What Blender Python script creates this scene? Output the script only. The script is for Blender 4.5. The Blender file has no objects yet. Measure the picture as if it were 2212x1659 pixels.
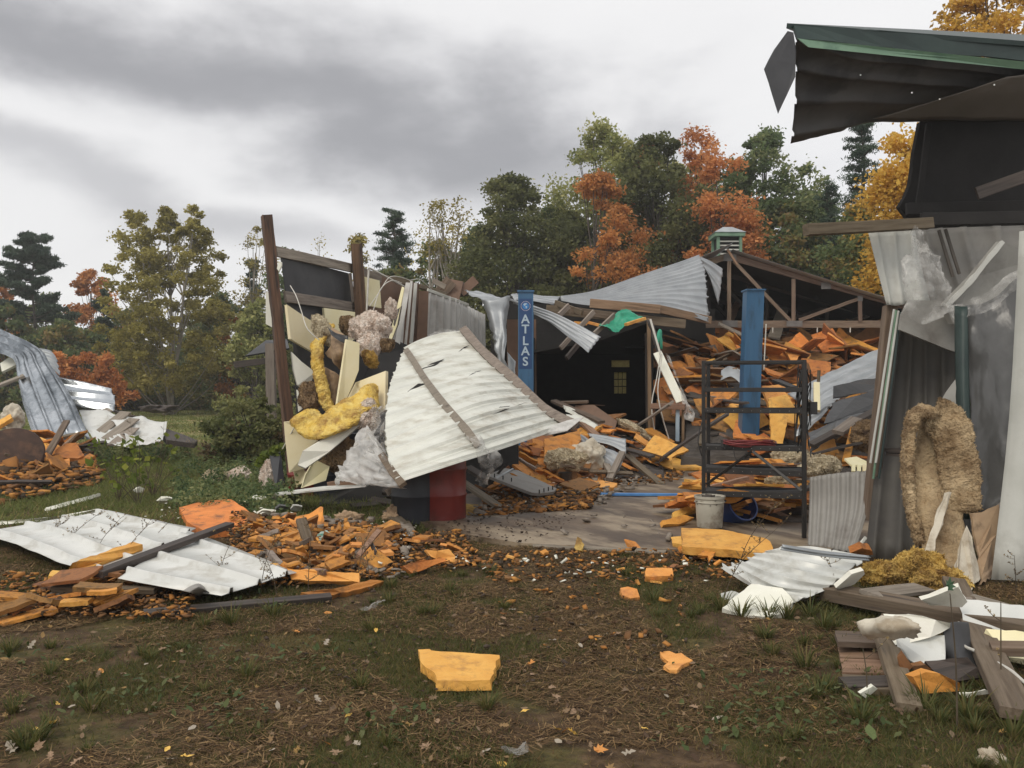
import bpy, math, random
import numpy as np
from mathutils import Vector, Matrix, noise
random.seed(7)
RNG = np.random.default_rng(7)
R = math.radians
SC = bpy.context.scene
COL = SC.collection

# ------------------------------------------------------------------ camera, sky, sun, exposure
F, CU, HV, CH = 1877.0, 1106.0, 840.0, 1.5
cam_d = bpy.data.cameras.new('camera')
cam_d.sensor_width = 36; cam_d.lens = F / 2212 * 36; cam_d.shift_y = (HV - 829.5) / 2212
cam_d.clip_start = 0.1; cam_d.clip_end = 2000
cam = bpy.data.objects.new('camera', cam_d); COL.objects.link(cam)
cam.location = (0, 0, CH); cam.rotation_euler = (R(90), 0, 0)
SC.camera = cam

world = bpy.data.worlds.new('World'); SC.world = world; world.use_nodes = True
wt = world.node_tree; wt.nodes.clear()
def wn(t, **k):
    n = wt.nodes.new(t)
    for a, b in k.items(): setattr(n, a, b)
    return n
def wmath(op, a, b=None, c=None):
    n = wn('ShaderNodeMath', operation=op)
    for i, s in enumerate((a, b, c)):
        if s is None: continue
        if isinstance(s, (int, float)): n.inputs[i].default_value = s
        else: wt.links.new(s, n.inputs[i])
    return n.outputs[0]
tc = wn('ShaderNodeTexCoord'); sx = wn('ShaderNodeSeparateXYZ'); wt.links.new(tc.outputs['Generated'], sx.inputs[0])
zz = wmath('MAXIMUM', sx.outputs[2], 0.035)
px = wmath('DIVIDE', sx.outputs[0], zz); py = wmath('DIVIDE', sx.outputs[1], zz)
cb = wn('ShaderNodeCombineXYZ'); wt.links.new(px, cb.inputs[0]); wt.links.new(py, cb.inputs[1])
mpd = wn('ShaderNodeMapping'); mpd.inputs['Scale'].default_value = (1.0, 1.0, 2.0); mpd.inputs['Rotation'].default_value = (0, R(14), 0); wt.links.new(tc.outputs['Generated'], mpd.inputs[0])
n1 = wn('ShaderNodeTexNoise'); n1.inputs['Scale'].default_value = 2.6; n1.inputs['Detail'].default_value = 6; n1.inputs['Roughness'].default_value = 0.5; n1.inputs['Distortion'].default_value = .3
wt.links.new(mpd.outputs[0], n1.inputs['Vector'])
n2 = wn('ShaderNodeTexNoise'); n2.inputs['Scale'].default_value = 7.5; n2.inputs['Detail'].default_value = 7; n2.inputs['Roughness'].default_value = 0.55
wt.links.new(mpd.outputs[0], n2.inputs['Vector'])
q = wmath('ADD', wmath('MULTIPLY', px, -0.67), wmath('MULTIPLY', py, 0.74))
r_ = wmath('ADD', wmath('MULTIPLY', px, 0.74), wmath('MULTIPLY', py, 0.67))
sc_ = wmath('ADD', 1.0, wmath('MULTIPLY', wmath('MAXIMUM', wmath('SUBTRACT', 1.9, r_), 0.0), 0.9))
q2 = wmath('ADD', 2.6, wmath('MULTIPLY', wmath('SUBTRACT', q, 2.6), sc_))
q3 = wmath('ADD', q2, wmath('MULTIPLY', wmath('SUBTRACT', n1.outputs[0], 0.5), 2.6))
q4 = wmath('ADD', q3, wmath('MULTIPLY', wmath('SUBTRACT', n2.outputs[0], 0.5), 1.5))
ramp = wn('ShaderNodeValToRGB'); wt.links.new(wmath('DIVIDE', q4, 10.0), ramp.inputs[0])
ramp.color_ramp.interpolation = 'B_SPLINE'
stops = [(0, .76), (.16, .75), (.215, .55), (.265, .27), (.31, .28), (.35, .42), (.40, .70), (.45, .76), (.50, .42), (.56, .52), (.63, .74), (.75, .72), (1, .78)]
el = ramp.color_ramp.elements
while len(el) < len(stops): el.new(0.5)
for e, (p_, v_) in zip(el, stops): e.position = p_; e.color = (v_ * 1.0, v_ * .99, v_ * (.985 + .05 * (.76 - v_) / .5), 1)
fr = wn('ShaderNodeMapRange'); wt.links.new(r_, fr.inputs[0]); fr.inputs[1].default_value = 2.6; fr.inputs[2].default_value = 3.9
mixb = wn('ShaderNodeMix', data_type='RGBA'); wt.links.new(fr.outputs[0], mixb.inputs[0]); wt.links.new(ramp.outputs[0], mixb.inputs[6]); mixb.inputs[7].default_value = (.72, .715, .72, 1)
lim = wn('ShaderNodeMix', data_type='RGBA'); lim.inputs[0].default_value = .05
wt.links.new(mixb.outputs[2], lim.inputs[6]); lim.inputs[7].default_value = (.6, .6, .6, 1)
ten = wn('ShaderNodeVectorMath', operation='SCALE'); wt.links.new(lim.outputs[2], ten.inputs[0]); ten.inputs['Scale'].default_value = 11.4
sky = wn('ShaderNodeTexSky', sky_type='NISHITA', sun_disc=False)
SUN_EL, SUN_AZ = R(48), R(-35)
sky.sun_elevation = SUN_EL; sky.sun_rotation = R(215)
skm = wn('ShaderNodeMix', data_type='RGBA'); skm.inputs[0].default_value = .93
wt.links.new(sky.outputs[0], skm.inputs[6]); wt.links.new(ten.outputs[0], skm.inputs[7])
bg = wn('ShaderNodeBackground'); bg.inputs['Strength'].default_value = 0.1
wt.links.new(skm.outputs[2], bg.inputs['Color'])
wo = wn('ShaderNodeOutputWorld'); wt.links.new(bg.outputs[0], wo.inputs[0])

sd = bpy.data.lights.new('sun', 'SUN'); sd.energy = 1.25; sd.angle = R(25); sd.color = (1, .92, .80)
sun = bpy.data.objects.new('sun', sd); COL.objects.link(sun)
sun.rotation_euler = (R(42), 0, R(-35)); sun.location = (-10, -10, 30)
SC.view_settings.view_transform = 'Standard'; SC.view_settings.look = 'None'
SC.view_settings.exposure = 0.22; SC.view_settings.gamma = 1.0; SC.view_settings.use_curve_mapping = False
SC.render.engine = 'CYCLES'
SC.cycles.max_bounces = 6; SC.cycles.transparent_max_bounces = 12

# ------------------------------------------------------------------ geometry helpers
def W0(u, v, D): return Vector(((u - CU) / F * D, D, CH - (v - HV) / F * D))
def W(u, v, D):      # never below the ground
    if v > HV + 30: D = min(D, (CH - .035) * F / (v - HV))
    return W0(u, v, D)
def G(u, v, z=0.0): return W0(u, v, (CH - z) * F / (v - HV))
CAMP = Vector((0, 0, CH))
ROOT = {}
def setp(o, label=None, cat=None, group=None, kind=None):
    if label: o['label'] = label
    if cat: o['category'] = cat
    if group: o['group'] = group
    if kind: o['kind'] = kind
    return o
def thing(name, label, cat, loc=(0, 0, 0), group=None):
    o = bpy.data.objects.new(name, None); COL.objects.link(o); o.location = loc; o.empty_display_size = .1
    ROOT[o.name] = Vector(loc)
    return setp(o, label, cat, group)
def link(name, me, mat, parent=None, loc=Vector((0, 0, 0)), rot=None, smooth=False):
    o = bpy.data.objects.new(name, me); COL.objects.link(o)
    if mat is not None and not me.materials: me.materials.append(mat)
    if smooth: me.shade_smooth()
    M = Matrix.Translation(loc) @ (rot.to_4x4() if rot is not None else Matrix.Identity(4))
    ROOT[o.name] = M
    if parent is not None:
        o.parent = parent
        pm = ROOT[parent.name]
        if isinstance(pm, Vector): pm = Matrix.Translation(pm)
        M = pm.inverted() @ M
    o.matrix_basis = M
    return o
def mesh(verts, faces):
    me = bpy.data.meshes.new('m'); me.from_pydata([tuple(v) for v in verts], [], faces); me.update(); return me
def fast_mesh(V, Fc, k, attr=None):
    """V (n,3) array, Fc (m,k) array of k-gons"""
    me = bpy.data.meshes.new('m'); n, m = len(V), len(Fc)
    me.vertices.add(n); me.vertices.foreach_set('co', np.ascontiguousarray(V, dtype=np.float32).ravel())
    me.loops.add(m * k); me.loops.foreach_set('vertex_index', np.ascontiguousarray(Fc, dtype=np.int32).ravel())
    me.polygons.add(m); me.polygons.foreach_set('loop_start', np.arange(0, m * k, k, dtype=np.int32))
    if attr is not None:
        a = me.attributes.new('tone', 'FLOAT', 'POINT'); a.data.foreach_set('value', np.ascontiguousarray(attr, dtype=np.float32))
    me.update(calc_edges=True); return me
def obj(name, verts, faces, mat, parent=None, smooth=False):
    verts = [Vector(v) for v in verts]
    c = sum(verts, Vector()) / len(verts); c.z = min(v.z for v in verts)
    return link(name, mesh([v - c for v in verts], faces), mat, parent, c, None, smooth)
def P(t):
    return W(*t)
def newell(p):
    n = Vector()
    for i in range(len(p)):
        a, b = p[i], p[(i + 1) % len(p)]
        n += Vector(((a.y - b.y) * (a.z + b.z), (a.z - b.z) * (a.x + b.x), (a.x - b.x) * (a.y + b.y)))
    return n.normalized()
def frame(n, hint):
    z = n.normalized(); x = (hint - z * hint.dot(z)).normalized(); y = z.cross(x)
    return Matrix((x, y, z)).transposed()
def jagged(p, amp, step):
    out = []
    for i in range(len(p)):
        a, b = p[i], p[(i + 1) % len(p)]; L = (b - a).length; k = max(1, int(L / step))
        out.append(a)
        d = (b - a); side = Vector((d.y, -d.x, 0)).normalized() if d.length > 0 else Vector()
        for j in range(1, k):
            out.append(a.lerp(b, j / k) + side * random.uniform(-amp, amp) + d.normalized() * random.uniform(-amp, amp) * .5)
    return out
def prism(name, pts, th, mat, parent=None, jag=0.0, step=.08, flip=True, slope=0.0):
    """slab whose seen face is the polygon pts (world points), th thick behind it"""
    n = newell(pts); c = sum(pts, Vector()) / len(pts)
    if flip and n.dot(CAMP - c) < 0: pts = pts[::-1]; n = -n
    M = frame(n, pts[1] - pts[0]); Mi = M.transposed()
    loc = [Mi @ (p - c) for p in pts]
    if jag: loc = jagged(loc, jag, step)
    k = len(loc)
    low = [Vector((v.x * (1 - slope) + random.uniform(-jag, jag), v.y * (1 - slope) + random.uniform(-jag, jag), v.z - th)) for v in loc]
    faces = [tuple(range(k)), tuple(range(2 * k - 1, k - 1, -1))]
    faces += [(i, k + i, k + (i + 1) % k, (i + 1) % k) for i in range(k)]
    return link(name, mesh(loc + low, faces), mat, parent, c, M)
def lay(name, pts, th, mat, z=0.0, **k):
    """a slab lying down: pts are (u, v) or (u, v, z) seen on the ground, z the height of its face"""
    q_ = [G(p[0], p[1], (p[2] if len(p) > 2 else z + th)) for p in pts]
    return prism(name, q_, th, mat, **k)
def box_me(L, w, t, rough=0.0, bev=.004):
    """beam along x from 0 to L"""
    ys, zs = w / 2, t / 2; n = max(2, int(L / .25)); V, Fc = [], []
    b = min(bev, t * .25)
    prof = [(-ys + b, -zs), (ys - b, -zs), (ys, -zs + b), (ys, zs - b), (ys - b, zs), (-ys + b, zs), (-ys, zs - b), (-ys, -zs + b)]
    for i in range(n + 1):
        ox, oy, oz = 0, random.uniform(-rough, rough), random.uniform(-rough, rough)
        for (y, z) in prof: V.append((L * i / n + (random.uniform(-rough, rough) if i in (0, n) else 0), y + oy, z + oz))
    for i in range(n):
        for j in range(8):
            a = i * 8 + j; b2 = i * 8 + (j + 1) % 8
            Fc.append((a, a + 8, b2 + 8, b2))
    Fc.append(tuple(range(0, 8))); Fc.append(tuple(range(n * 8 + 7, n * 8 - 1, -1)))
    return mesh(V, Fc)
def board(name, p0, p1, w, t, mat, parent=None, up=Vector((0, 0, 1)), rough=0.002):
    """w across, t along the 'up' direction"""
    d = p1 - p0; x = d.normalized(); up = Vector(up); z = (up - x * up.dot(x)).normalized(); y = z.cross(x)
    M = Matrix((x, y, z)).transposed()
    return link(name, box_me(d.length, w, t, rough), mat, parent, p0, M)
def catmull(P_, n, ts=None):
    P_ = [Vector(p) for p in P_]; k = len(P_) - 1; out = []
    for f_ in (ts if ts is not None else [i / n for i in range(n + 1)]):
        t = min(1, f_) * k; j = min(int(t), k - 1); f = t - j
        a = P_[max(j - 1, 0)]; b = P_[j]; c = P_[j + 1]; d = P_[min(j + 2, k)]
        out.append(0.5 * ((2 * b) + (c - a) * f + (2 * a - 5 * b + 4 * c - d) * f * f + (3 * b - a - 3 * c + d) * f ** 3))
    return out
def tube(name, pts, r, mat, parent=None, sides=6, n=None, r2=None):
    pts = catmull(pts, n or max(2, len(pts) * 4)) if len(pts) > 2 or n else [Vector(p) for p in pts]
    V, Fc = [], []; prev = None
    for i, p in enumerate(pts):
        d = (pts[min(i + 1, len(pts) - 1)] - pts[max(i - 1, 0)]).normalized()
        s = d.cross(Vector((0, 0, 1)) if abs(d.z) < .9 else Vector((1, 0, 0))).normalized()
        if prev is not None:
            s = (prev - d * prev.dot(d)).normalized()
        prev = s; t = d.cross(s); rr = r if r2 is None else r + (r2 - r) * i / (len(pts) - 1)
        for j in range(sides):
            a = 2 * math.pi * j / sides; V.append(p + (s * math.cos(a) + t * math.sin(a)) * rr)
    for i in range(len(pts) - 1):
        for j in range(sides):
            a = i * sides + j; b = i * sides + (j + 1) % sides; Fc.append((a, b, b + sides, a + sides))
    Fc.append(tuple(range(sides - 1, -1, -1))); Fc.append(tuple(range(len(V) - sides, len(V))))
    return obj(name, V, Fc, mat, parent, True)
def lathe(name, prof, mat, base, axis=Vector((0, 0, 1)), parent=None, seg=28, smooth=True, dent=0.0):
    """prof: list of (r, h)"""
    M = frame(axis, Vector((1, 0, 0)) if abs(axis.x) < .9 else Vector((0, 1, 0))); V, Fc = [], []
    for r, h in prof:
        for j in range(seg):
            a = 2 * math.pi * j / seg
            rr = r * (1 + dent * noise.noise(Vector((math.cos(a) * 1.5, math.sin(a) * 1.5, h * 3 + base.x * 7))))
            V.append((rr * math.cos(a), rr * math.sin(a), h))
    for i in range(len(prof) - 1):
        for j in range(seg):
            a = i * seg + j; b = i * seg + (j + 1) % seg; Fc.append((a, b, b + seg, a + seg))
    me = mesh(V, Fc)
    o = link(name, me, mat, parent, base, M, smooth)
    if smooth:
        try: me.set_sharp_from_angle(angle=R(40))
        except Exception: pass
    return o
def surf(ctrl, tu, tv):
    """smooth surface through a grid of control points, as a (len(tv), len(tu), 3) array"""
    rows = [catmull([P(p) if not isinstance(p, Vector) else p for p in row], 0, tu) for row in ctrl]
    cols = [catmull([rw[i] for rw in rows], 0, tv) for i in range(len(tu))] if len(rows) > 2 else \
           [[rows[0][i].lerp(rows[1][i], t) for t in tv] for i in range(len(tu))]
    return np.array([[tuple(cols[i][j]) for i in range(len(tu))] for j in range(len(tv))])
def sheet(name, ctrl, mat, parent=None, nu=24, nv=24, ribs=0, rib_h=.02, along='u', crumple=0.0, cs=2.0, th=.002, ragged=0.0, smooth=False, holes=0.0, ridge=.28, seed=0, minor=0, crease=False):
    tu = [i / nu for i in range(nu + 1)]; tv = [i / nv for i in range(nv + 1)]; fl2 = .05; hp = None
    if ribs:
        cuts = [(0, 0), (.5 - ridge / 2 - fl2, 0), (.5 - ridge / 2, 1), (.5 + ridge / 2, 1), (.5 + ridge / 2 + fl2, 0)]
        if minor: cuts += [(.72, 0), (.745, .22), (.78, .22), (.805, 0)]
        tt = [((k + c_[0]) / ribs, c_[1]) for k in range(ribs) for c_ in cuts] + [(1.0, 0)]
        hp = np.array([x_[1] for x_ in tt]) * rib_h
        if along == 'u': tv = [x_[0] for x_ in tt]
        else: tu = [x_[0] for x_ in tt]
    S = surf(ctrl, tu, tv)
    du = np.gradient(S, axis=1); dv = np.gradient(S, axis=0)
    N = np.cross(du, dv); N /= (np.linalg.norm(N, axis=2, keepdims=True) + 1e-9)
    c = S.reshape(-1, 3).mean(0); k = -1 if np.dot(N.reshape(-1, 3).mean(0), np.array(CAMP) - c) < 0 else 1
    h = np.zeros(S.shape[:2])
    if ribs: h += hp[:, None] if along == 'u' else hp[None, :]
    if crumple:
        for j in range(S.shape[0]):
            for i in range(S.shape[1]):
                p = Vector(S[j, i]) * cs + Vector((seed * 3.1, seed, 0))
                h[j, i] += crumple * (noise.noise(p) * 1.3 + .6 * abs(noise.noise(p * 2.3)) + .35 * noise.noise(p * 5.1)) if not crease else crumple * (noise.noise(p * .8) + 1.1 * (abs(noise.noise(Vector((p.x * 2.6, p.y * 2.6, p.z * 1.0)))) - .2) + .6 * abs(noise.noise(p * 4.7 + Vector((9, 0, 0)))) + .3 * abs(noise.noise(p * 9)))
    S = S + N * (h * k)[:, :, None]
    if ragged:
        e = np.zeros_like(S)
        for j in range(S.shape[0]):
            a = ragged * noise.noise(Vector((j * .35, seed, 1))) + ragged * .4 * random.uniform(-1, 1)
            S[j, -1] += (S[j, -1] - S[j, -2]) / (np.linalg.norm(S[j, -1] - S[j, -2]) + 1e-9) * a
            S[j, 0] += (S[j, 0] - S[j, 1]) / (np.linalg.norm(S[j, 0] - S[j, 1]) + 1e-9) * a * .6
    V = S.reshape(-1, 3); w_ = S.shape[1]; Fc = []
    for j in range(S.shape[0] - 1):
        for i in range(w_ - 1):
            if holes and noise.noise(Vector((i * .5, j * .5, seed + 9))) > holes: continue
            a = j * w_ + i; Fc.append((a, a + 1, a + w_ + 1, a + w_))
    c = V.mean(0); c[2] = V[:, 2].min()
    o = link(name, fast_mesh(V - c, np.array(Fc), 4), mat, parent, Vector(c), None, smooth)
    if th:
        m_ = o.modifiers.new('thickness', 'SOLIDIFY'); m_.thickness = th; m_.offset = 0
    return o
_ico = {}
def ico(sub):
    if sub in _ico: return _ico[sub]
    import bmesh
    bm = bmesh.new(); bmesh.ops.create_icosphere(bm, subdivisions=sub, radius=1)
    V = np.array([v.co[:] for v in bm.verts]); Fc = np.array([[v.index for v in f.verts] for f in bm.faces]); bm.free()
    _ico[sub] = (V, Fc); return _ico[sub]
def fuzz(V, Fq, n, size, seed):
    rng = np.random.default_rng(seed + 77); k = rng.integers(len(Fq), size=n); w = rng.random((n, 3)); w /= w.sum(1, keepdims=True)
    c = (V[Fq[k][:, :3]] * w[:, :, None]).sum(1); e = V[Fq[k][:, 1]] - V[Fq[k][:, 0]]; g = V[Fq[k][:, 2]] - V[Fq[k][:, 0]]
    nn = np.cross(e, g); nn /= np.linalg.norm(nn, axis=1, keepdims=True) + 1e-9
    a = rng.normal(size=(n, 3)) + nn * rng.uniform(-.2, .8, (n, 1)); a /= np.linalg.norm(a, axis=1, keepdims=True)
    b = rng.normal(size=(n, 3)); b -= a * (a * b).sum(1, keepdims=True); b /= np.linalg.norm(b, axis=1, keepdims=True)
    s_ = size * rng.uniform(.4, 1.5, (n, 1)); L = a * s_; Wd = b * s_ * .28
    Q = np.stack([c - L * .3, c + Wd, c + L, c - Wd], 1).reshape(-1, 3)
    return np.concatenate([V, Q]), [tuple(f) for f in Fq] + [tuple(r) for r in (np.arange(n * 4).reshape(n, 4) + len(V)).tolist()]
def mesh_q(V, Fs):
    Fs = [tuple(dict.fromkeys(int(i) for i in f)) for f in Fs]
    return mesh([tuple(v) for v in V], Fs)
def lump(name, c, rad, mat, parent=None, sub=5, amp=.25, fs=1.6, seed=0, rot=None, fine=.07):
    V, Fc = ico(sub); V = V.copy(); out = []
    for v in V:
        p = Vector(v); s = Vector((seed, seed * 2, 0))
        d = 1 + amp * (noise.noise(p * fs + s) * 1.2 + .6 * noise.noise(p * fs * 2.3 + s)) + fine * (noise.noise(p * 9 + s) + .8 * abs(noise.noise(p * 17 + s)) + .6 * noise.noise(p * 30 + s))
        out.append((v[0] * rad[0] * d, v[1] * rad[1] * d, v[2] * rad[2] * d))
    V = np.array(out)
    if sub < 5 or not mat.name.endswith('wool'): return link(name, fast_mesh(V, Fc, 3), mat, parent, Vector(c), rot, True)
    V2, F2 = fuzz(V, np.concatenate([Fc, Fc[:, 2:3]], 1), 9000 if sub == 6 else 5000, .018 + .03 * min(rad), seed)
    return link(name, mesh_q(V2, F2), mat, parent, Vector(c), rot, False)
def batt(name, path, width, th, mat, parent=None, seed=0, n=60, amp=.03):
    """a soft strip: path of centres, width and thickness, ragged"""
    pts = catmull(path, n); V, Fc = [], []; m = 24
    for i, p in enumerate(pts):
        d = (pts[min(i + 1, n)] - pts[max(i - 1, 0)]).normalized(); wv = Vector(width); wd = (wv - d * wv.dot(d)).normalized(); t = d.cross(wd)
        end = min(1, .55 + .45 * min(i, n - i) / 3)
        for j in range(m):
            a = 2 * math.pi * j / m; ca, sa = math.cos(a), math.sin(a)
            x = math.copysign(abs(ca) ** .55, ca) * wv.length / 2 * end; y = math.copysign(abs(sa) ** .6, sa) * th / 2 * end
            q_ = p + wd * x + t * y
            k = noise.noise(q_ * 7 + Vector((seed, 0, 0))) + .7 * noise.noise(q_ * 19) + .5 * noise.noise(q_ * 43)
            V.append(q_ + (wd * x * .5 + t * y).normalized() * amp * k)
    for i in range(n):
        for j in range(m):
            a = i * m + j; b = i * m + (j + 1) % m; Fc.append((a, b, b + m, a + m))
    Vn = np.array([tuple(v) for v in V]); V2, F2 = fuzz(Vn, np.array(Fc), 7000, .014, seed)
    F2 += [tuple(range(m - 1, -1, -1)), tuple(range(len(V) - m, len(V)))]
    return obj(name, [Vector(v) for v in V2], [tuple(dict.fromkeys(int(i) for i in f)) for f in F2], mat, parent, False)

# ------------------------------------------------------------------ materials
def mat(name, c1, c2=None, rough=.8, metal=0.0, scale=4.0, bump=.3, bscale=None, stretch=(1, 1, 1), vary=.0, c3=None, s3=1.5, t3=(.5, .62), spec=.5, trans=0.0, tc1=None, detail=6, bdist=.01, dirt=None):
    m = bpy.data.materials.new(name); m.use_nodes = True; nt = m.node_tree; N = nt.nodes; L = nt.links; N.clear()
    out = N.new('ShaderNodeOutputMaterial'); b = N.new('ShaderNodeBsdfPrincipled')
    tc = N.new('ShaderNodeTexCoord'); oi = N.new('ShaderNodeObjectInfo')
    ad = N.new('ShaderNodeVectorMath'); ad.operation = 'MULTIPLY_ADD'
    L.new(oi.outputs['Random'], ad.inputs[0]); ad.inputs[1].default_value = (31, 17, 23)
    mp = N.new('ShaderNodeMapping'); mp.inputs['Scale'].default_value = stretch
    L.new(tc.outputs['Object'], mp.inputs[0]); L.new(mp.outputs[0], ad.inputs[2])
    nz = N.new('ShaderNodeTexNoise'); nz.inputs['Scale'].default_value = scale; nz.inputs['Detail'].default_value = detail; nz.inputs['Roughness'].default_value = .6
    L.new(ad.outputs[0], nz.inputs['Vector'])
    rp = N.new('ShaderNodeValToRGB'); rp.color_ramp.elements[0].position = .34; rp.color_ramp.elements[1].position = .66
    rp.color_ramp.elements[0].color = (*c1, 1); rp.color_ramp.elements[1].color = (*(c2 or c1), 1)
    L.new(nz.outputs[0], rp.inputs[0]); col = rp.outputs[0]
    if c3 is not None:
        n3 = N.new('ShaderNodeTexNoise'); n3.inputs['Scale'].default_value = s3; n3.inputs['Detail'].default_value = 8; n3.inputs['Roughness'].default_value = .65
        L.new(ad.outputs[0], n3.inputs['Vector'])
        r3 = N.new('ShaderNodeMapRange'); r3.inputs[1].default_value = t3[0]; r3.inputs[2].default_value = t3[1]; L.new(n3.outputs[0], r3.inputs[0])
        mx = N.new('ShaderNodeMix'); mx.data_type = 'RGBA'; L.new(r3.outputs[0], mx.inputs[0]); L.new(col, mx.inputs[6]); mx.inputs[7].default_value = (*c3, 1); col = mx.outputs[2]
    if vary:
        hs = N.new('ShaderNodeHueSaturation'); mr = N.new('ShaderNodeMapRange'); mr.inputs[3].default_value = 1 - vary; mr.inputs[4].default_value = 1 + vary * .6
        L.new(oi.outputs['Random'], mr.inputs[0]); L.new(mr.outputs[0], hs.inputs['Value']); L.new(col, hs.inputs['Color'])
        m2 = N.new('ShaderNodeMath'); m2.operation = 'MULTIPLY'; m2.inputs[1].default_value = 7.31; L.new(oi.outputs['Random'], m2.inputs[0])
        m3 = N.new('ShaderNodeMath'); m3.operation = 'FRACT'; L.new(m2.outputs[0], m3.inputs[0])
        m4 = N.new('ShaderNodeMapRange'); m4.inputs[3].default_value = .488; m4.inputs[4].default_value = .512; L.new(m3.outputs[0], m4.inputs[0]); L.new(m4.outputs[0], hs.inputs['Hue'])
        col = hs.outputs[0]
    L.new(col, b.inputs['Base Color'])
    b.inputs['Roughness'].default_value = rough; b.inputs['Metallic'].default_value = metal
    b.inputs['Specular IOR Level'].default_value = spec
    if bump:
        nb = N.new('ShaderNodeTexNoise'); nb.inputs['Scale'].default_value = bscale or scale * 4; nb.inputs['Detail'].default_value = 5
        L.new(ad.outputs[0], nb.inputs['Vector'])
        bp = N.new('ShaderNodeBump'); bp.inputs['Strength'].default_value = bump; bp.inputs['Distance'].default_value = bdist
        L.new(nb.outputs[0], bp.inputs['Height']); L.new(bp.outputs[0], b.inputs['Normal'])
    last = b.outputs[0]
    if trans:
        tr = N.new('ShaderNodeBsdfTranslucent'); L.new(col, tr.inputs[0]); ms = N.new('ShaderNodeMixShader'); ms.inputs[0].default_value = trans
        L.new(last, ms.inputs[1]); L.new(tr.outputs[0], ms.inputs[2]); last = ms.outputs[0]
    L.new(last, out.inputs[0])
    return m
def leafmat(name, cols, trans=.45, rough=.7):
    """leaf colour by the leaf's own tone"""
    m = bpy.data.materials.new(name); m.use_nodes = True; nt = m.node_tree; N = nt.nodes; L = nt.links; N.clear()
    out = N.new('ShaderNodeOutputMaterial'); at = N.new('ShaderNodeAttribute'); at.attribute_name = 'tone'
    rp = N.new('ShaderNodeValToRGB'); el = rp.color_ramp.elements
    while len(el) < len(cols): el.new(.5)
    for i, (e, c) in enumerate(zip(el, cols)): e.position = i / (len(cols) - 1); e.color = (*c, 1)
    L.new(at.outputs['Fac'], rp.inputs[0])
    b = N.new('ShaderNodeBsdfPrincipled'); b.inputs['Roughness'].default_value = rough; b.inputs['Specular IOR Level'].default_value = .3
    L.new(rp.outputs[0], b.inputs['Base Color'])
    tr = N.new('ShaderNodeBsdfTranslucent'); L.new(rp.outputs[0], tr.inputs[0])
    ms = N.new('ShaderNodeMixShader'); ms.inputs[0].default_value = trans; L.new(b.outputs[0], ms.inputs[1]); L.new(tr.outputs[0], ms.inputs[2]); L.new(ms.outputs[0], out.inputs[0])
    return m
def filmmat(name, col, alpha, rough=.25):
    m = bpy.data.materials.new(name); m.use_nodes = True; nt = m.node_tree; N = nt.nodes; L = nt.links; N.clear()
    out = N.new('ShaderNodeOutputMaterial'); b = N.new('ShaderNodeBsdfPrincipled'); b.inputs['Base Color'].default_value = (*col, 1); b.inputs['Roughness'].default_value = rough
    tp = N.new('ShaderNodeBsdfTransparent'); tr = N.new('ShaderNodeBsdfTranslucent'); tr.inputs[0].default_value = (*col, 1)
    tc = N.new('ShaderNodeTexCoord'); nz = N.new('ShaderNodeTexNoise'); nz.inputs['Scale'].default_value = 7; nz.inputs['Detail'].default_value = 5; L.new(tc.outputs['Object'], nz.inputs[0])
    bp = N.new('ShaderNodeBump'); bp.inputs['Strength'].default_value = .5; bp.inputs['Distance'].default_value = .03; L.new(nz.outputs[0], bp.inputs['Height']); L.new(bp.outputs[0], b.inputs['Normal'])
    m1 = N.new('ShaderNodeMixShader'); m1.inputs[0].default_value = .4; L.new(b.outputs[0], m1.inputs[1]); L.new(tr.outputs[0], m1.inputs[2])
    mr = N.new('ShaderNodeMapRange'); mr.inputs[1].default_value = .35; mr.inputs[2].default_value = .65; mr.inputs[3].default_value = max(0, alpha - .25); mr.inputs[4].default_value = min(1, alpha + .25); L.new(nz.outputs[0], mr.inputs[0])
    m2 = N.new('ShaderNodeMixShader'); L.new(mr.outputs[0], m2.inputs[0]); L.new(tp.outputs[0], m2.inputs[1]); L.new(m1.outputs[0], m2.inputs[2]); L.new(m2.outputs[0], out.inputs[0])
    return m

M = {}
M['foam'] = mat('orange foam', (.50, .185, .034), (.66, .27, .052), .8, 0, 4, .8, 45, vary=.32, c3=(.22, .10, .035), s3=6, t3=(.50, .68), bdist=.008)
M['foam_old_shade'] = mat('brown aged and shaded foam', (.17, .078, .027), (.33, .145, .04), .85, 0, 4, .5, 50, vary=.35, c3=(.10, .05, .02), s3=4, t3=(.5, .64), bdist=.004)  # browner aged foam; also carries the barn's shade in its colour
M['foam_bright'] = mat('bright orange foam', (.66, .29, .055), (.78, .40, .095), .75, 0, 5, .8, 45, vary=.1, c3=(.36, .16, .05), s3=7, t3=(.52, .72), bdist=.008)
M['crumb'] = mat('foam crumbs', (.42, .15, .025), (.62, .25, .05), .85, 0, 9, .4, 40, c3=(.12, .075, .04), s3=6, t3=(.5, .6))
M['yellow'] = mat('yellow foam board', (.78, .70, .42), (.82, .75, .50), .6, 0, 3, .3, 40, vary=.06, c3=(.62, .54, .33), s3=2, t3=(.58, .75), bdist=.003)
M['white_foam'] = mat('white foam board', (.74, .73, .62), (.80, .79, .70), .7, 0, 5, .4, 70, vary=.08, c3=(.45, .42, .34), s3=3, t3=(.6, .75), bdist=.003)
M['wood'] = mat('weathered timber', (.095, .066, .040), (.19, .145, .10), .85, 0, 6, .6, 14, stretch=(.35, 6, 6), vary=.22, c3=(.05, .036, .028), s3=3, t3=(.55, .7), bdist=.004)
M['wood_grey'] = mat('grey timber', (.17, .14, .11), (.30, .255, .21), .85, 0, 6, .6, 14, stretch=(.35, 6, 6), vary=.2, c3=(.09, .07, .055), s3=3, t3=(.55, .7), bdist=.004)
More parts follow.
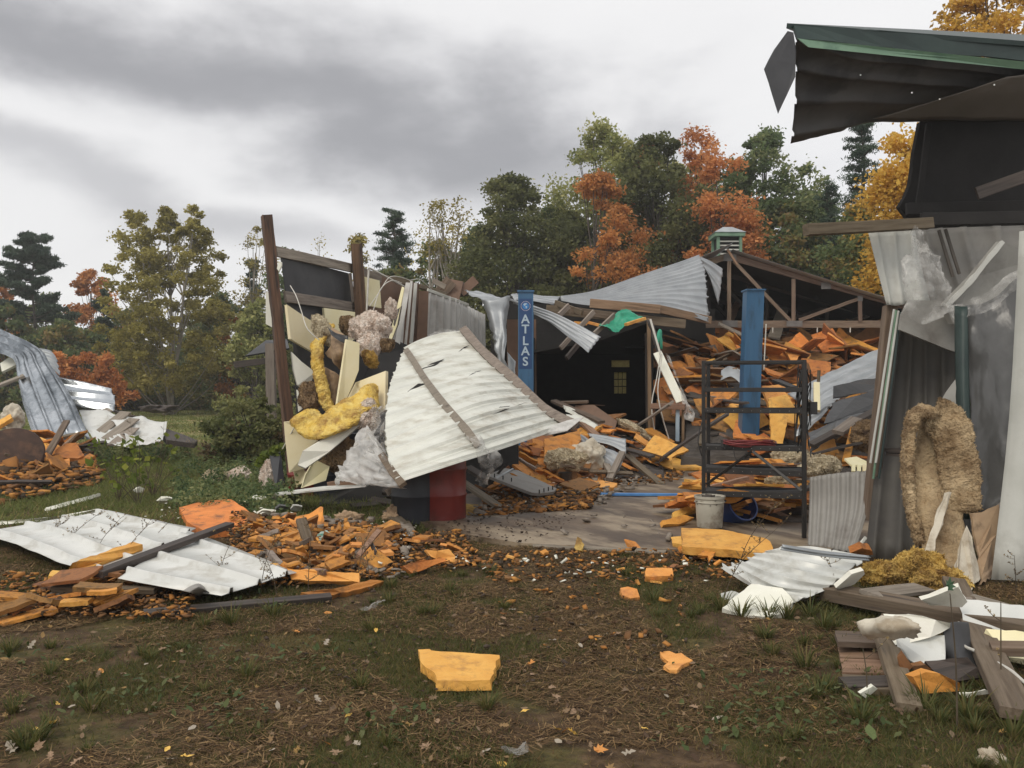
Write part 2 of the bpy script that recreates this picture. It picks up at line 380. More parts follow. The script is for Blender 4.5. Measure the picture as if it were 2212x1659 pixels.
M['wood_dark'] = mat('dark wet timber', (.03, .024, .02), (.075, .058, .047), .7, 0, 6, .6, 14, stretch=(.35, 6, 6), vary=.2, bdist=.004)
M['wood_tan'] = mat('tan timber', (.20, .12, .07), (.33, .21, .13), .8, 0, 6, .5, 14, stretch=(.35, 6, 6), vary=.2, c3=(.10, .065, .04), s3=2, t3=(.55, .7), bdist=.003)
M['post'] = mat('brown treated post', (.075, .042, .022), (.14, .082, .045), .85, 0, 5, .7, 12, stretch=(.3, 5, 5), vary=.1, c3=(.03, .02, .015), s3=3, bdist=.005)
M['metal'] = mat('galvanised sheet', (.30, .32, .335), (.40, .42, .435), .42, .35, 2.5, .15, 5, vary=.06, c3=(.33, .34, .35), s3=2.2, t3=(.55, .75), bdist=.01)
M['metal_shiny'] = mat('bright galvanised sheet', (.34, .37, .40), (.52, .55, .58), .24, .85, 1.6, .25, 4, c3=(.16, .18, .20), s3=1.0, t3=(.48, .62), bdist=.02)
M['white_metal'] = mat('white painted sheet', (.56, .57, .54), (.68, .68, .645), .4, .1, 2.5, .3, 5, vary=.03, c3=(.36, .335, .28), s3=3.4, t3=(.50, .74), bdist=.012)
M['white_dirty'] = mat('dirty white sheet', (.56, .565, .51), (.68, .685, .62), .45, 0, 3, .3, 6, stretch=(.6, 1, 2.2), c3=(.34, .30, .23), s3=3.4, t3=(.50, .76), bdist=.010)
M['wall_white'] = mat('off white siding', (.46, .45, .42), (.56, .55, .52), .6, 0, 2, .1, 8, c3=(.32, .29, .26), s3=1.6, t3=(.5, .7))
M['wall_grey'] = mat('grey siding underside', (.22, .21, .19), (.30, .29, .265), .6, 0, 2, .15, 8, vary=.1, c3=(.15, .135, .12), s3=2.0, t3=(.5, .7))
M['wall_pale'] = mat('pale grey liner sheet', (.42, .42, .38), (.52, .52, .48), .55, 0, 2, .15, 8, vary=.05, c3=(.30, .29, .26), s3=2.0, t3=(.52, .72))
M['wall_dark'] = mat('dark sheet siding', (.036, .032, .026), (.058, .052, .042), .6, 0, 2, .15, 8, c3=(.035, .03, .026), s3=1.5)
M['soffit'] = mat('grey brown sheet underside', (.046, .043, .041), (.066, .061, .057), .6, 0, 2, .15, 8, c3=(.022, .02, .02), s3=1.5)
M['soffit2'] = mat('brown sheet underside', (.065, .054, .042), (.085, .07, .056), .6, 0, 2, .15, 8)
M['green'] = mat('green painted trim', (.13, .22, .145), (.17, .28, .185), .5, 0, 3, .15, 12, c3=(.10, .18, .12), s3=3)
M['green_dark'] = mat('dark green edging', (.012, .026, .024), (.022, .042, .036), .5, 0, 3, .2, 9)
M['wood_truss'] = mat('old truss timber', (.13, .09, .062), (.25, .185, .135), .85, 0, 6, .6, 14, stretch=(.35, 6, 6), vary=.2, c3=(.075, .05, .036), s3=3, t3=(.55, .7), bdist=.004)
M['plate'] = mat('dull nail plate', (.13, .125, .12), (.2, .19, .18), .6, .2, 6, .2, 30)
M['black'] = mat('shade black', (.010, .009, .008), (.018, .016, .015), .9, 0, 3, .3)  # near-black colour that stands in for the shade of interiors
M['black_gloss'] = mat('black sheet', (.018, .018, .019), (.035, .035, .037), .35, 0, 3, .4, 6, bdist=.02)
M['tar'] = mat('tar paper', (.032, .032, .035), (.055, .055, .058), .75, 0, 1.8, .25, 9)
M['brown_panel'] = mat('brown panel', (.12, .065, .038), (.17, .095, .058), .6, 0, 3, .2, 9)
M['blue'] = mat('blue painted steel', (.030, .105, .21), (.042, .130, .245), .42, .0, 3, .25, 20, stretch=(2.2, 2.2, .35), c3=(.022, .052, .09), s3=4, t3=(.54, .72), bdist=.004)
M['decal'] = mat('dark blue decal', (.008, .045, .14), (.012, .055, .165), .4, 0, 3, 0)
M['letter'] = mat('pale blue lettering', (.38, .48, .56), (.42, .52, .60), .5, 0, 3, 0)
M['globe'] = mat('globe blue', (.02, .16, .45), (.03, .2, .5), .4, 0, 3, 0)
M['blue_line'] = mat('bright blue painted bar', (.06, .20, .48), (.09, .27, .58), .5, 0, 5, .2, 20, c3=(.10, .12, .14), s3=8, t3=(.58, .7))
M['red'] = mat('red drum paint', (.15, .016, .012), (.20, .026, .018), .45, 0, 4, .2, 9, c3=(.07, .02, .014), s3=3, t3=(.5, .7), bdist=.006)
M['drum_dark'] = mat('black drum paint', (.010, .012, .016), (.02, .022, .03), .5, 0, 4, .2, 9)
M['rack'] = mat('black steel rack', (.012, .011, .010), (.022, .019, .017), .55, 0, 5, .3, 20, c3=(.04, .026, .018), s3=9, t3=(.6, .7), bdist=.002)
M['shelf'] = mat('dusty black shelf', (.03, .027, .024), (.055, .049, .043), .7, 0, 6, .3, 20)
M['cable'] = mat('black cable', (.012, .011, .010), (.02, .018, .017), .6, 0, 5, 0)
M['cord'] = mat('dark red cord', (.14, .018, .018), (.2, .03, .03), .5, 0, 5, 0)
M['wire'] = mat('pale wire', (.48, .46, .41), (.6, .58, .52), .6, 0, 5, 0)
M['bucket'] = mat('beige plastic', (.40, .37, .30), (.48, .45, .37), .5, 0, 4, .1, 12, c3=(.25, .21, .16), s3=5)
M['bucket_blue'] = mat('blue plastic', (.018, .045, .16), (.03, .065, .22), .4, 0, 4, .1, 12)
M['jug'] = mat('translucent plastic', (.52, .50, .42), (.60, .58, .50), .4, 0, 4, .1, 12, trans=.2)
M['purple'] = mat('purple label', (.10, .05, .22), (.14, .07, .29), .6, 0, 4, 0)
M['label_pale'] = mat('pale label print', (.55, .50, .58), (.6, .55, .62), .6, 0, 4, 0)
M['rust'] = mat('rusty brown steel', (.035, .018, .012), (.065, .032, .02), .8, 0, 4, .4, 20, c3=(.09, .045, .025), s3=5)
M['wool'] = mat('yellow glass wool', (.52, .32, .07), (.80, .58, .18), .95, 0, 7, 1.0, 40, c3=(.28, .16, .05), s3=5, t3=(.46, .64), bdist=.03, trans=.15)
M['wool_bright'] = mat('bright yellow glass wool', (.80, .54, .10), (.92, .72, .24), .95, 0, 9, 1.0, 40, c3=(.42, .24, .07), s3=5, t3=(.48, .66), bdist=.03, trans=.15)
M['wool_pink'] = mat('pinkish white glass wool', (.72, .58, .48), (.92, .85, .77), .95, 0, 10, 1.0, 34, c3=(.50, .33, .22), s3=9, t3=(.58, .76), bdist=.035, trans=.1)
M['wool_tan'] = mat('tan glass wool', (.36, .25, .135), (.60, .47, .29), .95, 0, 8, 1.0, 36, c3=(.20, .13, .065), s3=4, t3=(.44, .62), bdist=.03)
M['wool_cream'] = mat('cream glass wool', (.50, .42, .28), (.70, .62, .46), .95, 0, 10, 1.0, 36, c3=(.28, .21, .13), s3=6, t3=(.5, .66), bdist=.03)
M['wool_dull'] = mat('brown soaked glass wool', (.20, .13, .07), (.34, .23, .12), .95, 0, 8, 1.0, 36, c3=(.09, .055, .035), s3=5, t3=(.48, .66), bdist=.03)
M['kraft'] = mat('kraft paper backing', (.30, .20, .12), (.40, .28, .17), .8, 0, 4, .4, 9, c3=(.18, .12, .07), s3=3)
M['kraft_white'] = mat('pale paper backing', (.50, .45, .36), (.60, .55, .45), .8, 0, 4, .4, 9, c3=(.33, .27, .19), s3=3)
M['film'] = filmmat('clear plastic film', (.74, .73, .70), .30, .12)
M['film_dense'] = filmmat('crumpled white film', (.80, .79, .76), .80, .15)
M['film_dark'] = mat('dark poly film', (.075, .075, .074), (.12, .12, .118), .3, 0, 1.2, .5, 2.5, stretch=(1, 1, .5), c3=(.24, .24, .235), s3=.9, t3=(.52, .75), bdist=.08)
M['tarp'] = mat('green tarp', (.01, .23, .13), (.02, .32, .19), .5, 0, 4, .5, 8, bdist=.03)
M['cloth'] = mat('white and green striped cloth', (.02, .16, .11), (.55, .6, .55), .8, 0, 9, .3, 20, stretch=(1, 1, 5))
M['card'] = mat('cardboard', (.15, .09, .06), (.2, .125, .085), .8, 0, 3, .2, 9)
M['concrete'] = None
M['bark'] = mat('bark', (.045, .035, .027), (.10, .085, .07), .9, 0, 6, .6, 14, stretch=(3, 3, .6), bdist=.03)
M['bark_pale'] = mat('pale bark', (.20, .18, .15), (.34, .31, .27), .9, 0, 6, .5, 14, stretch=(3, 3, .6), bdist=.02)
M['stem'] = mat('dead weed stems', (.05, .036, .022), (.10, .075, .045), .9, 0, 6, 0)
M['pane'] = mat('dirty window pane', (.30, .26, .11), (.40, .36, .17), .3, 0, 14, .2, 9, trans=.8)
M['gravelly'] = mat('tool black', (.02, .02, .02), (.04, .04, .04), .5, 0, 4, .2, 9)

L_GREEN = [(.022, .038, .012), (.04, .062, .018), (.065, .085, .025), (.10, .105, .032)]
L_DKGREEN = [(.014, .026, .012), (.024, .04, .016), (.038, .056, .022), (.05, .07, .025)]
L_PINE = [(.010, .020, .014), (.016, .030, .019), (.026, .043, .025), (.035, .052, .03)]
L_OLIVE = [(.075, .065, .015), (.13, .108, .022), (.20, .16, .032), (.28, .23, .055)]
L_ORANGE = [(.20, .065, .012), (.34, .11, .018), (.50, .17, .028), (.62, .25, .05)]
L_RED = [(.22, .04, .018), (.38, .07, .025), (.52, .12, .035), (.60, .19, .06)]
L_YELLOW = [(.30, .17, .018), (.52, .30, .03), (.68, .42, .05), (.8, .55, .1)]
L_YGREEN = [(.07, .085, .018), (.13, .145, .03), (.2, .2, .05), (.28, .26, .08)]
L_BROWN = [(.045, .03, .014), (.08, .055, .022), (.14, .09, .03), (.2, .14, .05)]
BR = lambda L_, f: [tuple(min(.9, c * f) for c in t) for t in L_]
DS = lambda L_, f, g: [tuple(min(.9, (c * (1 - g) + (sum(t) / 3) * g) * f) for c in t) for t in L_]
L_GREEN = DS(L_GREEN, 2.9, .22); L_DKGREEN = [(.08, .092, .034), (.12, .135, .048), (.165, .175, .064), (.21, .205, .08)]; L_PINE = DS(L_PINE, 2.9, .15); L_OLIVE = DS(L_OLIVE, 2.1, .12); L_YGREEN = DS(L_YGREEN, 2.0, .2); L_BROWN = DS(L_BROWN, 2.2, .2); L_YELLOW = DS(L_YELLOW, 1.1, .08)
L_ORANGE = [(.30, .13, .045), (.45, .19, .06), (.60, .27, .08), (.72, .36, .12)]; L_RED = [(.36, .14, .05), (.52, .21, .07), (.66, .29, .10), (.76, .38, .14)]
LM = {k: leafmat('leaves ' + k, v) for k, v in dict(green=L_GREEN, dkgreen=L_DKGREEN, pine=L_PINE, olive=L_OLIVE, orange=L_ORANGE, red=L_RED, yellow=L_YELLOW, ygreen=L_YGREEN, brown=L_BROWN,
      birch=[(.16, .14, .035), (.26, .23, .055), (.38, .33, .085), (.50, .43, .14)], meadow=[(.12, .15, .045), (.18, .20, .06), (.27, .25, .09), (.36, .28, .13)], mixed=[L_DKGREEN[1], L_GREEN[1], L_GREEN[2], L_OLIVE[1], L_BROWN[2]], weed=[(.10, .14, .022), (.18, .22, .035), (.30, .31, .05)],
      grass=[(.060, .080, .022), (.095, .105, .030), (.15, .132, .042), (.21, .15, .06), (.29, .21, .10), (.16, .10, .045), (.09, .058, .03)]).items()}

# ------------------------------------------------------------------ the ground
def gmat():
    m = bpy.data.materials.new('muddy grass'); m.use_nodes = True; nt = m.node_tree; N = nt.nodes; L = nt.links; N.clear()
    out = N.new('ShaderNodeOutputMaterial'); b = N.new('ShaderNodeBsdfPrincipled'); b.inputs['Roughness'].default_value = .9; b.inputs['Specular IOR Level'].default_value = .25
    tc = N.new('ShaderNodeTexCoord')
    def nz(s, d=8, r=.62):
        n = N.new('ShaderNodeTexNoise'); n.inputs['Scale'].default_value = s; n.inputs['Detail'].default_value = d; n.inputs['Roughness'].default_value = r; L.new(tc.outputs['Object'], n.inputs[0]); return n.outputs[0]
    def ramp(f, st):
        r = N.new('ShaderNodeValToRGB'); e = r.color_ramp.elements
        while len(e) < len(st): e.new(.5)
        for x, (p, c) in zip(e, st): x.position = p; x.color = (*c, 1)
        L.new(f, r.inputs[0]); return r.outputs[0]
    def mix(f, a, c):
        x = N.new('ShaderNodeMix'); x.data_type = 'RGBA'; L.new(f, x.inputs[0]); L.new(a, x.inputs[6]); L.new(c, x.inputs[7]); return x.outputs[2]
    def mr(f, a, c):
        x = N.new('ShaderNodeMapRange'); x.inputs[1].default_value = a; x.inputs[2].default_value = c; L.new(f, x.inputs[0]); return x.outputs[0]
    soil = ramp(nz(9), [(.32, (.034, .020, .010)), (.5, (.078, .048, .024)), (.68, (.15, .095, .050))])
    grassn = ramp(nz(14), [(.32, (.036, .032, .010)), (.5, (.078, .064, .021)), (.68, (.13, .10, .036))])
    far = ramp(nz(.6), [(.35, (.12, .16, .045)), (.5, (.20, .20, .065)), (.62, (.32, .23, .12))])
    c = mix(mr(nz(1.1, 6), .47, .56), soil, grassn)
    at = N.new('ShaderNodeAttribute'); at.attribute_name = 'tone'
    c = mix(at.outputs['Fac'], c, far)
    L.new(c, b.inputs['Base Color'])
    bp = N.new('ShaderNodeBump'); bp.inputs['Strength'].default_value = .9; bp.inputs['Distance'].default_value = .03; L.new(nz(22, 6), bp.inputs['Height']); L.new(bp.outputs[0], b.inputs['Normal'])
    L.new(b.outputs[0], out.inputs[0]); return m
def gz(x, y):
    k = .028 if y < 14 else .05
    z = k * noise.noise(Vector((x * .8, y * .8, 3))) + .4 * k * noise.noise(Vector((x * 2.7, y * 2.7, 5)))
    # under the concrete floor the earth lies lower
    if -1.2 < x < 11 and y > 8.2: z = min(z, -.02)
    return z
nx, ny = 300, 320
tx = np.linspace(-1, 1, nx); ty = np.linspace(0, 1, ny)
gx = np.sinh(tx * 5.2) / math.sinh(5.2) * 400; gy = 1.0 + np.sinh(ty * 5.6) / math.sinh(5.6) * 500
gx = np.where(np.abs(tx) < .72, tx / .72 * 12, np.sign(tx) * (12 + (np.abs(tx) - .72) ** 3 / .28 ** 3 * 400))
gy = np.where(ty < .75, 1 + ty / .75 * 15, 16 + (np.clip(ty - .75, 0, 1) / .25) ** 3 * 500)
V = np.array([(x, y, gz(x, y) if y < 80 else 0.0) for y in gy for x in gx])
tone = np.clip((V[:, 1] - 16) / 14, 0, 1)
i_, j_ = np.meshgrid(np.arange(nx - 1), np.arange(ny - 1)); a_ = (j_ * nx + i_).ravel()
setp(link('ground', fast_mesh(V, np.stack([a_, a_ + 1, a_ + nx + 1, a_ + nx], 1), 4, tone), gmat(), smooth=True), kind='structure')

# concrete floor
def cmat():
    m = mat('wet concrete', (.060, .038, .022), (.140, .096, .060), .5, 0, 2.2, .5, 14, stretch=(.5, 1.3, 1), c3=(.30, .235, .16), s3=1.5, t3=(.47, .60), bdist=.006)
    return m
M['concrete'] = cmat()
fl = [G(880, 1118, .05), G(985, 1150, .05), G(1124, 1173, .05), G(1300, 1181, .05), G(1440, 1186, .05), G(1760, 1191, .05), Vector((4.6, 9, .05)), Vector((11.5, 15, .05)), Vector((11.8, 31, .05)), Vector((-.6, 31, .05)), Vector((-1.6, 16, .05)), Vector((-1.7, 11.5, .05))]
setp(prism('concrete_floor', fl, .12, M['concrete'], jag=.012, step=.12), kind='structure')
lip = [G(1150, 1175, .052), G(1440, 1187, .052), G(1436, 1196, .02), G(1152, 1183, .02)]
o = prism('floor_edge_strip', lip, .05, M['wood_grey'], jag=.008, step=.1)
setp(o, 'weathered board along the front edge of the concrete floor', 'board')
o = board('painted_bar', G(1262, 1067, .075), G(1502, 1069, .075), .075, .035, M['blue_line'])
setp(o, 'flat bright blue bar across the concrete floor between the lift posts', 'floor bar')

# ------------------------------------------------------------------ trees
def limb_mesh(segs, sides=6):
    V, Fc = [], []
    for pts, r0, r1 in segs:
        b = len(V)
        for i, p in enumerate(pts):
            d = (pts[min(i + 1, len(pts) - 1)] - pts[max(i - 1, 0)]).normalized()
            s = d.cross(Vector((.3, 1, .1))).normalized(); t = d.cross(s); rr = r0 + (r1 - r0) * i / (len(pts) - 1)
            for j in range(sides):
                a = 2 * math.pi * j / sides; V.append(p + (s * math.cos(a) + t * math.sin(a)) * rr)
        for i in range(len(pts) - 1):
            for j in range(sides):
                a = b + i * sides + j; c = b + i * sides + (j + 1) % sides; Fc.append((a, c, c + sides, a + sides))
    return mesh(V, Fc)
def leaves(C, Rr, n, size, tones, rng, flat=.75, aspect=.6, droop=.0):
    """C (k,3) clump centres, Rr (k,3) radii, n leaves a clump; returns a quad soup"""
    n = int(n * 1.75); k = len(C); idx = np.repeat(np.arange(k), n); m = len(idx)
    d = rng.normal(size=(m, 3)); d /= np.linalg.norm(d, axis=1, keepdims=True) + 1e-9
    d *= (rng.random((m, 1)) ** .45)
    pos = C[idx] + d * Rr[idx] * (1 + .2 * rng.normal(size=(m, 1)))
    a = rng.normal(size=(m, 3)); a[:, 2] = a[:, 2] * flat - droop; a /= np.linalg.norm(a, axis=1, keepdims=True)
    b = rng.normal(size=(m, 3)); b -= a * (a * b).sum(1, keepdims=True); b /= np.linalg.norm(b, axis=1, keepdims=True)
    s = size * (.55 + .9 * rng.random((m, 1)))
    V = np.stack([pos - a * s * .5, pos + b * s * aspect * .5, pos + a * s * .5, pos - b * s * aspect * .5], 1).reshape(-1, 3)
    Fc = np.arange(m * 4).reshape(m, 4)
    t = np.clip(tones[idx] + rng.normal(size=m) * .16, 0, 1)
    return V, Fc, np.repeat(t, 4)
def tree(name, label, cat, u, vt, vb, D, wpx, leaf, shape='round', clumps=90, n=110, size=.22, stems=1, bark='bark', group=None, seed=0, low=.12, lean=0, gap=.0, mix=None, cr=.105):
    rng = np.random.default_rng(1000 + seed); random.seed(1000 + seed)
    base = W(u, vb, D); H = (vb - vt) / F * D; Wd = wpx / F * D / 2
    base = Vector((base.x, base.y, max(0.0, base.z) if vb <= HV + 1500 / D else 0)); base.z = 0; H = W(u, vt, D).z
    t = thing(name, label, cat, base, group)
    C = []; Rr = []
    tops = [(0, 0, 1.0)] if stems == 1 else [(rng.uniform(-.55, .55) * Wd, rng.uniform(-.4, .4) * Wd, rng.uniform(.86, 1.0)) for _ in range(stems)]
    if stems == 3: tops = [(-.52 * Wd, 0, .97), (-.18 * Wd, .3 * Wd, 1.0), (.42 * Wd, -.1 * Wd, .985)]
    tries = 0
    while len(C) < clumps and tries < 20000:
        tries += 1
        h = rng.uniform(low, 1.0)
        if shape == 'round': w = math.sin(math.pi * min(1, max(0, (h - low) / (1 - low))) ** .75) ** .6
        elif shape == 'tall': w = (math.sin(math.pi * min(.999, .04 + .96 * (h - low) / (1 - low)) ** .8) ** .42)
        elif shape == 'cone': w = (1 - (h - low) / (1 - low)) ** .85 + .04
        elif shape == 'bush': w = math.sqrt(max(0, 1 - (h) ** 2))
        elif shape == 'flat': w = (.25 + .75 * math.sin(math.pi * min(1, (h - low) / (1 - low)) ** .9))
        ang = rng.uniform(0, 2 * math.pi); rr = rng.random() ** .42 * w
        sx_ = 1 + .22 * noise.noise(Vector((math.cos(ang) * 1.3, math.sin(ang) * 1.3 + seed, h * 3)))
        x = math.cos(ang) * rr * Wd * sx_ * (1.12 if stems == 3 else 1.42); y = math.sin(ang) * rr * Wd * sx_ * 1.1
        if stems > 1:
            tp = tops[rng.integers(len(tops))]
            if h > .62:
                k = (h - .62) / .38; x = tp[0] + (x) * (.62 - .42 * k); y = tp[1] + y * .5
                if h > tp[2]: continue
        if gap and noise.noise(Vector((x * .35 + seed, y * .35, h * H * .35))) > gap: continue
        C.append((x + lean * h * H, y, h * H)); q_ = cr * (H ** .5) * 2.25 * rng.uniform(.55, 1.25) * (.65 if h > .85 else 1)
        Rr.append((q_, q_, q_ * (.7 if shape != 'cone' else .4)))
    C = np.array(C); Rr = np.array(Rr)
    tn = np.clip(rng.random(len(C)) * .7 + .15, 0, 1)
    segs = []
    th = max(.04, H * .013)
    for k, tp in enumerate(tops if stems > 1 else [(lean * H * .9, 0, .93)]):
        p0 = Vector((rng.uniform(-.25, .25) if stems > 1 else 0, rng.uniform(-.2, .2) if stems > 1 else 0, -.1)); p3 = Vector((tp[0], tp[1], tp[2] * H * .93))
        pts = catmull([p0, p0.lerp(p3, .33) + Vector((rng.uniform(-.2, .2), 0, 0)), p0.lerp(p3, .66) + Vector((rng.uniform(-.25, .25), 0, 0)), p3], 8)
        segs.append((pts, th, .03))
    main = segs[:]
    for k in range(min(len(C), 46)):
        c = Vector(C[k]); m_ = main[k % len(main)][0]; j = int(max(1, min(7, (c.z / H - .12) * 8.5)))
        s = m_[max(0, j - 1)]; mid = s.lerp(c, .5) + Vector((0, 0, -.06 * (c - s).length + rng.uniform(-.1, .1)))
        segs.append((catmull([s, mid, c], 4), th * .30, .012))
    link('trunk', limb_mesh(segs), M[bark], t, base)
    V, Fc, tt = leaves(C, Rr, n, size, tn, rng)
    link('crown', fast_mesh(V, Fc, 4, tt), LM[leaf], t, base)
    if mix:
        lf, side, frac = mix   # some clumps of another colour, towards one side
        sel = C[(C[:, 0] * side > -.1 * Wd) & (rng.random(len(C)) < frac)]
        if len(sel):
            V, Fc, tt = leaves(sel + rng.normal(size=sel.shape) * .3, np.full((len(sel), 3), Rr.mean() * .9), n, size, rng.random(len(sel)), rng)
            link('turning_leaves', fast_mesh(V, Fc, 4, tt), LM[lf], t, base)
    return t
def pine(name, label, u, vt, vb, D, wpx, seed=0, bare=.35, flat=False, size=.2, group=None, dens=1.0):
    rng = np.random.default_rng(2000 + seed); random.seed(2000 + seed)
    b = W(u, vb, D); base = Vector((b.x, b.y, 0)); H = W(u, vt, D).z; Wd = wpx / F * D / 2
    t = thing(name, label, 'pine tree', base, group)
    segs = [([Vector((.12 * math.sin(i * 1.7 + seed), 0, H * i / 8)) for i in range(9)], H * .014, .02)]
    C, Rr = [], []
    nb = int(54 * dens)
    for k in range(nb):
        h = bare + (1 - bare) * (k + rng.random()) / nb
        w = Wd * ((1 - h) / (1 - bare)) ** (.45 if flat else .8) * rng.uniform(.55, 1.1) + .15
        ang = rng.uniform(0, 2 * math.pi); up = .18 if flat else .05
        s = Vector((0, 0, h * H)); e = s + Vector((math.cos(ang) * w, math.sin(ang) * w, up * w + rng.uniform(-.1, .2)))
        segs.append((catmull([s, s.lerp(e, .5) + Vector((0, 0, -.05 * w)), e], 4), .05, .012))
        for q_ in (np.linspace(.35, 1.0, 5) if w > .8 else (.5, 1.0)):
            p = s.lerp(e, float(q_)) + Vector((rng.normal() * .12, rng.normal() * .12, rng.normal() * .06 + .08))
            C.append(tuple(p)); rr = rng.uniform(.22, .46) * (.6 + .4 * w / Wd) * max(.5, H / 12); Rr.append((rr * 1.2, rr * 1.2, rr * .5))
    C = np.array(C); Rr = np.array(Rr)
    link('trunk', limb_mesh(segs), M['bark'], t, base)
    V, Fc, tt = leaves(C, Rr, 60, size, rng.random(len(C)), rng, flat=1.2, aspect=.22)
    link('crown', fast_mesh(V, Fc, 4, tt), LM['pine'], t, base)
    return t

# the wood that closes the view: undergrowth and far trunks read as one mass
def woods(name, spans, leafk, n, size, seed):
    rng = np.random.default_rng(seed); C, Rr = [], []
    for (u0, u1, vt, D, dy, cnt) in spans:
        for _ in range(cnt):
            u = rng.uniform(u0, u1); y = D + rng.uniform(0, dy); zt = CH + (HV - vt) / F * D
            zt *= .75 + .25 * noise.noise(Vector((u * .02, seed, 0))) * 2
            z = rng.uniform(-.1, max(zt, .6)); p = W(u, HV, y)
            C.append((p.x, y, z)); q_ = rng.uniform(.5, 1.2); Rr.append((q_, q_, q_ * .8))
    V, Fc, tt = leaves(np.array(C), np.array(Rr), n, size, rng.random(len(C)) * .8 + .1, rng)
    return setp(link(name, fast_mesh(V, Fc, 4, tt), LM[leafk], None), kind='stuff')
woods('far_undergrowth', [(-60, 640, 690, 64, 12, 420), (560, 1250, 600, 56, 10, 480), (1150, 1950, 470, 48, 8, 620), (1880, 2300, 500, 30, 8, 160)], 'dkgreen', 80, .34, 31)
woods('mid_undergrowth', [(1150, 1950, 500, 45, 4, 220), (860, 1200, 560, 46, 4, 120), (-60, 560, 720, 62, 4, 160)], 'green', 80, .26, 36)
woods('brown_undergrowth', [(-60, 700, 760, 60, 6, 190), (560, 1250, 700, 52, 6, 90), (1500, 1950, 560, 42, 4, 70)], 'mixed', 80, .28, 32)
woods('dry_meadow_growth', [(180, 640, 832, 60, 3, 60)], 'meadow', 70, .2, 33)

TG = 'autumn trees behind the fallen building'
pine('pine_tree', 'dark pine with flat spreading top and bare trunk above orange maples', 72, 512, 860, 58, 160, 1, .5, True, .34)
tree('maple_tree', 'orange maple showing between the flat-topped pine and the tall birch', 'tree', 195, 588, 850, 66, 95, 'orange', clumps=70, size=.26, seed=2)
tree('maple_tree', 'bright orange maple cut by the edge of the picture beside the pine', 'tree', 0, 612, 850, 64, 90, 'orange', clumps=60, size=.26, seed=3)
tree('leafy_tree', 'low olive-green tree under the flat-topped pine', 'tree', 140, 690, 855, 55, 150, 'mixed', clumps=80, size=.26, seed=4, low=.03)
tree('leafy_tree', 'dull green tree under the bright orange maple', 'tree', 15, 665, 855, 56, 110, 'mixed', clumps=70, size=.26, seed=5, low=.03)
pine('spruce_tree', 'small dark spruce between orange maple and birch', 226, 632, 855, 57, 75, 6, .02, False, .3)
tree('birch_tree', 'tall yellow-green birch with three tops standing alone in the meadow', 'tree', 368, 446, 890, 50, 275, 'birch', 'tall', 300, 92, .18, 3, 'bark_pale', seed=7, low=.12, cr=.066)
tree('birch_tree', 'thin half-bare birch with pale trunk beside the tall brown post', 'tree', 552, 492, 850, 54, 90, 'olive', 'tall', 34, 40, .17, 1, 'bark_pale', seed=8, low=.3, cr=.10)
pine('spruce_tree', 'grey-green spruce behind the pale thin birch', 545, 560, 850, 60, 90, 9, .05, False, .3)
tree('leafy_tree', 'yellow bush-like tree beside the foot of the tall brown post', 'tree', 560, 650, 850, 48, 110, 'ygreen', 'bush', 70, 100, .2, seed=10, low=.02)
tree('leafy_tree', 'amber young tree low behind the tall brown post', 'tree', 515, 690, 850, 52, 90, 'orange', 'bush', 16, 80, .2, seed=11, low=.2)
tree('leafy_tree', 'green tufted tree top just above the blackboard-like wall panel', 'tree', 632, 508, 840, 50, 76, 'green', clumps=38, n=70, size=.2, seed=12, low=.3, gap=.25)
tree('leafy_tree', 'pale almost bare sapling above the grey top rail', 'tree', 692, 516, 840, 52, 34, 'olive', 'tall', 10, 14, .12, 1, 'bark_pale', seed=13, low=.3)
tree('leafy_tree', 'pale yellowish tree behind the second brown post', 'tree', 775, 512, 840, 48, 70, 'olive', clumps=40, n=60, size=.17, seed=14, low=.3, gap=.25)
pine('pine_tree', 'small dark pine standing clear above the broken wall', 849, 460, 850, 46, 84, 15, .52, True, .17)
tree('leafy_tree', 'olive shrubby tree under the small dark pine', 'tree', 850, 580, 850, 44, 150, 'mixed', clumps=70, size=.2, seed=16, low=.05)
tree('leafy_tree', 'bare twiggy tree with thin pale leaves beside the round green tree', 'tree', 965, 432, 850, 42, 140, 'olive', 'tall', 60, 34, .13, 3, 'bark_pale', seed=17, low=.3, cr=.12)
tree('leafy_tree', 'thin grey-green tree low behind the twiggy tree', 'tree', 940, 530, 850, 44, 170, 'mixed', clumps=80, n=90, size=.18, seed=18, low=.05)
tree('leafy_tree', 'round dark green tree with a dome top between twiggy tree and orange maple', 'tree', 1110, 384, 850, 41, 190, 'dkgreen', 'tall', 170, 130, .17, seed=19, low=.05)
tree('leafy_tree', 'yellowish green tall tree above the orange maple', 'tree', 1300, 276, 850, 43, 190, 'ygreen', 'tall', 130, 90, .17, seed=20, low=.2, gap=.3)
tree('maple_tree', 'orange maple with loose sprays over the lowest roof edge', 'tree', 1290, 385, 850, 36, 200, 'orange', 'round', 78, 90, .15, seed=21, low=.22, gap=.02, cr=.085)
tree('leafy_tree', 'big dark green tree in the middle of the wood above the collapsed roof', 'tree', 1415, 300, 850, 40, 230, 'dkgreen', 'tall', 210, 120, .18, seed=22, low=.05, mix=('orange', -1, .12))
tree('leafy_tree', 'dull green tree behind the base of the orange maple', 'tree', 1230, 470, 850, 42, 200, 'dkgreen', clumps=110, size=.2, seed=27, low=.02)
tree('maple_tree', 'red-tipped maple crown reaching highest above the roof', 'tree', 1515, 268, 850, 42, 100, 'red', 'tall', 50, 100, .16, seed=23, low=.35, gap=.2)
tree('maple_tree', 'glowing orange maple directly above the roof turret', 'tree', 1562, 345, 850, 37, 120, 'red', 'tall', 80, 120, .16, seed=24, low=.2)
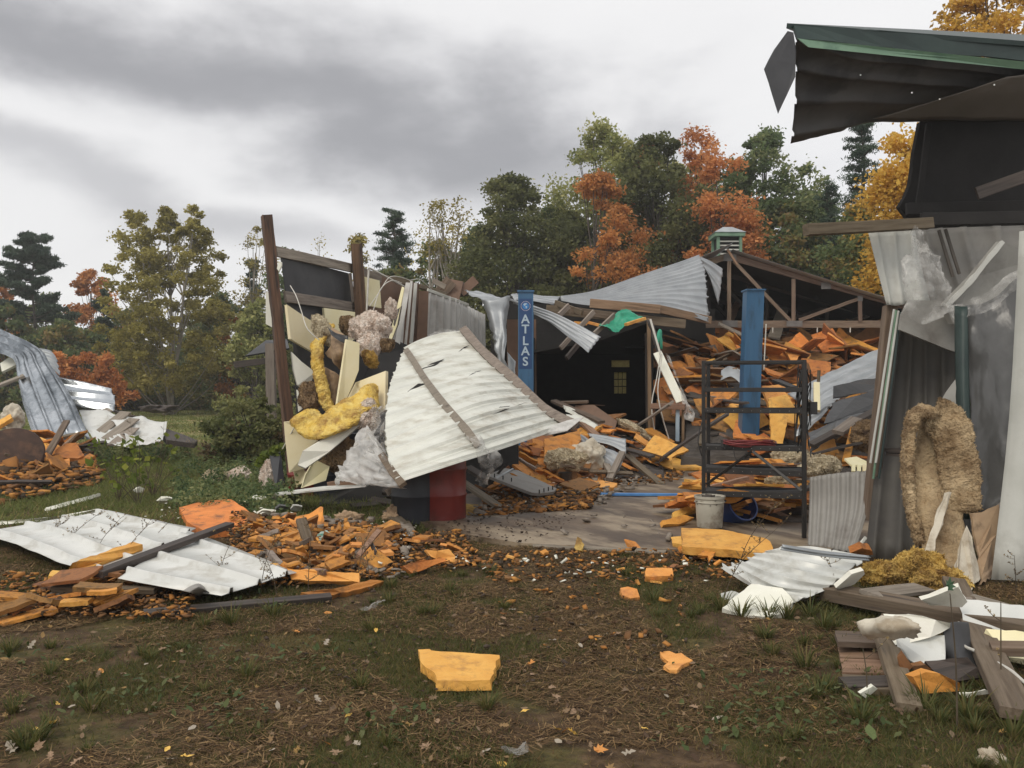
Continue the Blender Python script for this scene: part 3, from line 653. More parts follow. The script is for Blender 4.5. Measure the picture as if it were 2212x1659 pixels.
tree('leafy_tree', 'light green wide tree with sky gaps beside the orange maple', 'tree', 1655, 292, 850, 42, 250, 'green', 'round', 190, 100, .19, seed=25, low=.25, gap=.22)
tree('leafy_tree', 'low green tree behind the roof turret', 'tree', 1690, 440, 850, 40, 260, 'mixed', clumps=150, size=.2, seed=26, low=.02)
pine('white_pine', 'tall blue-green pine rising behind the hanging dark roof sheet', 1862, 255, 850, 36, 170, 28, .12, False, .16, None, 2.0)
pine('white_pine', 'smaller blue-green pine half hidden beside the light green tree', 1790, 400, 850, 38, 90, 29, .1, False, .16, None, 1.2)
tree('leafy_tree', 'yellow-brown tree over the right slope of the barn roof', 'tree', 1850, 455, 850, 32, 130, 'mixed', clumps=90, size=.16, seed=30, low=.1, mix=('yellow', 1, .25))
tree('maple_tree', 'golden maple glowing beside the dark ruined building', 'tree', 1955, 262, 850, 27, 130, 'yellow', 'tall', 120, 110, .14, seed=31, low=.15, gap=.15)
tree('maple_tree', 'yellow maple whose leafy branch shows above the green roof edge', 'tree', 2150, -60, 850, 22, 260, 'yellow', 'round', 80, 110, .13, seed=32, low=.45, gap=.25)
for k, (u, vt, D_, w, lf, lb) in enumerate([(1190, 455, 44, 150, 'green', 'mid green tree filling the gap before the yellowish tall tree'), (1480, 345, 45, 150, 'ygreen', 'pale green tree between the dark middle tree and the red-tipped maple'), (1365, 315, 44, 120, 'green', 'green tree behind the top of the orange maple'), (1760, 420, 42, 150, 'green', 'green tree low beside the smaller blue-green pine'), (1600, 400, 44, 150, 'mixed', 'green-brown tree behind the glowing orange maple'), (1030, 500, 46, 150, 'green', 'green tree low between twiggy tree and dome tree'),
                                           (480, 640, 58, 120, 'mixed', 'brownish tree low beside the tall birch'), (620, 640, 52, 90, 'mixed', 'brownish tree behind the tall brown post'), (700, 600, 54, 170, 'green', 'green tree hidden behind the broken side wall'), (1905, 500, 34, 120, 'mixed', 'brown-green tree under the golden maple'), (290, 660, 60, 160, 'mixed', 'dull tree behind the foot of the birch'), (100, 640, 62, 110, 'green', 'green tree between the flat-topped pine and the orange maple')]):
    tree('leafy_tree', lb, 'tree', u, vt, 850, D_, w, lf, 'round', 90, 100, .2, seed=60 + k, low=.05)
for k, (u, vt, w) in enumerate([(128, 752, 44), (165, 770, 40), (190, 765, 50), (215, 800, 46), (250, 800, 60), (232, 758, 26)]):
    tree('sumac_bush', ['orange-red sumac at the meadow edge nearest the bent roof sheets', 'small orange sumac beside the tallest sumac', 'red sumac in the middle of the clump',
         'crimson low sumac in front of the others', 'spreading red-orange sumac nearest the birch', 'pinkish small sumac standing behind the rest'][k], 'bush', u, vt, 848, 44 + k * .5, w, 'red', 'bush', 16, 70, .17, seed=40 + k, low=.3, group='red sumac bushes at the meadow edge', cr=.12)
tree('leafy_bush', 'dark green bush with small leaves beside the foot of the tall post', 'bush', 545, 858, 1000, 19, 150, 'dkgreen', 'bush', 46, 60, .085, seed=50, low=.08, cr=.10, mix=('brown', 1, .2))
tree('leafy_bush', 'lower green bush in the meadow near the dark boards', 'bush', 500, 900, 1000, 18, 70, 'green', 'bush', 22, 70, .08, seed=51, low=.08, cr=.09)
o = lump('brush_pile', W(345, 882, 34), (.62, .4, .14), M['wood_dark'], sub=4, amp=.5, fine=.2, seed=4)
setp(o, 'low dark pile of brush lying in the green meadow', 'brush pile')

# ------------------------------------------------------------------ the collapsed barn
BX, BY, BZ = W(1574, 547, 23.0).x, 23.0, W(1574, 547, 23.0).z
HALF = 6.04; EZ = W(1574, 698, 23).z - .05
barn = thing('ruined_barn', 'collapsed barn with open roof trusses, dark inside and a small turret on the ridge', 'barn', (BX, BY, 0))
def trusses(y, name='truss', m='wood', full=True):
    tr = thing(name, None, None, (BX, y, EZ)); tr.parent = barn; tr.location = (0, y - BY, EZ)
    def bd(p, q_, w, dy=0, mm=None):
        board('timber', Vector((p[0], y + dy, p[1])), Vector((q_[0], y + dy, q_[1])), .045, w, M[mm or m], tr, up=Vector((0, 0, 1)) if abs(q_[0] - p[0]) > .3 else Vector((1, 0, 0)), rough=.004)
    bd((BX - (.6 if full else 6.0), EZ + .02), (BX + HALF, EZ + .02), .19)
    bd((BX - .05, BZ - .07), (BX + HALF + .35, EZ + .02), .175, .003)
    bd((BX - (1.2 if full else 6.0), BZ - .07 - (1.2 if full else 6.0) * (BZ - EZ) / HALF), (BX, BZ - .07), .175, .003)
    k = (BZ - EZ) / HALF
    bd((BX, EZ + .1), (BX, BZ - .1), .10, -.048)
    for s in ((1,) if full else (1, -1)):
        bd((BX + .12 * s, BZ - .22), (BX + 1.62 * s, EZ + .1), .09, -.048)
        bd((BX + 1.70 * s, EZ + .1), (BX + 1.70 * s, BZ - .15 - 1.70 * k), .10, -.048)
        bd((BX + 1.85 * s, EZ + .12), (BX + 3.40 * s, BZ - .15 - 3.40 * k), .09, -.048)
        bd((BX + 3.46 * s, EZ + .1), (BX + 3.46 * s, BZ - .15 - 3.46 * k), .10, -.048)
    if full:
        for (x, z, w_, h_) in ((BX + .02, BZ - .12, .34, .2), (BX + .02, EZ + .03, .4, .17), (BX + 1.72, EZ + .03, .42, .15), (BX + 2.55, BZ - .07 - 2.55 * k, .26, .17), (BX + 3.45, BZ - .15 - 3.35 * k, .14, .14)):
            prism('nail_plate', [Vector((x - w_ / 2, y - .076, z - h_ / 2)), Vector((x + w_ / 2, y - .076, z - h_ / 2)), Vector((x + w_ / 2, y - .076, z + h_ / 2)), Vector((x - w_ / 2, y - .076, z + h_ / 2))], .004, M['plate'], tr)
        for x in (1.15, 2.33, 3.2):
            board('hook', Vector((BX + x, y - .05, EZ - .07)), Vector((BX + x, y - .05, EZ - .2)), .03, .02, M['wire'], tr, up=Vector((0, 1, 0)))
    return tr
trusses(23.0, m='wood_truss'); 
for y in (25.4, 27.8, 30.2): trusses(y, m='wood_dark', full=False)
def roofz(dx): return BZ + .08 - abs(dx) * (BZ - EZ) / HALF
sheet('roof_sheet', [[Vector((BX + .05, 22.75, roofz(.05))), Vector((BX + 3, 22.7, roofz(3) - .02)), Vector((BX + HALF + .5, 22.7, roofz(HALF + .5)))],
                     [Vector((BX + .05, 31.2, roofz(.05))), Vector((BX + 3, 31.2, roofz(3))), Vector((BX + HALF + .5, 31.2, roofz(HALF + .5)))]], M['metal'], barn, ribs=22, rib_h=.03, nu=16, along='u', th=.004)
sheet('roof_sheet', [[Vector((BX - 1.35, 22.9, roofz(1.2) - .05)), Vector((BX - .6, 22.65, roofz(.6) + .05)), Vector((BX + .02, 22.6, roofz(0) + .14))],
                     [Vector((BX - 1.35, 31.2, roofz(1.35) - .06)), Vector((BX - .6, 31.2, roofz(.6))), Vector((BX + .02, 31.2, roofz(0)))]], M['metal'], barn, ribs=22, rib_h=.03, nu=8, along='u', th=.004)
sheet('roof_sheet', [[Vector((BX - HALF - .3, 24.2, roofz(HALF) - .25)), Vector((BX - 1.3, 24.2, roofz(1.3) - .12))], [Vector((BX - HALF - .3, 31.2, roofz(HALF) - .25)), Vector((BX - 1.3, 31.2, roofz(1.3) - .06))]], M['metal'], barn, ribs=18, rib_h=.03, nu=8, along='u', th=.004)  # unseen left slope, added whole to keep light out of the barn
prism('roof_shade', [Vector((BX + .1, 23.3, roofz(.1) - .07)), Vector((BX + HALF + .3, 23.3, roofz(HALF + .3) - .07)), Vector((BX + HALF + .3, 31, roofz(HALF + .3) - .07)), Vector((BX + .1, 31, roofz(.1) - .07))], .01, M['black'], barn, flip=False)  # black layer added so the roof underside looks shaded
board('ridge_batten', Vector((BX - .1, 22.75, roofz(0) - .02)), Vector((BX + .16, 22.75, BZ - .34)), .06, .05, M['wood_tan'], barn, up=Vector((0, 1, 0)))
# walls: back with its window openings, and the side
def wall(name, pts, m, parent, th=.08): return prism(name, pts, th, m, parent, flip=True)
wy = 31.0
def WB(u, v): return W(u, v, wy)
def rectw(u0, v0, u1, v1): return [Vector((W(u0, v0, wy).x, wy, W(u0, v0, wy).z)), Vector((W(u1, v0, wy).x, wy, W(u0, v0, wy).z)), Vector((W(u1, v0, wy).x, wy, max(.0, W(u0, v1, wy).z))), Vector((W(u0, v0, wy).x, wy, max(.0, W(u0, v1, wy).z)))]
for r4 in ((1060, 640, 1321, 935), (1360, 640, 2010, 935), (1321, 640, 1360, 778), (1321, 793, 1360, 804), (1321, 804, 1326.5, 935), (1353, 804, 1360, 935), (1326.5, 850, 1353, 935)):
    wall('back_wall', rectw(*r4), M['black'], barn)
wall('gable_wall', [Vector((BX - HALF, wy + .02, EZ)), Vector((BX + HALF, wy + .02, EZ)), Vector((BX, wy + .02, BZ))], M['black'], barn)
wn_ = obj('window', *[[p + Vector((0, .05, 0)) for p in rectw(1326.5, 804, 1353, 850)], [(0, 1, 2, 3)]], M['pane'], barn)
tp = obj('transom_window', *[[p + Vector((0, .05, 0)) for p in rectw(1321, 778, 1360, 793)], [(0, 1, 2, 3)]], M['pane'], barn)
for k in (1, 2):
    u = 1326.5 + 26.5 * k / 3; v = 804 + 46 * k / 3
    board('muntin', W(u, 804, wy - .02), W(u, 850, wy - .02), .02, .035, M['black'], wn_, up=Vector((0, 1, 0)))
    board('muntin', W(1326.5, v, wy - .02), W(1353, v, wy - .02), .035, .02, M['black'], wn_, up=Vector((0, 1, 0)))
wall('side_wall', [Vector((BX + HALF, 22.5, 0)), Vector((BX + HALF, 31, 0)), Vector((BX + HALF, 31, EZ)), Vector((BX + HALF, 22.5, EZ))], M['black'], barn)
wall('side_wall', [Vector((BX - HALF, 24, 0)), Vector((BX - HALF, 31, 0)), Vector((BX - HALF, 31, EZ)), Vector((BX - HALF, 24, EZ))], M['black'], barn)
# ridge turret
ty_ = 28.0; c0 = W(1569.5, 541, ty_); s_ = ty_ / F
tur = thing('turret', None, None, c0); tur.parent = barn; tur.location = c0 - Vector((BX, BY, 0)); tur['label'] = 'green louvred ventilation turret with metal cap'
def bx6(name, cx, cy, z0, z1, wx, wy_, m, par, taper=0):
    V = [(cx + sx * (wx - (taper if z == z1 else 0)) / 2, cy + sy * (wy_ - (taper if z == z1 else 0)) / 2, z) for z in (z0, z1) for sx, sy in ((-1, -1), (1, -1), (1, 1), (-1, 1))]
    return obj(name, V, [(3, 2, 1, 0), (4, 5, 6, 7), (0, 1, 5, 4), (1, 2, 6, 5), (2, 3, 7, 6), (3, 0, 4, 7)], M[m], par)
bw = 53 * s_; zb = BZ - .1; zt = W(0, 515, ty_).z
bx6('core', c0.x, ty_, zb, zt, bw - .14, bw - .14, 'black', tur)
for sx, sy in ((-1, -1), (1, -1), (1, 1), (-1, 1)):
    bx6('corner_post', c0.x + sx * (bw / 2 - .04), ty_ + sy * (bw / 2 - .04), zb, zt, .09, .09, 'green', tur)
for k in range(9):
    z = zb + .12 + k * (zt - zb - .16) / 9
    prism('slat', [Vector((c0.x - bw / 2 + .09, ty_ - bw / 2 + .06, z + .05)), Vector((c0.x + bw / 2 - .09, ty_ - bw / 2 + .06, z + .05)), Vector((c0.x + bw / 2 - .09, ty_ - bw / 2 + .0, z)), Vector((c0.x - bw / 2 + .09, ty_ - bw / 2 + .0, z))], .012, M['wall_pale'], tur)
bx6('fascia', c0.x, ty_, zt, zt + .12, 64 * s_, 64 * s_, 'green', tur)
bx6('cap', c0.x, ty_, zt + .122, zt + .34, 68 * s_, 68 * s_, 'metal', tur, taper=.72)
# twisted roof sheets still hanging on the barn's fallen side
o = sheet('roof_sheet', [[(1212, 644, 20.6), (1286, 631, 21.2), (1385, 596, 21.8), (1465, 569, 22.2), (1511, 552, 22.4)],
                     [(1212, 647, 20.2), (1300, 648, 20.6), (1390, 625, 21.0), (1470, 610, 21.2), (1524, 598, 21.4)],
                     [(1214, 650, 19.6), (1273, 660, 19.6), (1380, 662, 19.8), (1450, 670, 20.0), (1530, 695, 20.2)]], M['metal'], ribs=13, rib_h=.05, nu=40, th=.004, ragged=.05, crumple=.010, cs=.5, ridge=.10)
setp(o, 'large grey fan-shaped roof sheet sagging from the barn ridge', 'roof sheet')
o = sheet('roof_sheet', [[(1507, 552, 22.3), (1535, 564, 22.3), (1562, 581, 22.3)], [(1518, 575, 22.25), (1540, 600, 22.2), (1556, 625, 22.2)], [(1531, 590, 22.2), (1540, 620, 22.15), (1551, 656, 22.1)]], M['metal'], ribs=3, rib_h=.02, nu=10, th=.004, ragged=.05)
setp(o, 'small torn folded roof sheet hanging beside the king post of the truss', 'roof sheet')
o = sheet('roof_sheet', [[(1102, 639, 19.8), (1130, 636, 20.2), (1175, 638, 20.6), (1211, 641, 20.8)], [(1112, 648, 19.4), (1140, 650, 19.6), (1175, 654, 19.8), (1196, 659, 20)]], M['metal'], ribs=3, rib_h=.02, nu=16, th=.004, crumple=.03)
setp(o, 'flat grey roof sheet lying behind the lettered lift post', 'roof sheet')
o = sheet('roof_sheet', [[(1004, 625, 18.6), (1030, 630, 19), (1062, 638, 19), (1100, 641, 19.2)], [(1020, 640, 17.8), (1046, 650, 17.6), (1075, 652, 17.8), (1098, 650, 18)]], M['metal'], ribs=3, rib_h=.02, nu=16, th=.004, crumple=.06)
setp(o, 'curled grey roof sheet on top of the broken white wall', 'roof sheet')
o = sheet('roof_sheet', [[(1043, 647, 17.5), (1058, 700, 17.3), (1074, 760, 17.1), (1086, 830, 16.9)], [(1070, 648, 17.3), (1078, 700, 17.1), (1084, 760, 17.0), (1092, 838, 16.9)], [(1097, 642, 17.6), (1097, 700, 17.2), (1094, 770, 16.9), (1112, 850, 16.8)]], M['metal'], ribs=2, rib_h=.03, nu=20, th=.004, crumple=.10, cs=1.6)
setp(o, 'crumpled grey sheet hanging straight down in front of the white wall', 'roof sheet')
o = sheet('roof_sheet', [[(1096, 760, 17.6), (1100, 820, 17.3)], [(1112, 780, 17.4), (1114, 860, 17.1)]], M['metal'], nu=8, nv=8, th=.004, crumple=.05)
setp(o, 'narrow grey sheet strip behind the hanging crumpled sheet', 'roof sheet')
o = sheet('roof_sheet', [[(1097, 643, 18.6), (1165, 664, 17.4), (1235, 694, 16.9), (1298, 728, 16.6)], [(1140, 668, 18.0), (1182, 693, 17.1), (1228, 728, 16.6), (1271, 762, 16.2)]], M['metal'], ribs=4, rib_h=.035, nu=24, th=.004, crumple=.015)
setp(o, 'ribbed grey roof sheet drooping diagonally past the lettered lift post', 'roof sheet')
o = prism('shade_panel', [P(p) for p in ((1095, 646, 23), (1215, 652, 23), (1545, 668, 23.5), (1545, 745, 23.5), (1095, 760, 23))], .05, M['black'])  # black panel added to paint the shade behind the rafters
setp(o, 'black panel added as the shade beneath the fan-shaped roof sheet', 'ceiling panel')
RB = [((1275, 655, 19.2), (1425, 668, 19.6), .2, .05, 'wood_tan', 'long tan rafter just under the fan-shaped roof sheet'), ((1232, 670, 18.8), (1330, 684, 19.2), .16, .05, 'wood', 'brown rafter crossing under the fan-shaped sheet'),
      ((1283, 673, 18.2), (1211, 752, 17.6), .1, .05, 'wood_grey', 'grey rafter end poking down past the drooping sheet'), ((1228, 661, 18.6), (1207, 682, 18.2), .12, .05, 'wood_grey', 'short grey rafter stub above the drooping sheet'),
      ((1327, 681, 18), (1283, 722, 17.4), .1, .05, 'wood_grey', 'thin grey rafter beside the green tarp'), ((1262, 728, 18.4), (1224, 774, 18), .1, .06, 'wood_dark', 'dark rafter end hanging in the doorway of the dark room'),
      ((1200, 654, 19.4), (1258, 676, 18.6), .12, .05, 'wood', 'rafter leaning between drooping sheet and fan-shaped sheet'), ((1180, 668, 19.3), (1480, 700, 19.8), .2, .06, 'wood', 'long dark beam carrying the fallen roof over the dark room'),
      ((1425, 668, 19.7), (1535, 692, 20.4), .18, .06, 'wood_tan', 'brown beam behind the corner of the fan-shaped sheet')]
for a, b, w_, t_, m_, lb in RB:
    setp(board('rafter', P(a), P(b), t_, w_, M[m_]), lb, 'rafter', 'broken rafters under the fallen roof')

# the dark room under the fallen roof
room = thing('dark_room', 'pitch dark workshop room standing open under the fallen roof', 'workshop room', (1.8, 18.6, 0))  # walls and ceiling are near-black, so the room's shade is in their colour
def q3(*t): return [P(p) for p in t]
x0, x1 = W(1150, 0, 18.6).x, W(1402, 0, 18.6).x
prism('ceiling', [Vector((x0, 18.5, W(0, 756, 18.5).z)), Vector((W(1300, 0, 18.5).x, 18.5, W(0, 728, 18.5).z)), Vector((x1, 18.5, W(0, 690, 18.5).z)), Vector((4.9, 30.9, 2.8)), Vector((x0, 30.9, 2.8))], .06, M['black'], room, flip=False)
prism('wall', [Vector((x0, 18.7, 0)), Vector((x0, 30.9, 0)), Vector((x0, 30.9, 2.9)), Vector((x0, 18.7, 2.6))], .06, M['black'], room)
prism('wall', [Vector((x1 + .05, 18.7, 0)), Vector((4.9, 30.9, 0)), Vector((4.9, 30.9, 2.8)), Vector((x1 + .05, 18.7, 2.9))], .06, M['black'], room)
prism('wall', q3((1095, 690, 18.9), (1158, 690, 18.9), (1160, 960, 18.9), (1095, 960, 18.9)), .05, M['brown_panel'], room)
board('door_post', P((1401, 688, 18.2)), P((1404, 955, 18.2)), .07, .1, M['wood_tan'], room, up=Vector((0, 1, 0)))
board('door_post', P((1396, 720, 18.25)), P((1399, 952, 18.25)), .06, .05, M['wood_dark'], room, up=Vector((0, 1, 0)))
o = sheet('tarp', [[(1297, 712, 17.7), (1320, 690, 18), (1345, 680, 18.2), (1378, 683, 18.3)], [(1300, 718, 17.5), (1325, 705, 17.8), (1350, 693, 18), (1392, 688, 18.2)], [(1312, 719, 17.4), (1335, 716, 17.6), (1352, 703, 17.8), (1376, 696, 18)]], M['tarp'], nu=30, nv=20, crumple=.12, cs=2.5)
setp(o, 'crumpled bright green tarp lying on the roof of the dark room', 'tarp')
o = sheet('tarp', [[(1418, 722, 17.8), (1424, 712, 17.9), (1428, 718, 17.9)], [(1416, 738, 17.7), (1424, 735, 17.7), (1431, 740, 17.8)], [(1418, 750, 17.7), (1427, 753, 17.7), (1435, 754, 17.8)]], M['tarp'], nu=12, nv=12, crumple=.08, cs=2.5)
setp(o, 'small strip of green tarp caught beside the tan door post', 'tarp')
for k, (a, b) in enumerate((((1352, 701, 17.6), (1392, 688, 17.8)), ((1240, 697, 18.6), (1268, 700, 18.6)), ((1268, 696, 18.8), (1300, 704, 18.6)))):
    setp(board('foam_strip', P(a), P(b), .12, .06, M['foam_bright']), ['thin orange foam strip on the edge of the green tarp', 'orange foam block between the broken rafters', 'second orange foam block beside the green tarp'][k], 'foam strip')
sheet('cover', [[(1396, 690, 17.9), (1404, 690, 17.9), (1416, 700, 17.9)], [(1404, 700, 17.8), (1413, 730, 17.7), (1424, 745, 17.7)], [(1408, 720, 17.8), (1418, 760, 17.6), (1432, 790, 17.5)]], M['wood_dark'], room, nu=10, nv=14, crumple=.06)
o = board('wall_strip', P((1420, 762, 17.4)), P((1470, 868, 16.8)), .17, .05, M['white_foam'], up=Vector((0, -1, 0)))
setp(o, 'pale leaning strip of wall panel between the dark room and the orange heap', 'wall strip')
o = board('wall_strip', P((1405, 690, 17.6)), P((1428, 770, 17.3)), .04, .03, M['wire'], up=Vector((0, -1, 0)))
setp(o, 'thin pale strip dangling from the top of the door post', 'wall strip')
wb = thing('workbench', 'rough wooden bench frame with one pale blue leg by the dark room', 'workbench', G(1440, 960, .05))
board('rail', P((1408, 877, 16.9)), P((1481, 879, 16.7)), .3, .11, M['wood_tan'], wb)
board('leg', P((1464, 884, 16.7)), P((1463, 953, 16.7)), .07, .06, M['letter'], wb, up=Vector((0, 1, 0)))
board('leg', P((1476, 884, 16.7)), P((1475, 955, 16.7)), .05, .05, M['wood_tan'], wb, up=Vector((0, 1, 0)))
board('leg', P((1412, 884, 16.9)), P((1412, 953, 16.9)), .05, .05, M['wood_tan'], wb, up=Vector((0, 1, 0)))
for k, pts in enumerate((((1427, 765, 17.1), (1418, 820, 17), (1408, 870, 16.8), (1412, 920, 16.7), (1424, 962, 16.6)), ((1430, 766, 17.1), (1426, 800, 16.8), (1421, 850, 16.6), (1432, 905, 16.5), (1445, 948, 16.5), (1446, 962, 16.5)))):
    setp(tube('cable', [P(p) for p in pts], .012, M['wire'], n=16), ['pale cable hanging along the door post of the dark room', 'pale cable curving down in front of the bench'][k], 'cable')
o = sheet('plastic_film', [[(1436, 765, 17), (1446, 770, 17)], [(1462, 820, 16.9), (1478, 850, 16.8)], [(1474, 870, 16.7), (1500, 890, 16.6)], [(1478, 905, 16.6), (1497, 912, 16.6)]], M['film'], nu=12, nv=24, crumple=.08, smooth=True)
setp(o, 'torn clear plastic film trailing from the leaning pale strip', 'plastic film')

# ------------------------------------------------------------------ the two-post lift
def lift_post(label, u0, u1, vt, ub0, vb, D, text=False):
    b = W((ub0 + (u1 - u0) / 2), vb, D); b.z = .05; wpx = (u1 - u0)
    t = thing('lift_post', label, 'car lift post', b)
    w_ = wpx / F * D; H = W(0, vt, D).z
    top = W((u0 + u1) / 2, vt, D)
    def vert(fx, z, y): k = (z - .05) / (H - .05); cx = b.x + (top.x - b.x) * k; return Vector((cx + fx * w_ / 2, D + y, z))
    def column(name, fx0, fx1, y0, y1, z0, z1, m, par=t):
        V = [vert(fx, z, y) for z in (z0, z1) for fx, y in ((fx0, y0), (fx1, y0), (fx1, y1), (fx0, y1))]
        return obj(name, V, [(3, 2, 1, 0), (4, 5, 6, 7), (0, 1, 5, 4), (1, 2, 6, 5), (2, 3, 7, 6), (3, 0, 4, 7)], M[m], par)
    column('column', -1, 1, 0, .05, .05, H - .03, 'blue')
    column('flange', -1, -.82, .05, .3, .05, H - .03, 'blue'); column('flange', .82, 1, .05, .3, .05, H - .03, 'blue')
    column('lip', .83, 1.12, .302, .34, .05, H - .03 - (.35 if text else 0), 'blue')
    column('cap', -1.12, 1.14, -.03, .36, H - .03, H, 'blue')
    column('base_plate', -1.5, 1.5, -.1, .5, .052, .072, 'blue')
    if text:
        s = D / F
        def face(u, v, dz=0): return Vector((vert((u - u0 - wpx / 2) / (wpx / 2), W(0, v, D).z, 0).x, D - .004 - dz, W(0, v, D).z))
        prism('decal', [face(1121.5, 645), face(1149, 645), face(1149, 797), face(1121.5, 797)], .003, M['decal'], t)
        cx, cy = 1135.5, 661
        gl = prism('globe', [face(cx + 7.2 * math.cos(a), cy + 7.2 * math.sin(a), .002) for a in np.linspace(0, 2 * math.pi, 28, endpoint=False)], .003, M['globe'], t)
        for land in (((-5, -3), (-3, -5.5), (1, -6.3), (3, -5), (1.5, -3), (-.5, -2), (-1.5, 0), (-3, -.5)), ((-.2, 0), (2, .4), (3.6, 1.6), (2.6, 3.4), (1.2, 5.8), (.4, 4), (-.2, 2))):
            prism('continent', [face(cx + x, cy + y, .0045) for x, y in land], .002, M['letter'], gl)
        for k in range(22):
            a = 2 * math.pi * k / 22
            p = [(cx + (9.0 + dr) * math.cos(a + da), cy + (9.0 + dr) * math.sin(a + da)) for dr, da in ((0, -.07), (1.8, -.05), (1.8, .05), (0, .07))]
            prism('emblem_mark', [face(x, y, .002) for x, y in p], .002, M['label_pale'], t)
        for ch, v in zip('ATLAS', (690, 711.8, 737, 759, 781.6)):
            cu = bpy.data.curves.new('letter', 'FONT'); cu.body = ch; cu.align_x = 'CENTER'; cu.align_y = 'CENTER'; cu.size = 26.5 * s; cu.extrude = .002; cu.offset = .0045
            cu.materials.append(M['letter'])
            tmp = bpy.data.objects.new('letter', cu); me_ = bpy.data.meshes.new_from_object(tmp); bpy.data.objects.remove(tmp)
            lo = bpy.data.objects.new('letter', me_); COL.objects.link(lo); lo.parent = t
            lo.location = face(1135, v, .004) - b; lo.rotation_euler = (R(90), 0, 0); lo.scale = (1.0, 1, 1)
    return t
lift_post('blue car lift post lettered ATLAS with a globe emblem', 1119.5, 1152, 627, 1120, 1016, 16.1, True)
lift_post('plain blue car lift post behind the black shelving rack', 1614, 1651.5, 624, 1607, 1011, 16.3)
hose = tube('hose', [P(p) for p in ((1115, 1010, 15.6), (1105, 985, 15.2), (1118, 1036 - 10, 14.9), (1140, 1030, 14.9), (1155, 1000, 15.1), (1153, 960, 15.6))], .013, M['cord'], n=24)
setp(hose, 'dark red hose looping round the foot of the lettered lift post', 'hose')
o = tube('cord', [W(1655, 700, 16), W(1652, 760, 16.0), W(1650, 800, 16)], .012, M['wire'])
setp(o, 'white cord hanging beside the plain blue lift post', 'cord')

# ------------------------------------------------------------------ the standing side wall and its tangle of insulation
WU = Vector((0, 0, 1))
def plank(name, a, b, w_, t_, m, parent=None, up=(0, -1, 0)): return board(name, P(a), P(b), w_, t_, M[m], parent, up=Vector(up))
swl = thing('broken_side_wall', 'broken post wall leaning outwards with grey rails and dark sheathing', 'wall', G(640, 1060))
# two brown posts
def post_obj(name, top, bot, w_, m, parent, ang=.35):
    return board(name, P(bot), P(top), w_, w_, M[m], parent, up=Vector((math.sin(ang), -math.cos(ang), 0)), rough=.006)
post_obj('post', (576, 466, 13.0), (636, 1052, 13.0), .145, 'post', swl, .5)
post_obj('post', (770.5, 529, 15.6), (783, 760, 15.6), .20, 'post', swl, .15)
plank('rail', (596, 543, 13.15), (764, 580, 15.75), .16, .045, 'wood_grey', swl)
plank('rail', (616, 641, 13.1), (768, 664, 15.7), .17, .045, 'wood_grey', swl)
plank('rail', (783, 588, 15.9), (822, 603, 16.8), .17, .045, 'wood_grey', swl)
plank('rail', (818, 598, 16.9), (890, 612, 18), .12, .05, 'wood', swl)
prism('sheathing', [P(p) for p in ((608, 552, 13.3), (760, 592, 15.9), (764, 740, 15.9), (630, 720, 13.3))], .02, M['tar'], swl)
plank('batten', (756, 590, 15.6), (763, 652, 15.6), .055, .03, 'wood_grey', swl)
prism('sheathing', [P(p) for p in ((784, 590, 16.3), (905, 612, 18.3), (905, 760, 18.3), (786, 740, 16.3))], .02, M['brown_panel'], swl)
plank('plate', (905, 618, 18.3), (960, 636, 19.3), .1, .09, 'wood', swl, (0, 0, 1))
# off-white siding further along
sheet('siding', [[(924, 628, 18.4), (985, 645, 19.4), (1012, 662, 20), (1048, 680, 21)], [(918, 745, 18.4), (985, 750, 19.4), (1012, 752, 20), (1050, 870, 21)]], M['wall_white'], swl, ribs=14, rib_h=.02, along='v', nv=6, th=.004)
plank('trim', (924, 626, 18.35), (1012, 659, 19.9), .06, .03, 'white_dirty', swl)
prism('door_panel', [P(p) for p in ((905, 628, 18), (926, 629, 18.1), (922, 745, 18.1), (900, 745, 18))], .04, M['brown_panel'], swl)
for k, (a, b, w_, m_) in enumerate((((889, 608, 17.6), (876, 745, 17.2), .05, 'wall_white'), ((898, 612, 17.8), (888, 742, 17.5), .07, 'wall_pale'), ((882, 612, 17.3), (858, 744, 16.4), .10, 'wall_white'))):
    setp(plank('wall_strip', a, b, w_, .04, m_), ['thin white upright strip beside the brown door panel', 'pale upright strip nearest the brown door panel', 'broad white strip leaning against the upright strips'][k], 'wall strip')
def pset(name, lb, cat, pts, th, m, **k): return setp(prism(name, [P(p) for p in pts], th, M[m], **k), lb, cat)
FB = 'foam_board'
pset(FB, 'tall pale board with dark back leaning between insulation rolls and upright strips', 'foam board', ((869, 616, 16.8), (874, 618, 16.8), (858, 700, 16.2), (846, 734, 16), (840, 730, 16)), .07, 'yellow')
pset(FB, 'dark face of a torn board beside the pale tall board', 'board', ((869, 660, 16.5), (862, 700, 16.3), (847, 736, 16), (842, 734, 16), (856, 670, 16.4)), .02, 'soffit2')
pset(FB, 'white board triangle behind the upright strips', 'foam board', ((884, 622, 17.6), (874, 690, 17.2), (870, 745, 17), (846, 742, 16.6), (866, 640, 17.2)), .03, 'wall_white')
pset(FB, 'yellow foam board between second post and white pipe', 'foam board', ((788, 598, 15.9), (820, 606, 16.4), (824, 666, 16.4), (792, 659, 15.9)), .05, 'yellow')
pset(FB, 'grey panel strip behind the yellow board next to the white pipe', 'panel', ((822, 590, 17.4), (832, 594, 17.4), (836, 652, 17.4), (824, 650, 17.4)), .03, 'wall_grey')
pset(FB, 'largest cream foam board slanting down behind the tall post', 'foam board', ((620, 658, 12.9), (678, 697, 13.4), (692, 740, 13.5), (682, 764, 13.4), (628, 732, 12.9)), .05, 'yellow')
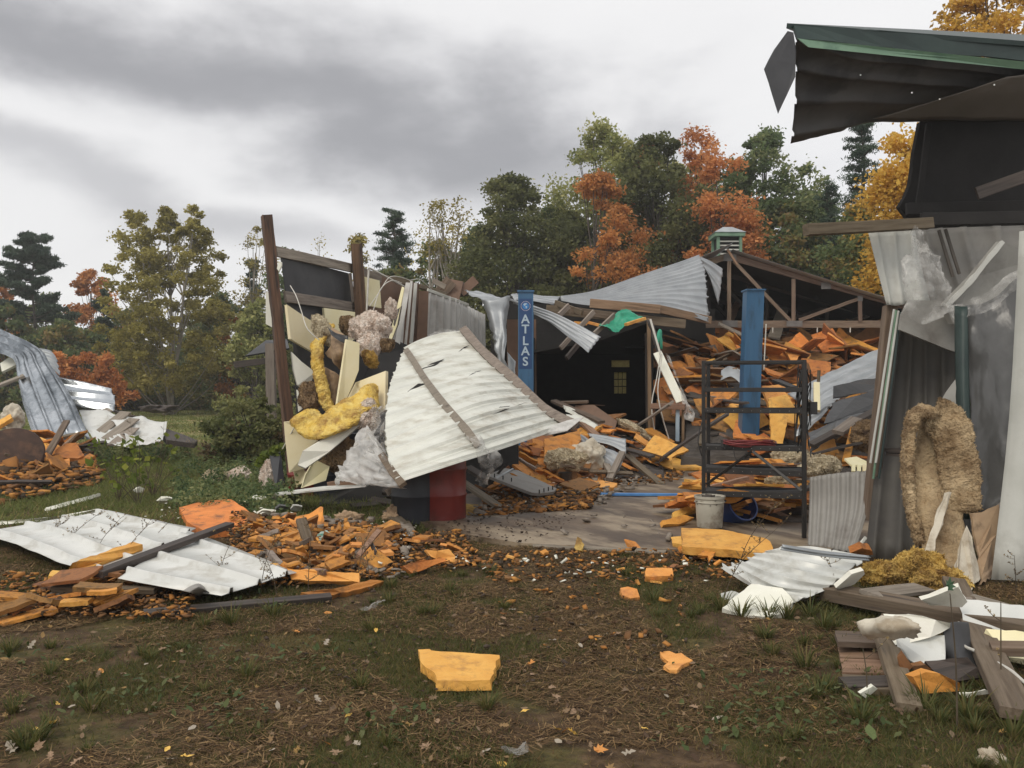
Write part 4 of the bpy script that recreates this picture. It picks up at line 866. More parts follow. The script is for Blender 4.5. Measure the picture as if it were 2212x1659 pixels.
pset(FB, 'cream foam board below the lower grey rail', 'foam board', ((700, 665, 14.3), (767, 674, 14.9), (768, 730, 14.9), (738, 760, 14.5), (708, 745, 14.3)), .05, 'yellow')
pset(FB, 'white foam strip sticking out behind the tall brown post', 'foam board', ((574, 632, 13.4), (579, 630, 13.4), (586, 640, 13.4), (594, 712, 13.4), (586, 706, 13.4), (574, 700, 13.4)), .06, 'white_foam')
pset(FB, 'small white foam offcut stuck to the top of the tall post', 'foam offcut', ((602, 564, 12.9), (608, 566, 12.9), (608, 574, 12.9), (602, 586, 12.9), (598, 580, 12.9)), .05, 'white_foam')
pset(FB, 'white foam board jammed low behind the tall brown post', 'foam board', ((630, 760, 13.05), (650, 780, 13.1), (681, 804, 13.2), (662, 848, 13.2), (643, 832, 13.05), (634, 800, 13.05)), .05, 'white_foam')
pset(FB, 'short white board under the jammed board', 'foam board', ((640, 842, 13), (656, 850, 13), (656, 880, 13), (644, 890, 13)), .05, 'white_foam')
pset(FB, 'upright cream foam board standing among the yellow wool', 'foam board', ((749, 733, 12.4), (777, 741, 12.5), (775, 800, 12.5), (762, 834, 12.5), (742, 876, 12.4), (728, 876, 12.3)), .05, 'yellow')
pset(FB, 'cream foam board with diagonal cut edge beside the fallen white roof', 'foam board', ((833, 801, 12.2), (768, 826, 12.6), (738, 884, 12.5), (800, 905, 12.3), (832, 885, 12.0)), .05, 'yellow')
pset(FB, 'cream foam board folded around the foot of the tall post', 'foam board', ((613, 912, 11.9), (650, 909, 11.9), (690, 945, 12.0), (660, 1012, 12.0), (624, 1021, 11.9), (616, 950, 11.9)), .05, 'yellow')
pset(FB, 'lower cream board tucked under the folded one', 'foam board', ((634, 1018, 12.0), (662, 1012, 12.1), (656, 1040, 12.0), (640, 1054, 12.0)), .05, 'yellow')
pset(FB, 'long white foam board lying across in front of the brown wool', 'foam board', ((643, 1004, 11.3), (654, 974, 11.3), (700, 946, 11.5), (770, 912, 11.7), (776, 920, 11.7), (712, 975, 11.4), (660, 1011, 11.3)), .05, 'white_foam')
pset(FB, 'cream foam board standing under the long white one', 'foam board', ((680, 992, 11.6), (712, 1008, 11.7), (704, 1038, 11.6), (652, 1054, 11.5), (660, 1025, 11.5)), .05, 'yellow')
# black sheet standing in for the shaded hollow behind the tangle
pset('hollow_shade', 'black shade backing put in for the dark hollow behind the insulation tangle', 'shade backing', ((632, 700, 14.2), (770, 700, 16.4), (880, 745, 16.6), (880, 905, 14), (700, 1050, 13.4), (650, 1050, 13.4)), .03, 'black')
# glass wool
def WO(name, lb, *a, **k): return setp(lump(name, *a, **k), lb, 'insulation')
WO('insulation', 'big fluffy pinkish roll of glass wool resting on the tangle', W(802, 708, 13.2), (.29, .25, .235), M['wool_pink'], seed=1, sub=6)
WO('insulation', 'ragged pinkish wool lump hanging below the big fluffy roll', W(798, 747, 13.0), (.17, .16, .19), M['wool_pink'], seed=2)
WO('insulation', 'narrow pinkish wool roll behind the tall pale board', W(845, 668, 14.2), (.09, .1, .16), M['wool_pink'], seed=3)
WO('insulation', 'orange-tinged wool clump beside the fallen white roof edge', W(834, 745, 13), (.12, .1, .09), M['wool_dull'], seed=4)
WO('insulation', 'smoky grey wool behind the big fluffy roll', W(752, 702, 14), (.14, .12, .15), M['wool_dull'], seed=5)
WO('insulation', 'yellow peach wool tuft at the top of the hanging yellow strip', W(697, 712, 12.8), (.13, .12, .22), M['wool_cream'], seed=6, rot=Matrix.Rotation(R(-25), 3, 'Y'))
setp(batt('insulation', [P(p) for p in ((716, 700, 12.9), (688, 740, 12.7), (685, 780, 12.6), (695, 830, 12.6), (711, 885, 12.6))], (.17, -.05, .02), .07, M['wool_bright'], seed=3), 'long hanging strip of bright yellow glass wool', 'insulation')
setp(batt('insulation', [P(p) for p in ((650, 893, 11.7), (682, 921, 11.6), (722, 912, 11.6), (760, 883, 11.8), (800, 862, 11.9), (814, 864, 12))], (.05, .34, .30), .10, M['wool_bright'], seed=4), 'thick yellow wool batt sagging like a hammock', 'insulation')
WO('insulation', 'pinkish white wool end of the sagging yellow batt', W(794, 900, 11.8), (.15, .14, .22), M['wool_pink'], seed=7)
WO('insulation', 'brown soaked wool mass under the long white board', W(735, 985, 11.9), (.26, .16, .22), M['wool_dull'], seed=8, sub=6)
WO('insulation', 'dark wool and leaves caught behind the hanging strip', W(672, 855, 12.9), (.18, .12, .22), M['wool_dull'], seed=9)
WO('insulation', 'orange wool flap hanging below the ragged pinkish lump', W(800, 775, 12.8), (.09, .07, .13), M['wool'], seed=10, rot=Matrix.Rotation(R(-35), 3, 'Y'))
o = sheet('paper_backing', [[(716, 706, 12.7), (745, 722, 12.7), (750, 742, 12.7)], [(712, 745, 12.5), (730, 760, 12.4), (748, 770, 12.6)], [(705, 762, 12.8), (722, 782, 12.6), (736, 800, 12.8)]], M['kraft'], nu=14, nv=16, crumple=.05)
setp(o, 'brown paper backing of the wool beside the upright cream board', 'paper backing')
o = sheet('paper_backing', [[(706, 705, 12.6), (722, 716, 12.5), (752, 726, 12.5)], [(716, 722, 12.45), (735, 735, 12.4), (752, 748, 12.5)]], M['black_gloss'], nu=14, nv=10, crumple=.05)
setp(o, 'shiny black paper flap on the yellow wool', 'paper backing')
o = sheet('paper_backing', [[(700, 790, 12.9), (718, 800, 12.7), (736, 818, 12.8)], [(706, 850, 12.8), (718, 870, 12.7), (722, 890, 12.8)]], M['kraft'], nu=10, nv=14, crumple=.05)
setp(o, 'brown paper behind the hanging yellow strip', 'paper backing')
# pipe and wires
o = tube('pipe', [W(792, 672, 14.9), W(796, 590, 15), W(797, 581, 15), W(806, 583, 15.1), W(873, 619, 16.2)], .018, M['wire'], n=30)
setp(o, 'bent white plastic pipe standing up above the wall', 'pipe')
for k, pts in enumerate((((627, 617, 12.9), (640, 640, 12.7), (652, 675, 12.6), (664, 710, 12.5), (690, 735, 12.5)), ((798, 662, 14.8), (820, 630, 15), (840, 600, 15.3), (862, 598, 15.6), (884, 605, 16.5)), ((884, 606, 16.5), (905, 603, 17), (918, 612, 17.5), (932, 625, 18)),
                         ((806, 672, 14.8), (822, 625, 15), (846, 606, 15.3), (868, 612, 15.6)), ((648, 905, 11.8), (632, 930, 11.9), (610, 970, 12.0)))):
    setp(tube('wire', [P(p) for p in pts], .008, M['wire'], n=20), ['loose wire hanging over the lower grey rail', 'wire arching from the yellow board to the wall top', 'short wire curving over the brown door panel', 'lower wire arch beside the bent pipe', 'string pulled tight at the foot of the tall post'][k], 'wire')
# boards piled on the far end of the wall
for k, (a, b, w_) in enumerate((((945, 640, 20), (975, 606, 20), .3), ((975, 650, 20), (985, 606, 20.2), .35), ((995, 632, 20.2), (1028, 604, 20.3), .22), ((935, 606, 19.8), (962, 620, 19.8), .12), ((1000, 612, 20.4), (1003, 640, 20.3), .2))):
    setp(plank('board', a, b, w_, .04, ['wood', 'brown_panel', 'brown_panel', 'wood_grey', 'wood_dark'][k]), ['brown board tipped up on the wall top', 'upright broken brown panel on the wall top', 'orange-brown board end nearest the curled roof sheet', 'small grey board end on the wall top', 'dark board behind the orange-brown board end'][k], 'board')

# ------------------------------------------------------------------ the fallen white roof section
fr_ = thing('fallen_roof', 'big white ribbed roof section leaning over red drums', 'roof section', G(1000, 1110))
frs = sheet('roof_sheet', [[(876, 750, 12.8), (908, 733, 12.9), (955, 719, 13.0), (1000, 714, 12.9)],
                     [(842, 835, 11.35), (918, 812, 11.5), (995, 792, 11.8), (1073, 784, 12.1)],
                     [(834, 955, 9.6), (930, 912, 9.7), (1040, 868, 10.2), (1146, 856, 11.3)],
                     [(857, 1044, 8.75), (980, 1004, 8.9), (1100, 965, 9.6), (1218, 924, 10.6)]], M['white_dirty'], fr_, ribs=14, rib_h=.030, nu=60, crumple=.004, cs=.8, th=.004, ragged=.03, ridge=.06, minor=1)
from mathutils.bvhtree import BVHTree
def bvh_of(o):
    Mw = ROOT[o.name]; return BVHTree.FromPolygons([Mw @ v.co for v in o.data.vertices], [tuple(p.vertices) for p in o.data.polygons])
def hit(bv, u, v, off=.0, dflt=11.0):
    d = (W(u, v, 10) - CAMP).normalized(); h = bv.ray_cast(CAMP, d)
    return (h[0] - d * off) if h[0] is not None else W(u, v, dflt)
frb = bvh_of(frs)
def curveboard(name, pts, w_, t_, m, parent):
    pts = catmull(pts, 16); k = len(pts) - 1
    V, Fc = [], []; N0 = Vector((-.25, -.75, .62))
    for i, p in enumerate(pts):
        d = (pts[min(i + 1, k)] - pts[max(i - 1, 0)]).normalized(); n = (N0 - d * N0.dot(d)).normalized(); s = d.cross(n)
        ww = w_ * (1 + .12 * noise.noise(p * 6))
        for a, b in ((-1, 0), (1, 0), (1, 1), (-1, 1)): V.append(p + s * a * ww / 2 + n * (b * t_ - .005))
    for i in range(k):
        for j in range(4):
            a = i * 4 + j; b = i * 4 + (j + 1) % 4; Fc.append((a, b, b + 4, a + 4))
    Fc += [(3, 2, 1, 0), tuple(range(len(V) - 4, len(V)))]
    return obj(name, V, Fc, M[m], parent)
curveboard('batten', [hit(frb, 878, 758, .02, 12.5)] + [hit(frb, u, v, .03) for u, v in ((890, 775), (917, 818), (958, 873), (1006, 928), (1034, 966))], .085, .04, 'wood_grey', fr_)
curveboard('batten', [W(1001, 712, 12.85)] + [hit(frb, u - 5, v, .03) for u, v in ((1050, 762), (1120, 826), (1180, 884))] + [W(1245, 922, 10.5)], .12, .05, 'wood_grey', fr_)
curveboard('batten', [P(p) for p in ((826, 985, 9.6), (848, 1020, 9.0), (872, 1050, 8.7))], .08, .04, 'wood', fr_)
for a, b, c in (((880, 846), (925, 818), (920, 826)), ((1015, 745), (990, 760), (1002, 750)), ((1040, 800), (1012, 812), (1026, 802)), ((1078, 880), (1130, 855), (1100, 875)), ((1040, 906), (1140, 868), (1100, 880)), ((905, 800), (960, 775), (940, 787))):
    mx, my = (a[0] + b[0]) / 2, (a[1] + b[1]) / 2
    if any(frb.ray_cast(CAMP, (W(x_, y_, 10) - CAMP).normalized())[0] is None for x_, y_ in (a, b, (c[0], c[1] + 3), (mx, my - 3))): continue
    prism('tear', [hit(frb, a[0], a[1], .012), hit(frb, c[0], c[1] + 3, .012), hit(frb, b[0], b[1], .012), hit(frb, mx, my - 3, .012)], .002, M['black'], fr_)
film_flap = [(1146, 935, 10.3), (1225, 908, 10.5), (1262, 900, 10.5), (1225, 930, 10.3), (1180, 940, 10.3)]
prism('torn_flap', [P(p) for p in film_flap], .01, M['film_dense'], fr_)
def film(lb, ctrl, m='film', nu=26, nv=26, cr=.12, cs=2.2, seed=0, holes=0):
    return setp(sheet('plastic_film', ctrl, M[m], nu=max(6, int(nu * .55)), nv=max(6, int(nv * .6)), crumple=cr * 1.1, cs=cs * 1.6, th=0, smooth=False, seed=seed, holes=holes, crease=True), lb, 'plastic film')
film('crumpled white plastic film heaped at the lower corner of the fallen roof', [[(800, 925, 11.2), (822, 960, 10.4), (838, 985, 9.6)], [(745, 1010, 10.8), (800, 1000, 10.0), (850, 1010, 9.1)], [(722, 1046, 10.6), (790, 1050, 9.8), (868, 1055, 8.8)]], 'film_dense', 40, 40, .16, 2.6, 1)
film('cloudy plastic film draped down the edge of the fallen roof', [[(806, 880, 11.3), (838, 880, 10.7)], [(806, 950, 10.7), (838, 950, 9.7)], [(795, 1000, 10.2), (846, 1005, 9.2)]], 'film', 20, 36, .08, 2, 2)
film('torn film scrap hanging from the middle batten of the fallen roof', [[(1005, 940, 9.3), (1030, 946, 9.3), (1055, 965, 9.4)], [(1036, 990, 9.2), (1056, 996, 9.2), (1078, 992, 9.4)], [(1030, 1036, 9.4), (1040, 1046, 9.4), (1052, 1036, 9.5)]], 'film', 20, 26, .10, 3, 3)
film('clear film wrapped over the top edge of the fallen roof', [[(920, 728, 13.1), (945, 718, 13.1), (985, 722, 13.1)], [(930, 722, 12.85), (960, 712, 12.9), (1000, 716, 12.8)]], 'film', 20, 10, .05, 3, 4)
pset('metal_sheet', 'white sheet seen nearly edge-on under the cream boards', 'metal sheet', ((594, 1064, 11.2), (700, 1050, 10.8), (796, 1046, 10.2), (790, 1049, 9.9), (690, 1058, 10.1), (600, 1068, 10.5)), .015, 'white_metal')
setp(plank('board', (708, 1050, 11.2), (842, 1026, 11.2), .1, .05, 'wood_tan'), 'brown board under the crumpled white film', 'board')
setp(plank('board', (836, 1064, 9.9), (872, 1040, 10.1), .07, .04, 'wood_grey'), 'pale board end under the lower corner of the fallen roof', 'board')

# drums under the roof
def drum(lb, u, D, m, r=.29, h=.88):
    g = W(u, HV, D); g.z = .02 if g.x > -1.6 else 0
    t = thing('drum', lb, 'oil drum', g, 'steel drums under the fallen roof')
    pr = [(0, .012), (r - .02, .012), (r - .012, 0), (r, .005), (r, .02)]
    for c in (.295, .585): pr += [(r, c - .022), (r + .009, c - .008), (r + .011, c), (r + .009, c + .008), (r, c + .022)]
    pr += [(r, h - .02), (r + .007, h - .01), (r, h), (r - .012, h), (r - .014, h - .018)]
    lathe('shell', pr, M[m], g, parent=t, seg=36, dent=.015); lathe('lid', [(0, h - .02), (r - .015, h - .018)], M[m], g, parent=t, seg=36)
    lathe('bung', [(.0, h + .0), (.025, h + .0), (.03, h - .018)], M['gravelly'], g + Vector((.17, 0, 0)), parent=t, seg=12)
    return t
drum('bright red drum standing at the edge of the concrete floor', 951, 9.82, 'red')
drum('black drum standing close beside the bright red drum', 898, 9.75, 'drum_dark', .27)
drum('dark red drum with white sticker under the edge of the white sheet', 664, 12.35, 'red', .27)
drum('black drum next to the dark red drum', 716, 12.3, 'drum_dark', .28)
drum('black drum deep in the shade under the middle of the roof', 790, 12.4, 'drum_dark', .28)
pset('under_roof_shade', 'dark shade sheet added behind the drums under the fallen roof', 'shade sheet', ((690, 1050, 12.9), (930, 960, 12.9), (1120, 930, 12.8), (1120, 1065, 12.8), (690, 1090, 12.9)), .05, 'black')  # black sheet painting the shade beneath the roof, not an actual wall
UB = [((826, 1062, 11.6), (1000, 1076, 11.6), .1, 'wood_dark'), ((836, 1072, 11.3), (1002, 1062, 11.2), .08, 'wood_dark'), ((800, 1080, 11.2), (930, 1100, 10.8), .12, 'wood_dark'), ((860, 1100, 10.7), (884, 1140, 10.0), .07, 'wood'), ((760, 1095, 11.5), (860, 1085, 11.3), .1, 'wood_dark')]
for k, (a, b, w_, m_) in enumerate(UB):
    setp(plank('board', a, b, w_, .05, m_, up=(0, -.5, 1)), ['dark plank lying level behind the drums', 'second dark plank crossing behind the drums', 'charred plank beside the black drum', 'short brown board standing in front of the black drum', 'plank beneath the white edge-on sheet'][k], 'board')
setp(plank('board', (838, 1108, 9.9), (884, 1148, 9.3), .12, .07, 'wood', up=(0, -.3, 1)), 'squared timber with dark end lying in the grass by the card', 'board')
pset('card', 'small white card lying at the end of the squared timber', 'card', ((872, 1155, 9.0), (894, 1149, 9.1), (898, 1158, 8.9), (876, 1165, 8.9)), .003, 'white_metal')
pset('foam_mattress', 'mustard foam slab with cut corner beside the red drum', 'foam slab', ((1004, 1088, 10.6), (1040, 1090, 11.2), (1080, 1106, 10.8), (1076, 1112, 10.5), (1012, 1122, 9.95), (1003, 1110, 10.1)), .07, 'wool')
# open grey cabinet door / hood with studs
hd = thing('grey_panel', 'smooth grey metal panel with a row of studs along two edges', 'metal panel', W(1120, 1060, 11.3))
hp = [P(p) for p in ((1049, 1026, 11.2), (1092, 1011, 12.0), (1120, 1016, 12), (1203, 1055, 11.6), (1196, 1062, 11.2), (1165, 1066, 10.9), (1148, 1064, 10.85))]
prism('panel', hp, .035, M['wall_grey'], hd)
prism('strip', [P(p) + Vector((0, 0, .012)) for p in ((1068, 1033, 11.2), (1107, 1013, 12.0), (1110, 1014, 12.0), (1073, 1036, 11.15))], .01, M['metal'], hd)
for k in range(9):
    f = k / 8; a = P((1196, 1062, 11.2)).lerp(P((1050, 1027, 11.15)), f) if k > 4 else P((1203, 1055, 11.6)).lerp(P((1165, 1066, 10.9)), k / 4)
    lathe('stud', [(.0, .05), (.008, .05), (.008, 0)], M['gravelly'], a, parent=hd, seg=8)

# ------------------------------------------------------------------ broken foam boards, heaps and crumbs
def foam_variant(k):
    random.seed(500 + k)
    n = random.choice((4, 4, 4, 5, 5, 6)); L = 1.0; Wd = random.uniform(.32, .8)
    base = [(-.5, -Wd / 2), (.5, -Wd / 2), (.5, Wd / 2), (-.5, Wd / 2)]
    p = [Vector((x * random.uniform(.8, 1.05), y * random.uniform(.75, 1.1), 0)) for x, y in base]
    if n > 4: p.insert(2, Vector((.5 + random.uniform(-.22, .06), random.uniform(-.1, .1), 0)))
    if n > 5: p.insert(random.choice((0, 1)), Vector((random.uniform(-.2, .2), -Wd / 2 * random.uniform(.5, 1.1), 0)))
    loc = jagged(p, .022, .13); k_ = len(loc); bow = random.uniform(-.05, .07)
    z = lambda v: bow * (v.x * v.x) * 2
    top = [Vector((v.x, v.y, z(v) + .05)) for v in loc]
    low = [Vector((v.x * random.uniform(.96, 1.02), v.y * random.uniform(.95, 1.03), z(v) - .05 + random.uniform(-.006, .006))) for v in loc]
    ct, cl = Vector((0, 0, .05)), Vector((0, 0, -.05)); V = top + low + [ct, cl]
    Fc = [(i, (i + 1) % k_, 2 * k_) for i in range(k_)] + [((i + 1) % k_ + k_, i + k_, 2 * k_ + 1) for i in range(k_)] + [(i, k_ + i, k_ + (i + 1) % k_, (i + 1) % k_) for i in range(k_)]
    Fc = [tuple(reversed(f)) if len(f) == 4 and False else f for f in Fc]
    return mesh(V, Fc)
FV = [foam_variant(k) for k in range(16)]
for me in FV: me.materials.append(M['foam'])
FVB = [m_.copy() for m_ in FV[:8]]
for me in FVB: me.materials.clear(); me.materials.append(M['foam_bright'])
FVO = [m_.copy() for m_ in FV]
for me in FVO: me.materials.clear(); me.materials.append(M['foam_old_shade'])
WT = ['brown', 'brown', 'dark', 'black wet', 'grey', 'tan']
def wood_variant(k, m):
    random.seed(700 + k); me = box_me(1.0, random.uniform(.06, .12), .04, .006); me.materials.append(M[m]); return me
WV = [wood_variant(k, m) for k, m in enumerate(('wood', 'wood', 'wood_dark', 'wood_dark', 'wood_grey', 'wood_tan'))]
PIECES = []
def piece(me, loc, size, rot, tone, where, seedk, th=1.0, wood=False, old=0):
    PIECES.append((me, Vector(loc), size, rot, tone, where, th, wood))
def patch_pt(pc, s, t):
    a, b, c, d = pc; return a.lerp(b, s).lerp(d.lerp(c, s), t)
def heap(corners, n, s0, s1, where, seed, tilt=18, wood=.12, bright=.15, yaw=None, up=.06, old=.3):
    random.seed(seed); pc = [P(c) if not isinstance(c, Vector) else c for c in corners]
    nrm = (pc[1] - pc[0]).cross(pc[3] - pc[0]).normalized()
    if nrm.z < 0: nrm = -nrm
    for i in range(n):
        s, t = random.random(), random.random(); p = patch_pt(pc, s, t)
        p = p + nrm * random.uniform(-.03, up + min(.10, s1 * .2))
        y = R(random.uniform(0, 360) if yaw is None else random.gauss(yaw, 22))
        Mx = frame(nrm, Vector((math.cos(y), math.sin(y), 0))) @ Matrix.Rotation(R(random.gauss(0, tilt)), 3, 'X') @ Matrix.Rotation(R(random.gauss(0, tilt)), 3, 'Y')
        e = Mx.to_euler(); k = random.randrange(16)
        if random.random() < wood:
            j = random.randrange(6); piece(WV[j], p, random.uniform(.7, 1.6) * (s0 + s1) * .8, e, WT[j], where, k, 1, True)
        else:
            sz = s0 + (s1 - s0) * random.random() ** 1.6
            th = random.uniform(.24, .46) * min(1, .4 + sz * 1.3); r_ = random.random()
            if r_ < bright: piece(FVB[k % 8], p, sz, e, ('bright orange', k % 8), where, k, th)
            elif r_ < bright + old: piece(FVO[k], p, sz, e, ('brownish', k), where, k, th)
            else: piece(FV[k], p, sz, e, ('orange', k), where, k, th)
SHAPES = ['long-sided', 'squarish', 'chunky', 'narrow', 'blunt', 'lopsided', 'ragged', 'slim', 'wedge-shaped', 'stubby', 'notched', 'tapering', 'broad', 'oblong', 'chipped', 'skewed']
MARKS = [(1136, 660, 'the globe emblem'), (1136, 900, 'the lettered lift post'), (1136, 1010, 'the lettered post foot'), (1632, 650, 'the plain lift post top'), (1630, 760, 'the plain lift post'), (1626, 990, 'the plain post foot'), (1524, 800, 'the upper rack leg'), (1524, 950, 'the middle rack leg'), (1524, 1120, 'the rack foot'),
         (1737, 800, 'the cabled rack end'), (1737, 930, 'the cable bundle'), (1737, 1120, 'the far rack foot'), (1404, 800, 'the tan door post'), (1404, 930, 'the door post foot'), (1450, 800, 'the leaning pale strip'), (1445, 880, 'the workbench rail'), (1465, 940, 'the blue bench leg'), (1290, 905, 'the cardboard box'), (1222, 994, 'the white wool lump'), (1310, 980, 'the bent channel sheet'),
         (1120, 1045, 'the studded grey panel'), (960, 1120, 'the red drum'), (1370, 1068, 'the blue bar'), (1440, 995, 'the broad flat slab'), (1221, 1040, 'the dark bucket'), (1376, 930, 'the cream wool trail'), (1533, 1110, 'the beige bucket'), (1588, 1090, 'the blue bucket'), (1560, 1195, 'the purple-labelled jug'), (1570, 1170, 'the long foam plank'), (1425, 1235, 'the grass block'),
         (1710, 990, 'the pinkish wool lump'), (1812, 1060, 'the corrugated sheet'), (1840, 790, 'the sliding roof sheet'), (1590, 810, 'the curled roof sheet'), (1690, 900, 'the split standing slab'), (1895, 760, 'the corner post'), (1712, 690, 'the middle truss foot'), (1854, 690, 'the outer truss stud'), (1575, 690, 'the king post foot'), (1510, 700, 'the fan sheet corner'), (1664, 1090, 'the lowest shelf'),
         (470, 1110, 'the big tilted slab'), (664, 1120, 'the layered upright slab'), (700, 1168, 'the striped cloth'), (662, 1160, 'the stubby timber'), (700, 1245, 'the flat heap slab'), (740, 1272, 'the curved strip'), (560, 1230, 'the ground sheet tip'), (950, 1200, 'the pointed slab'), (880, 1150, 'the squared timber'), (820, 1180, 'the crumpled rag'), (120, 950, 'the leaning timber'), (30, 960, 'the rusty tank'), (90, 965, 'the yellowish block'),
         (200, 1258, 'the thick strip'), (110, 1312, 'the thin strip'), (185, 1292, 'the broad grey plank'), (560, 1150, 'the dark wedge'), (1250, 1170, 'the upright flake')]
def flush_pieces(limit=285):
    def share(q_): c = q_[1]; k = c.y; return (q_[2] / k) * (.25 if q_[7] else 1)
    order = sorted(range(len(PIECES)), key=lambda i: -share(PIECES[i])); keep = set(order[:limit]); used = {}; rest = {}
    for i in order:
        me, loc, size, e, tone, where, th, wood = PIECES[i]
        if i in keep:
            o = bpy.data.objects.new('broken_board' if wood else 'foam_board', me); COL.objects.link(o); o.location = loc; o.rotation_euler = e; o.scale = (size, size, th if not wood else 1)
            u = CU + loc.x / loc.y * F; v = HV - (loc.z - CH) / loc.y * F
            mk = sorted(MARKS, key=lambda m_: (m_[0] - u) ** 2 + (m_[1] - v) ** 2)
            word = 'timber' if wood else 'foam board'
            best = None
            for m_ in mk[:3]:
                d = math.hypot(m_[0] - u, m_[1] - v); dv = v - m_[1]; du = abs(u - m_[0])
                rel = ('below' if dv > 0 else 'above') if abs(dv) > du else 'beside'
                far = 'just ' if d < 28 else ('' if d < 60 else 'well ')
                if rel == 'beside': far = {'just ': 'close ', '': '', 'well ': 'out '}[far]
                up_ = 'tipped up' if abs(math.cos(e.x)) < .87 or abs(math.cos(e.y)) < .87 else 'lying flat'
                adj = tone[0] if wood else f'{SHAPES[tone[1]]} {tone[0]}'
                for lb in (f'{adj} {word} {far}{rel} {m_[2]}, {where}', f'{adj} {word} {up_} {far}{rel} {m_[2]}, {where}'):
                    if lb not in used and len(lb.split()) <= 16: best = lb; break
                if best: break
            lb = best or f'{adj} {word} {rel} {mk[0][2]}, {where}'
            used[lb] = 1
            setp(o, lb, 'board' if wood else 'foam board', ('broken timbers ' if wood else 'foam boards ') + where)
        else: rest.setdefault((where, me.materials[0].name), []).append(i)
    for (where, mn), ids in rest.items():
        Vs, Fs = [], []; b = 0
        for i in ids:
            me, loc, size, e, tone, w2, th, wood = PIECES[i]
            Mx = Matrix.Translation(loc) @ e.to_matrix().to_4x4() @ Matrix.Diagonal((size, size, th if not wood else 1, 1))
            Vs += [Mx @ v.co for v in me.vertices]; Fs += [tuple(b + k for k in p.vertices) for p in me.polygons]; b = len(Vs)
        me2 = mesh(Vs, Fs); me2.materials.append(bpy.data.materials[mn])
        o = bpy.data.objects.new('foam_rubble' if 'foam' in mn else 'timber_rubble', me2); COL.objects.link(o); setp(o, kind='stuff')
def mound(name, corners, m, amp=.12, seed=1, n=40, skirt=.15):
    pc = [P(c) if not isinstance(c, Vector) else c for c in corners]
    V, Fc = [], []
    for j in range(n + 1):
        for i in range(n + 1):
            p = patch_pt(pc, i / n, j / n); e = min(i, n - i, j, n - j) / n
            p = p + Vector((0, 0, amp * (noise.noise(p * 1.7) + .6 * noise.noise(p * 4.5 + Vector((seed, 0, 0)))) - .04 - (skirt if e == 0 else 0)))
            V.append(p)
    for j in range(n):
        for i in range(n):
            a = j * (n + 1) + i; Fc.append((a, a + 1, a + n + 2, a + n + 1))
    return setp(obj(name, V, Fc, m), kind='stuff')
def crumbs(name, regions, m, seed, size=(.012, .05)):
    """regions: (corner points, count); tiny broken bits, too many to count"""
    rng = np.random.default_rng(seed); Vs, Fs, T = [], [], []; b = 0
    for corners, n in regions:
        pc = [P(c) if not isinstance(c, Vector) else c for c in corners]
        for _ in range(n):
            p = patch_pt(pc, rng.random(), rng.random()); s = rng.uniform(*size) * (1.5 if rng.random() < .12 else 1)
            q_ = np.array([[-1, -1, 0], [1, -1, 0], [1, 1, 0], [-1, 1, 0], [-1, -1, 1], [1, -1, 1], [1, 1, 1], [-1, 1, 1]], float)
            q_ = q_ * np.array([s, s * rng.uniform(.4, .9), s * rng.uniform(.3, .7)]) * rng.uniform(.65, 1.25, (8, 3))
            a, e1 = rng.uniform(0, 6.28), rng.normal() * .35; ca, sa = math.cos(a), math.sin(a); ce, se = math.cos(e1), math.sin(e1)
            Rm = np.array([[ca, -sa, 0], [sa, ca, 0], [0, 0, 1]]) @ np.array([[ce, 0, se], [0, 1, 0], [-se, 0, ce]])
            Vs.append(q_ @ Rm.T + np.array(p) + np.array([0, 0, rng.uniform(-.01, .03)]))
            Fs.append(np.array([[3, 2, 1, 0], [4, 5, 6, 7], [0, 1, 5, 4], [1, 2, 6, 5], [2, 3, 7, 6], [3, 0, 4, 7]]) + b); b += 8; T.append(np.full(8, rng.random()))
    return setp(link(name, fast_mesh(np.concatenate(Vs), np.concatenate(Fs), 4, np.concatenate(T)), m), kind='stuff')
M['crumbs'] = leafmat('foam crumbs toned', [(.035, .024, .015), (.09, .05, .022), (.20, .09, .03), (.34, .145, .035), (.50, .24, .06)], trans=0, rough=.9)

# barn heap
mound('rubble_mound', [(1470, 985, 15.6), (1750, 992, 15.4), (1905, 870, 18.6), (1480, 845, 19)], M['wood_dark'], .12, 2)
mound('rubble_mound', [(1420, 852, 19), (1905, 872, 18.6), (1960, 712, 27), (1412, 722, 26)], M['wood_dark'], .25, 3)
heap([(1425, 850, 19.2), (1900, 870, 18.8), (1915, 708, 26.5), (1420, 716, 25.5)], 240, .35, 1.3, 'inside the barn', 11, 16, .16, .02, None, .14, .78)  # mostly the browner foam, darkening the heap as barn shade would
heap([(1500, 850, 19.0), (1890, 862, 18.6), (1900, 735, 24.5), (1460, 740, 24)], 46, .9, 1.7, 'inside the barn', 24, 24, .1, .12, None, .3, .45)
heap([(1435, 900, 17.6), (1590, 930, 17.4), (1570, 740, 23.5), (1420, 740, 23)], 60, .6, 1.3, 'by the dark room', 12, 22, .35, .10, -62, .2, .55)
heap([(1480, 975, 15.8), (1740, 985, 15.6), (1880, 880, 18.4), (1500, 855, 18.8)], 70, .4, 1.0, 'behind the rack', 13, 14, .15, .25, None, .10, .3)
heap([(1735, 1010, 14), (1895, 1020, 13), (1905, 880, 15.5), (1770, 900, 16.5)], 40, .35, .8, 'before the corner', 14, 22, .25, .25, None, .25, .3)
mound('rubble_mound', [(1735, 1060, 12.5), (1895, 1070, 12), (1905, 880, 15.6), (1760, 890, 16.5)], M['wood_dark'], .15, 4)
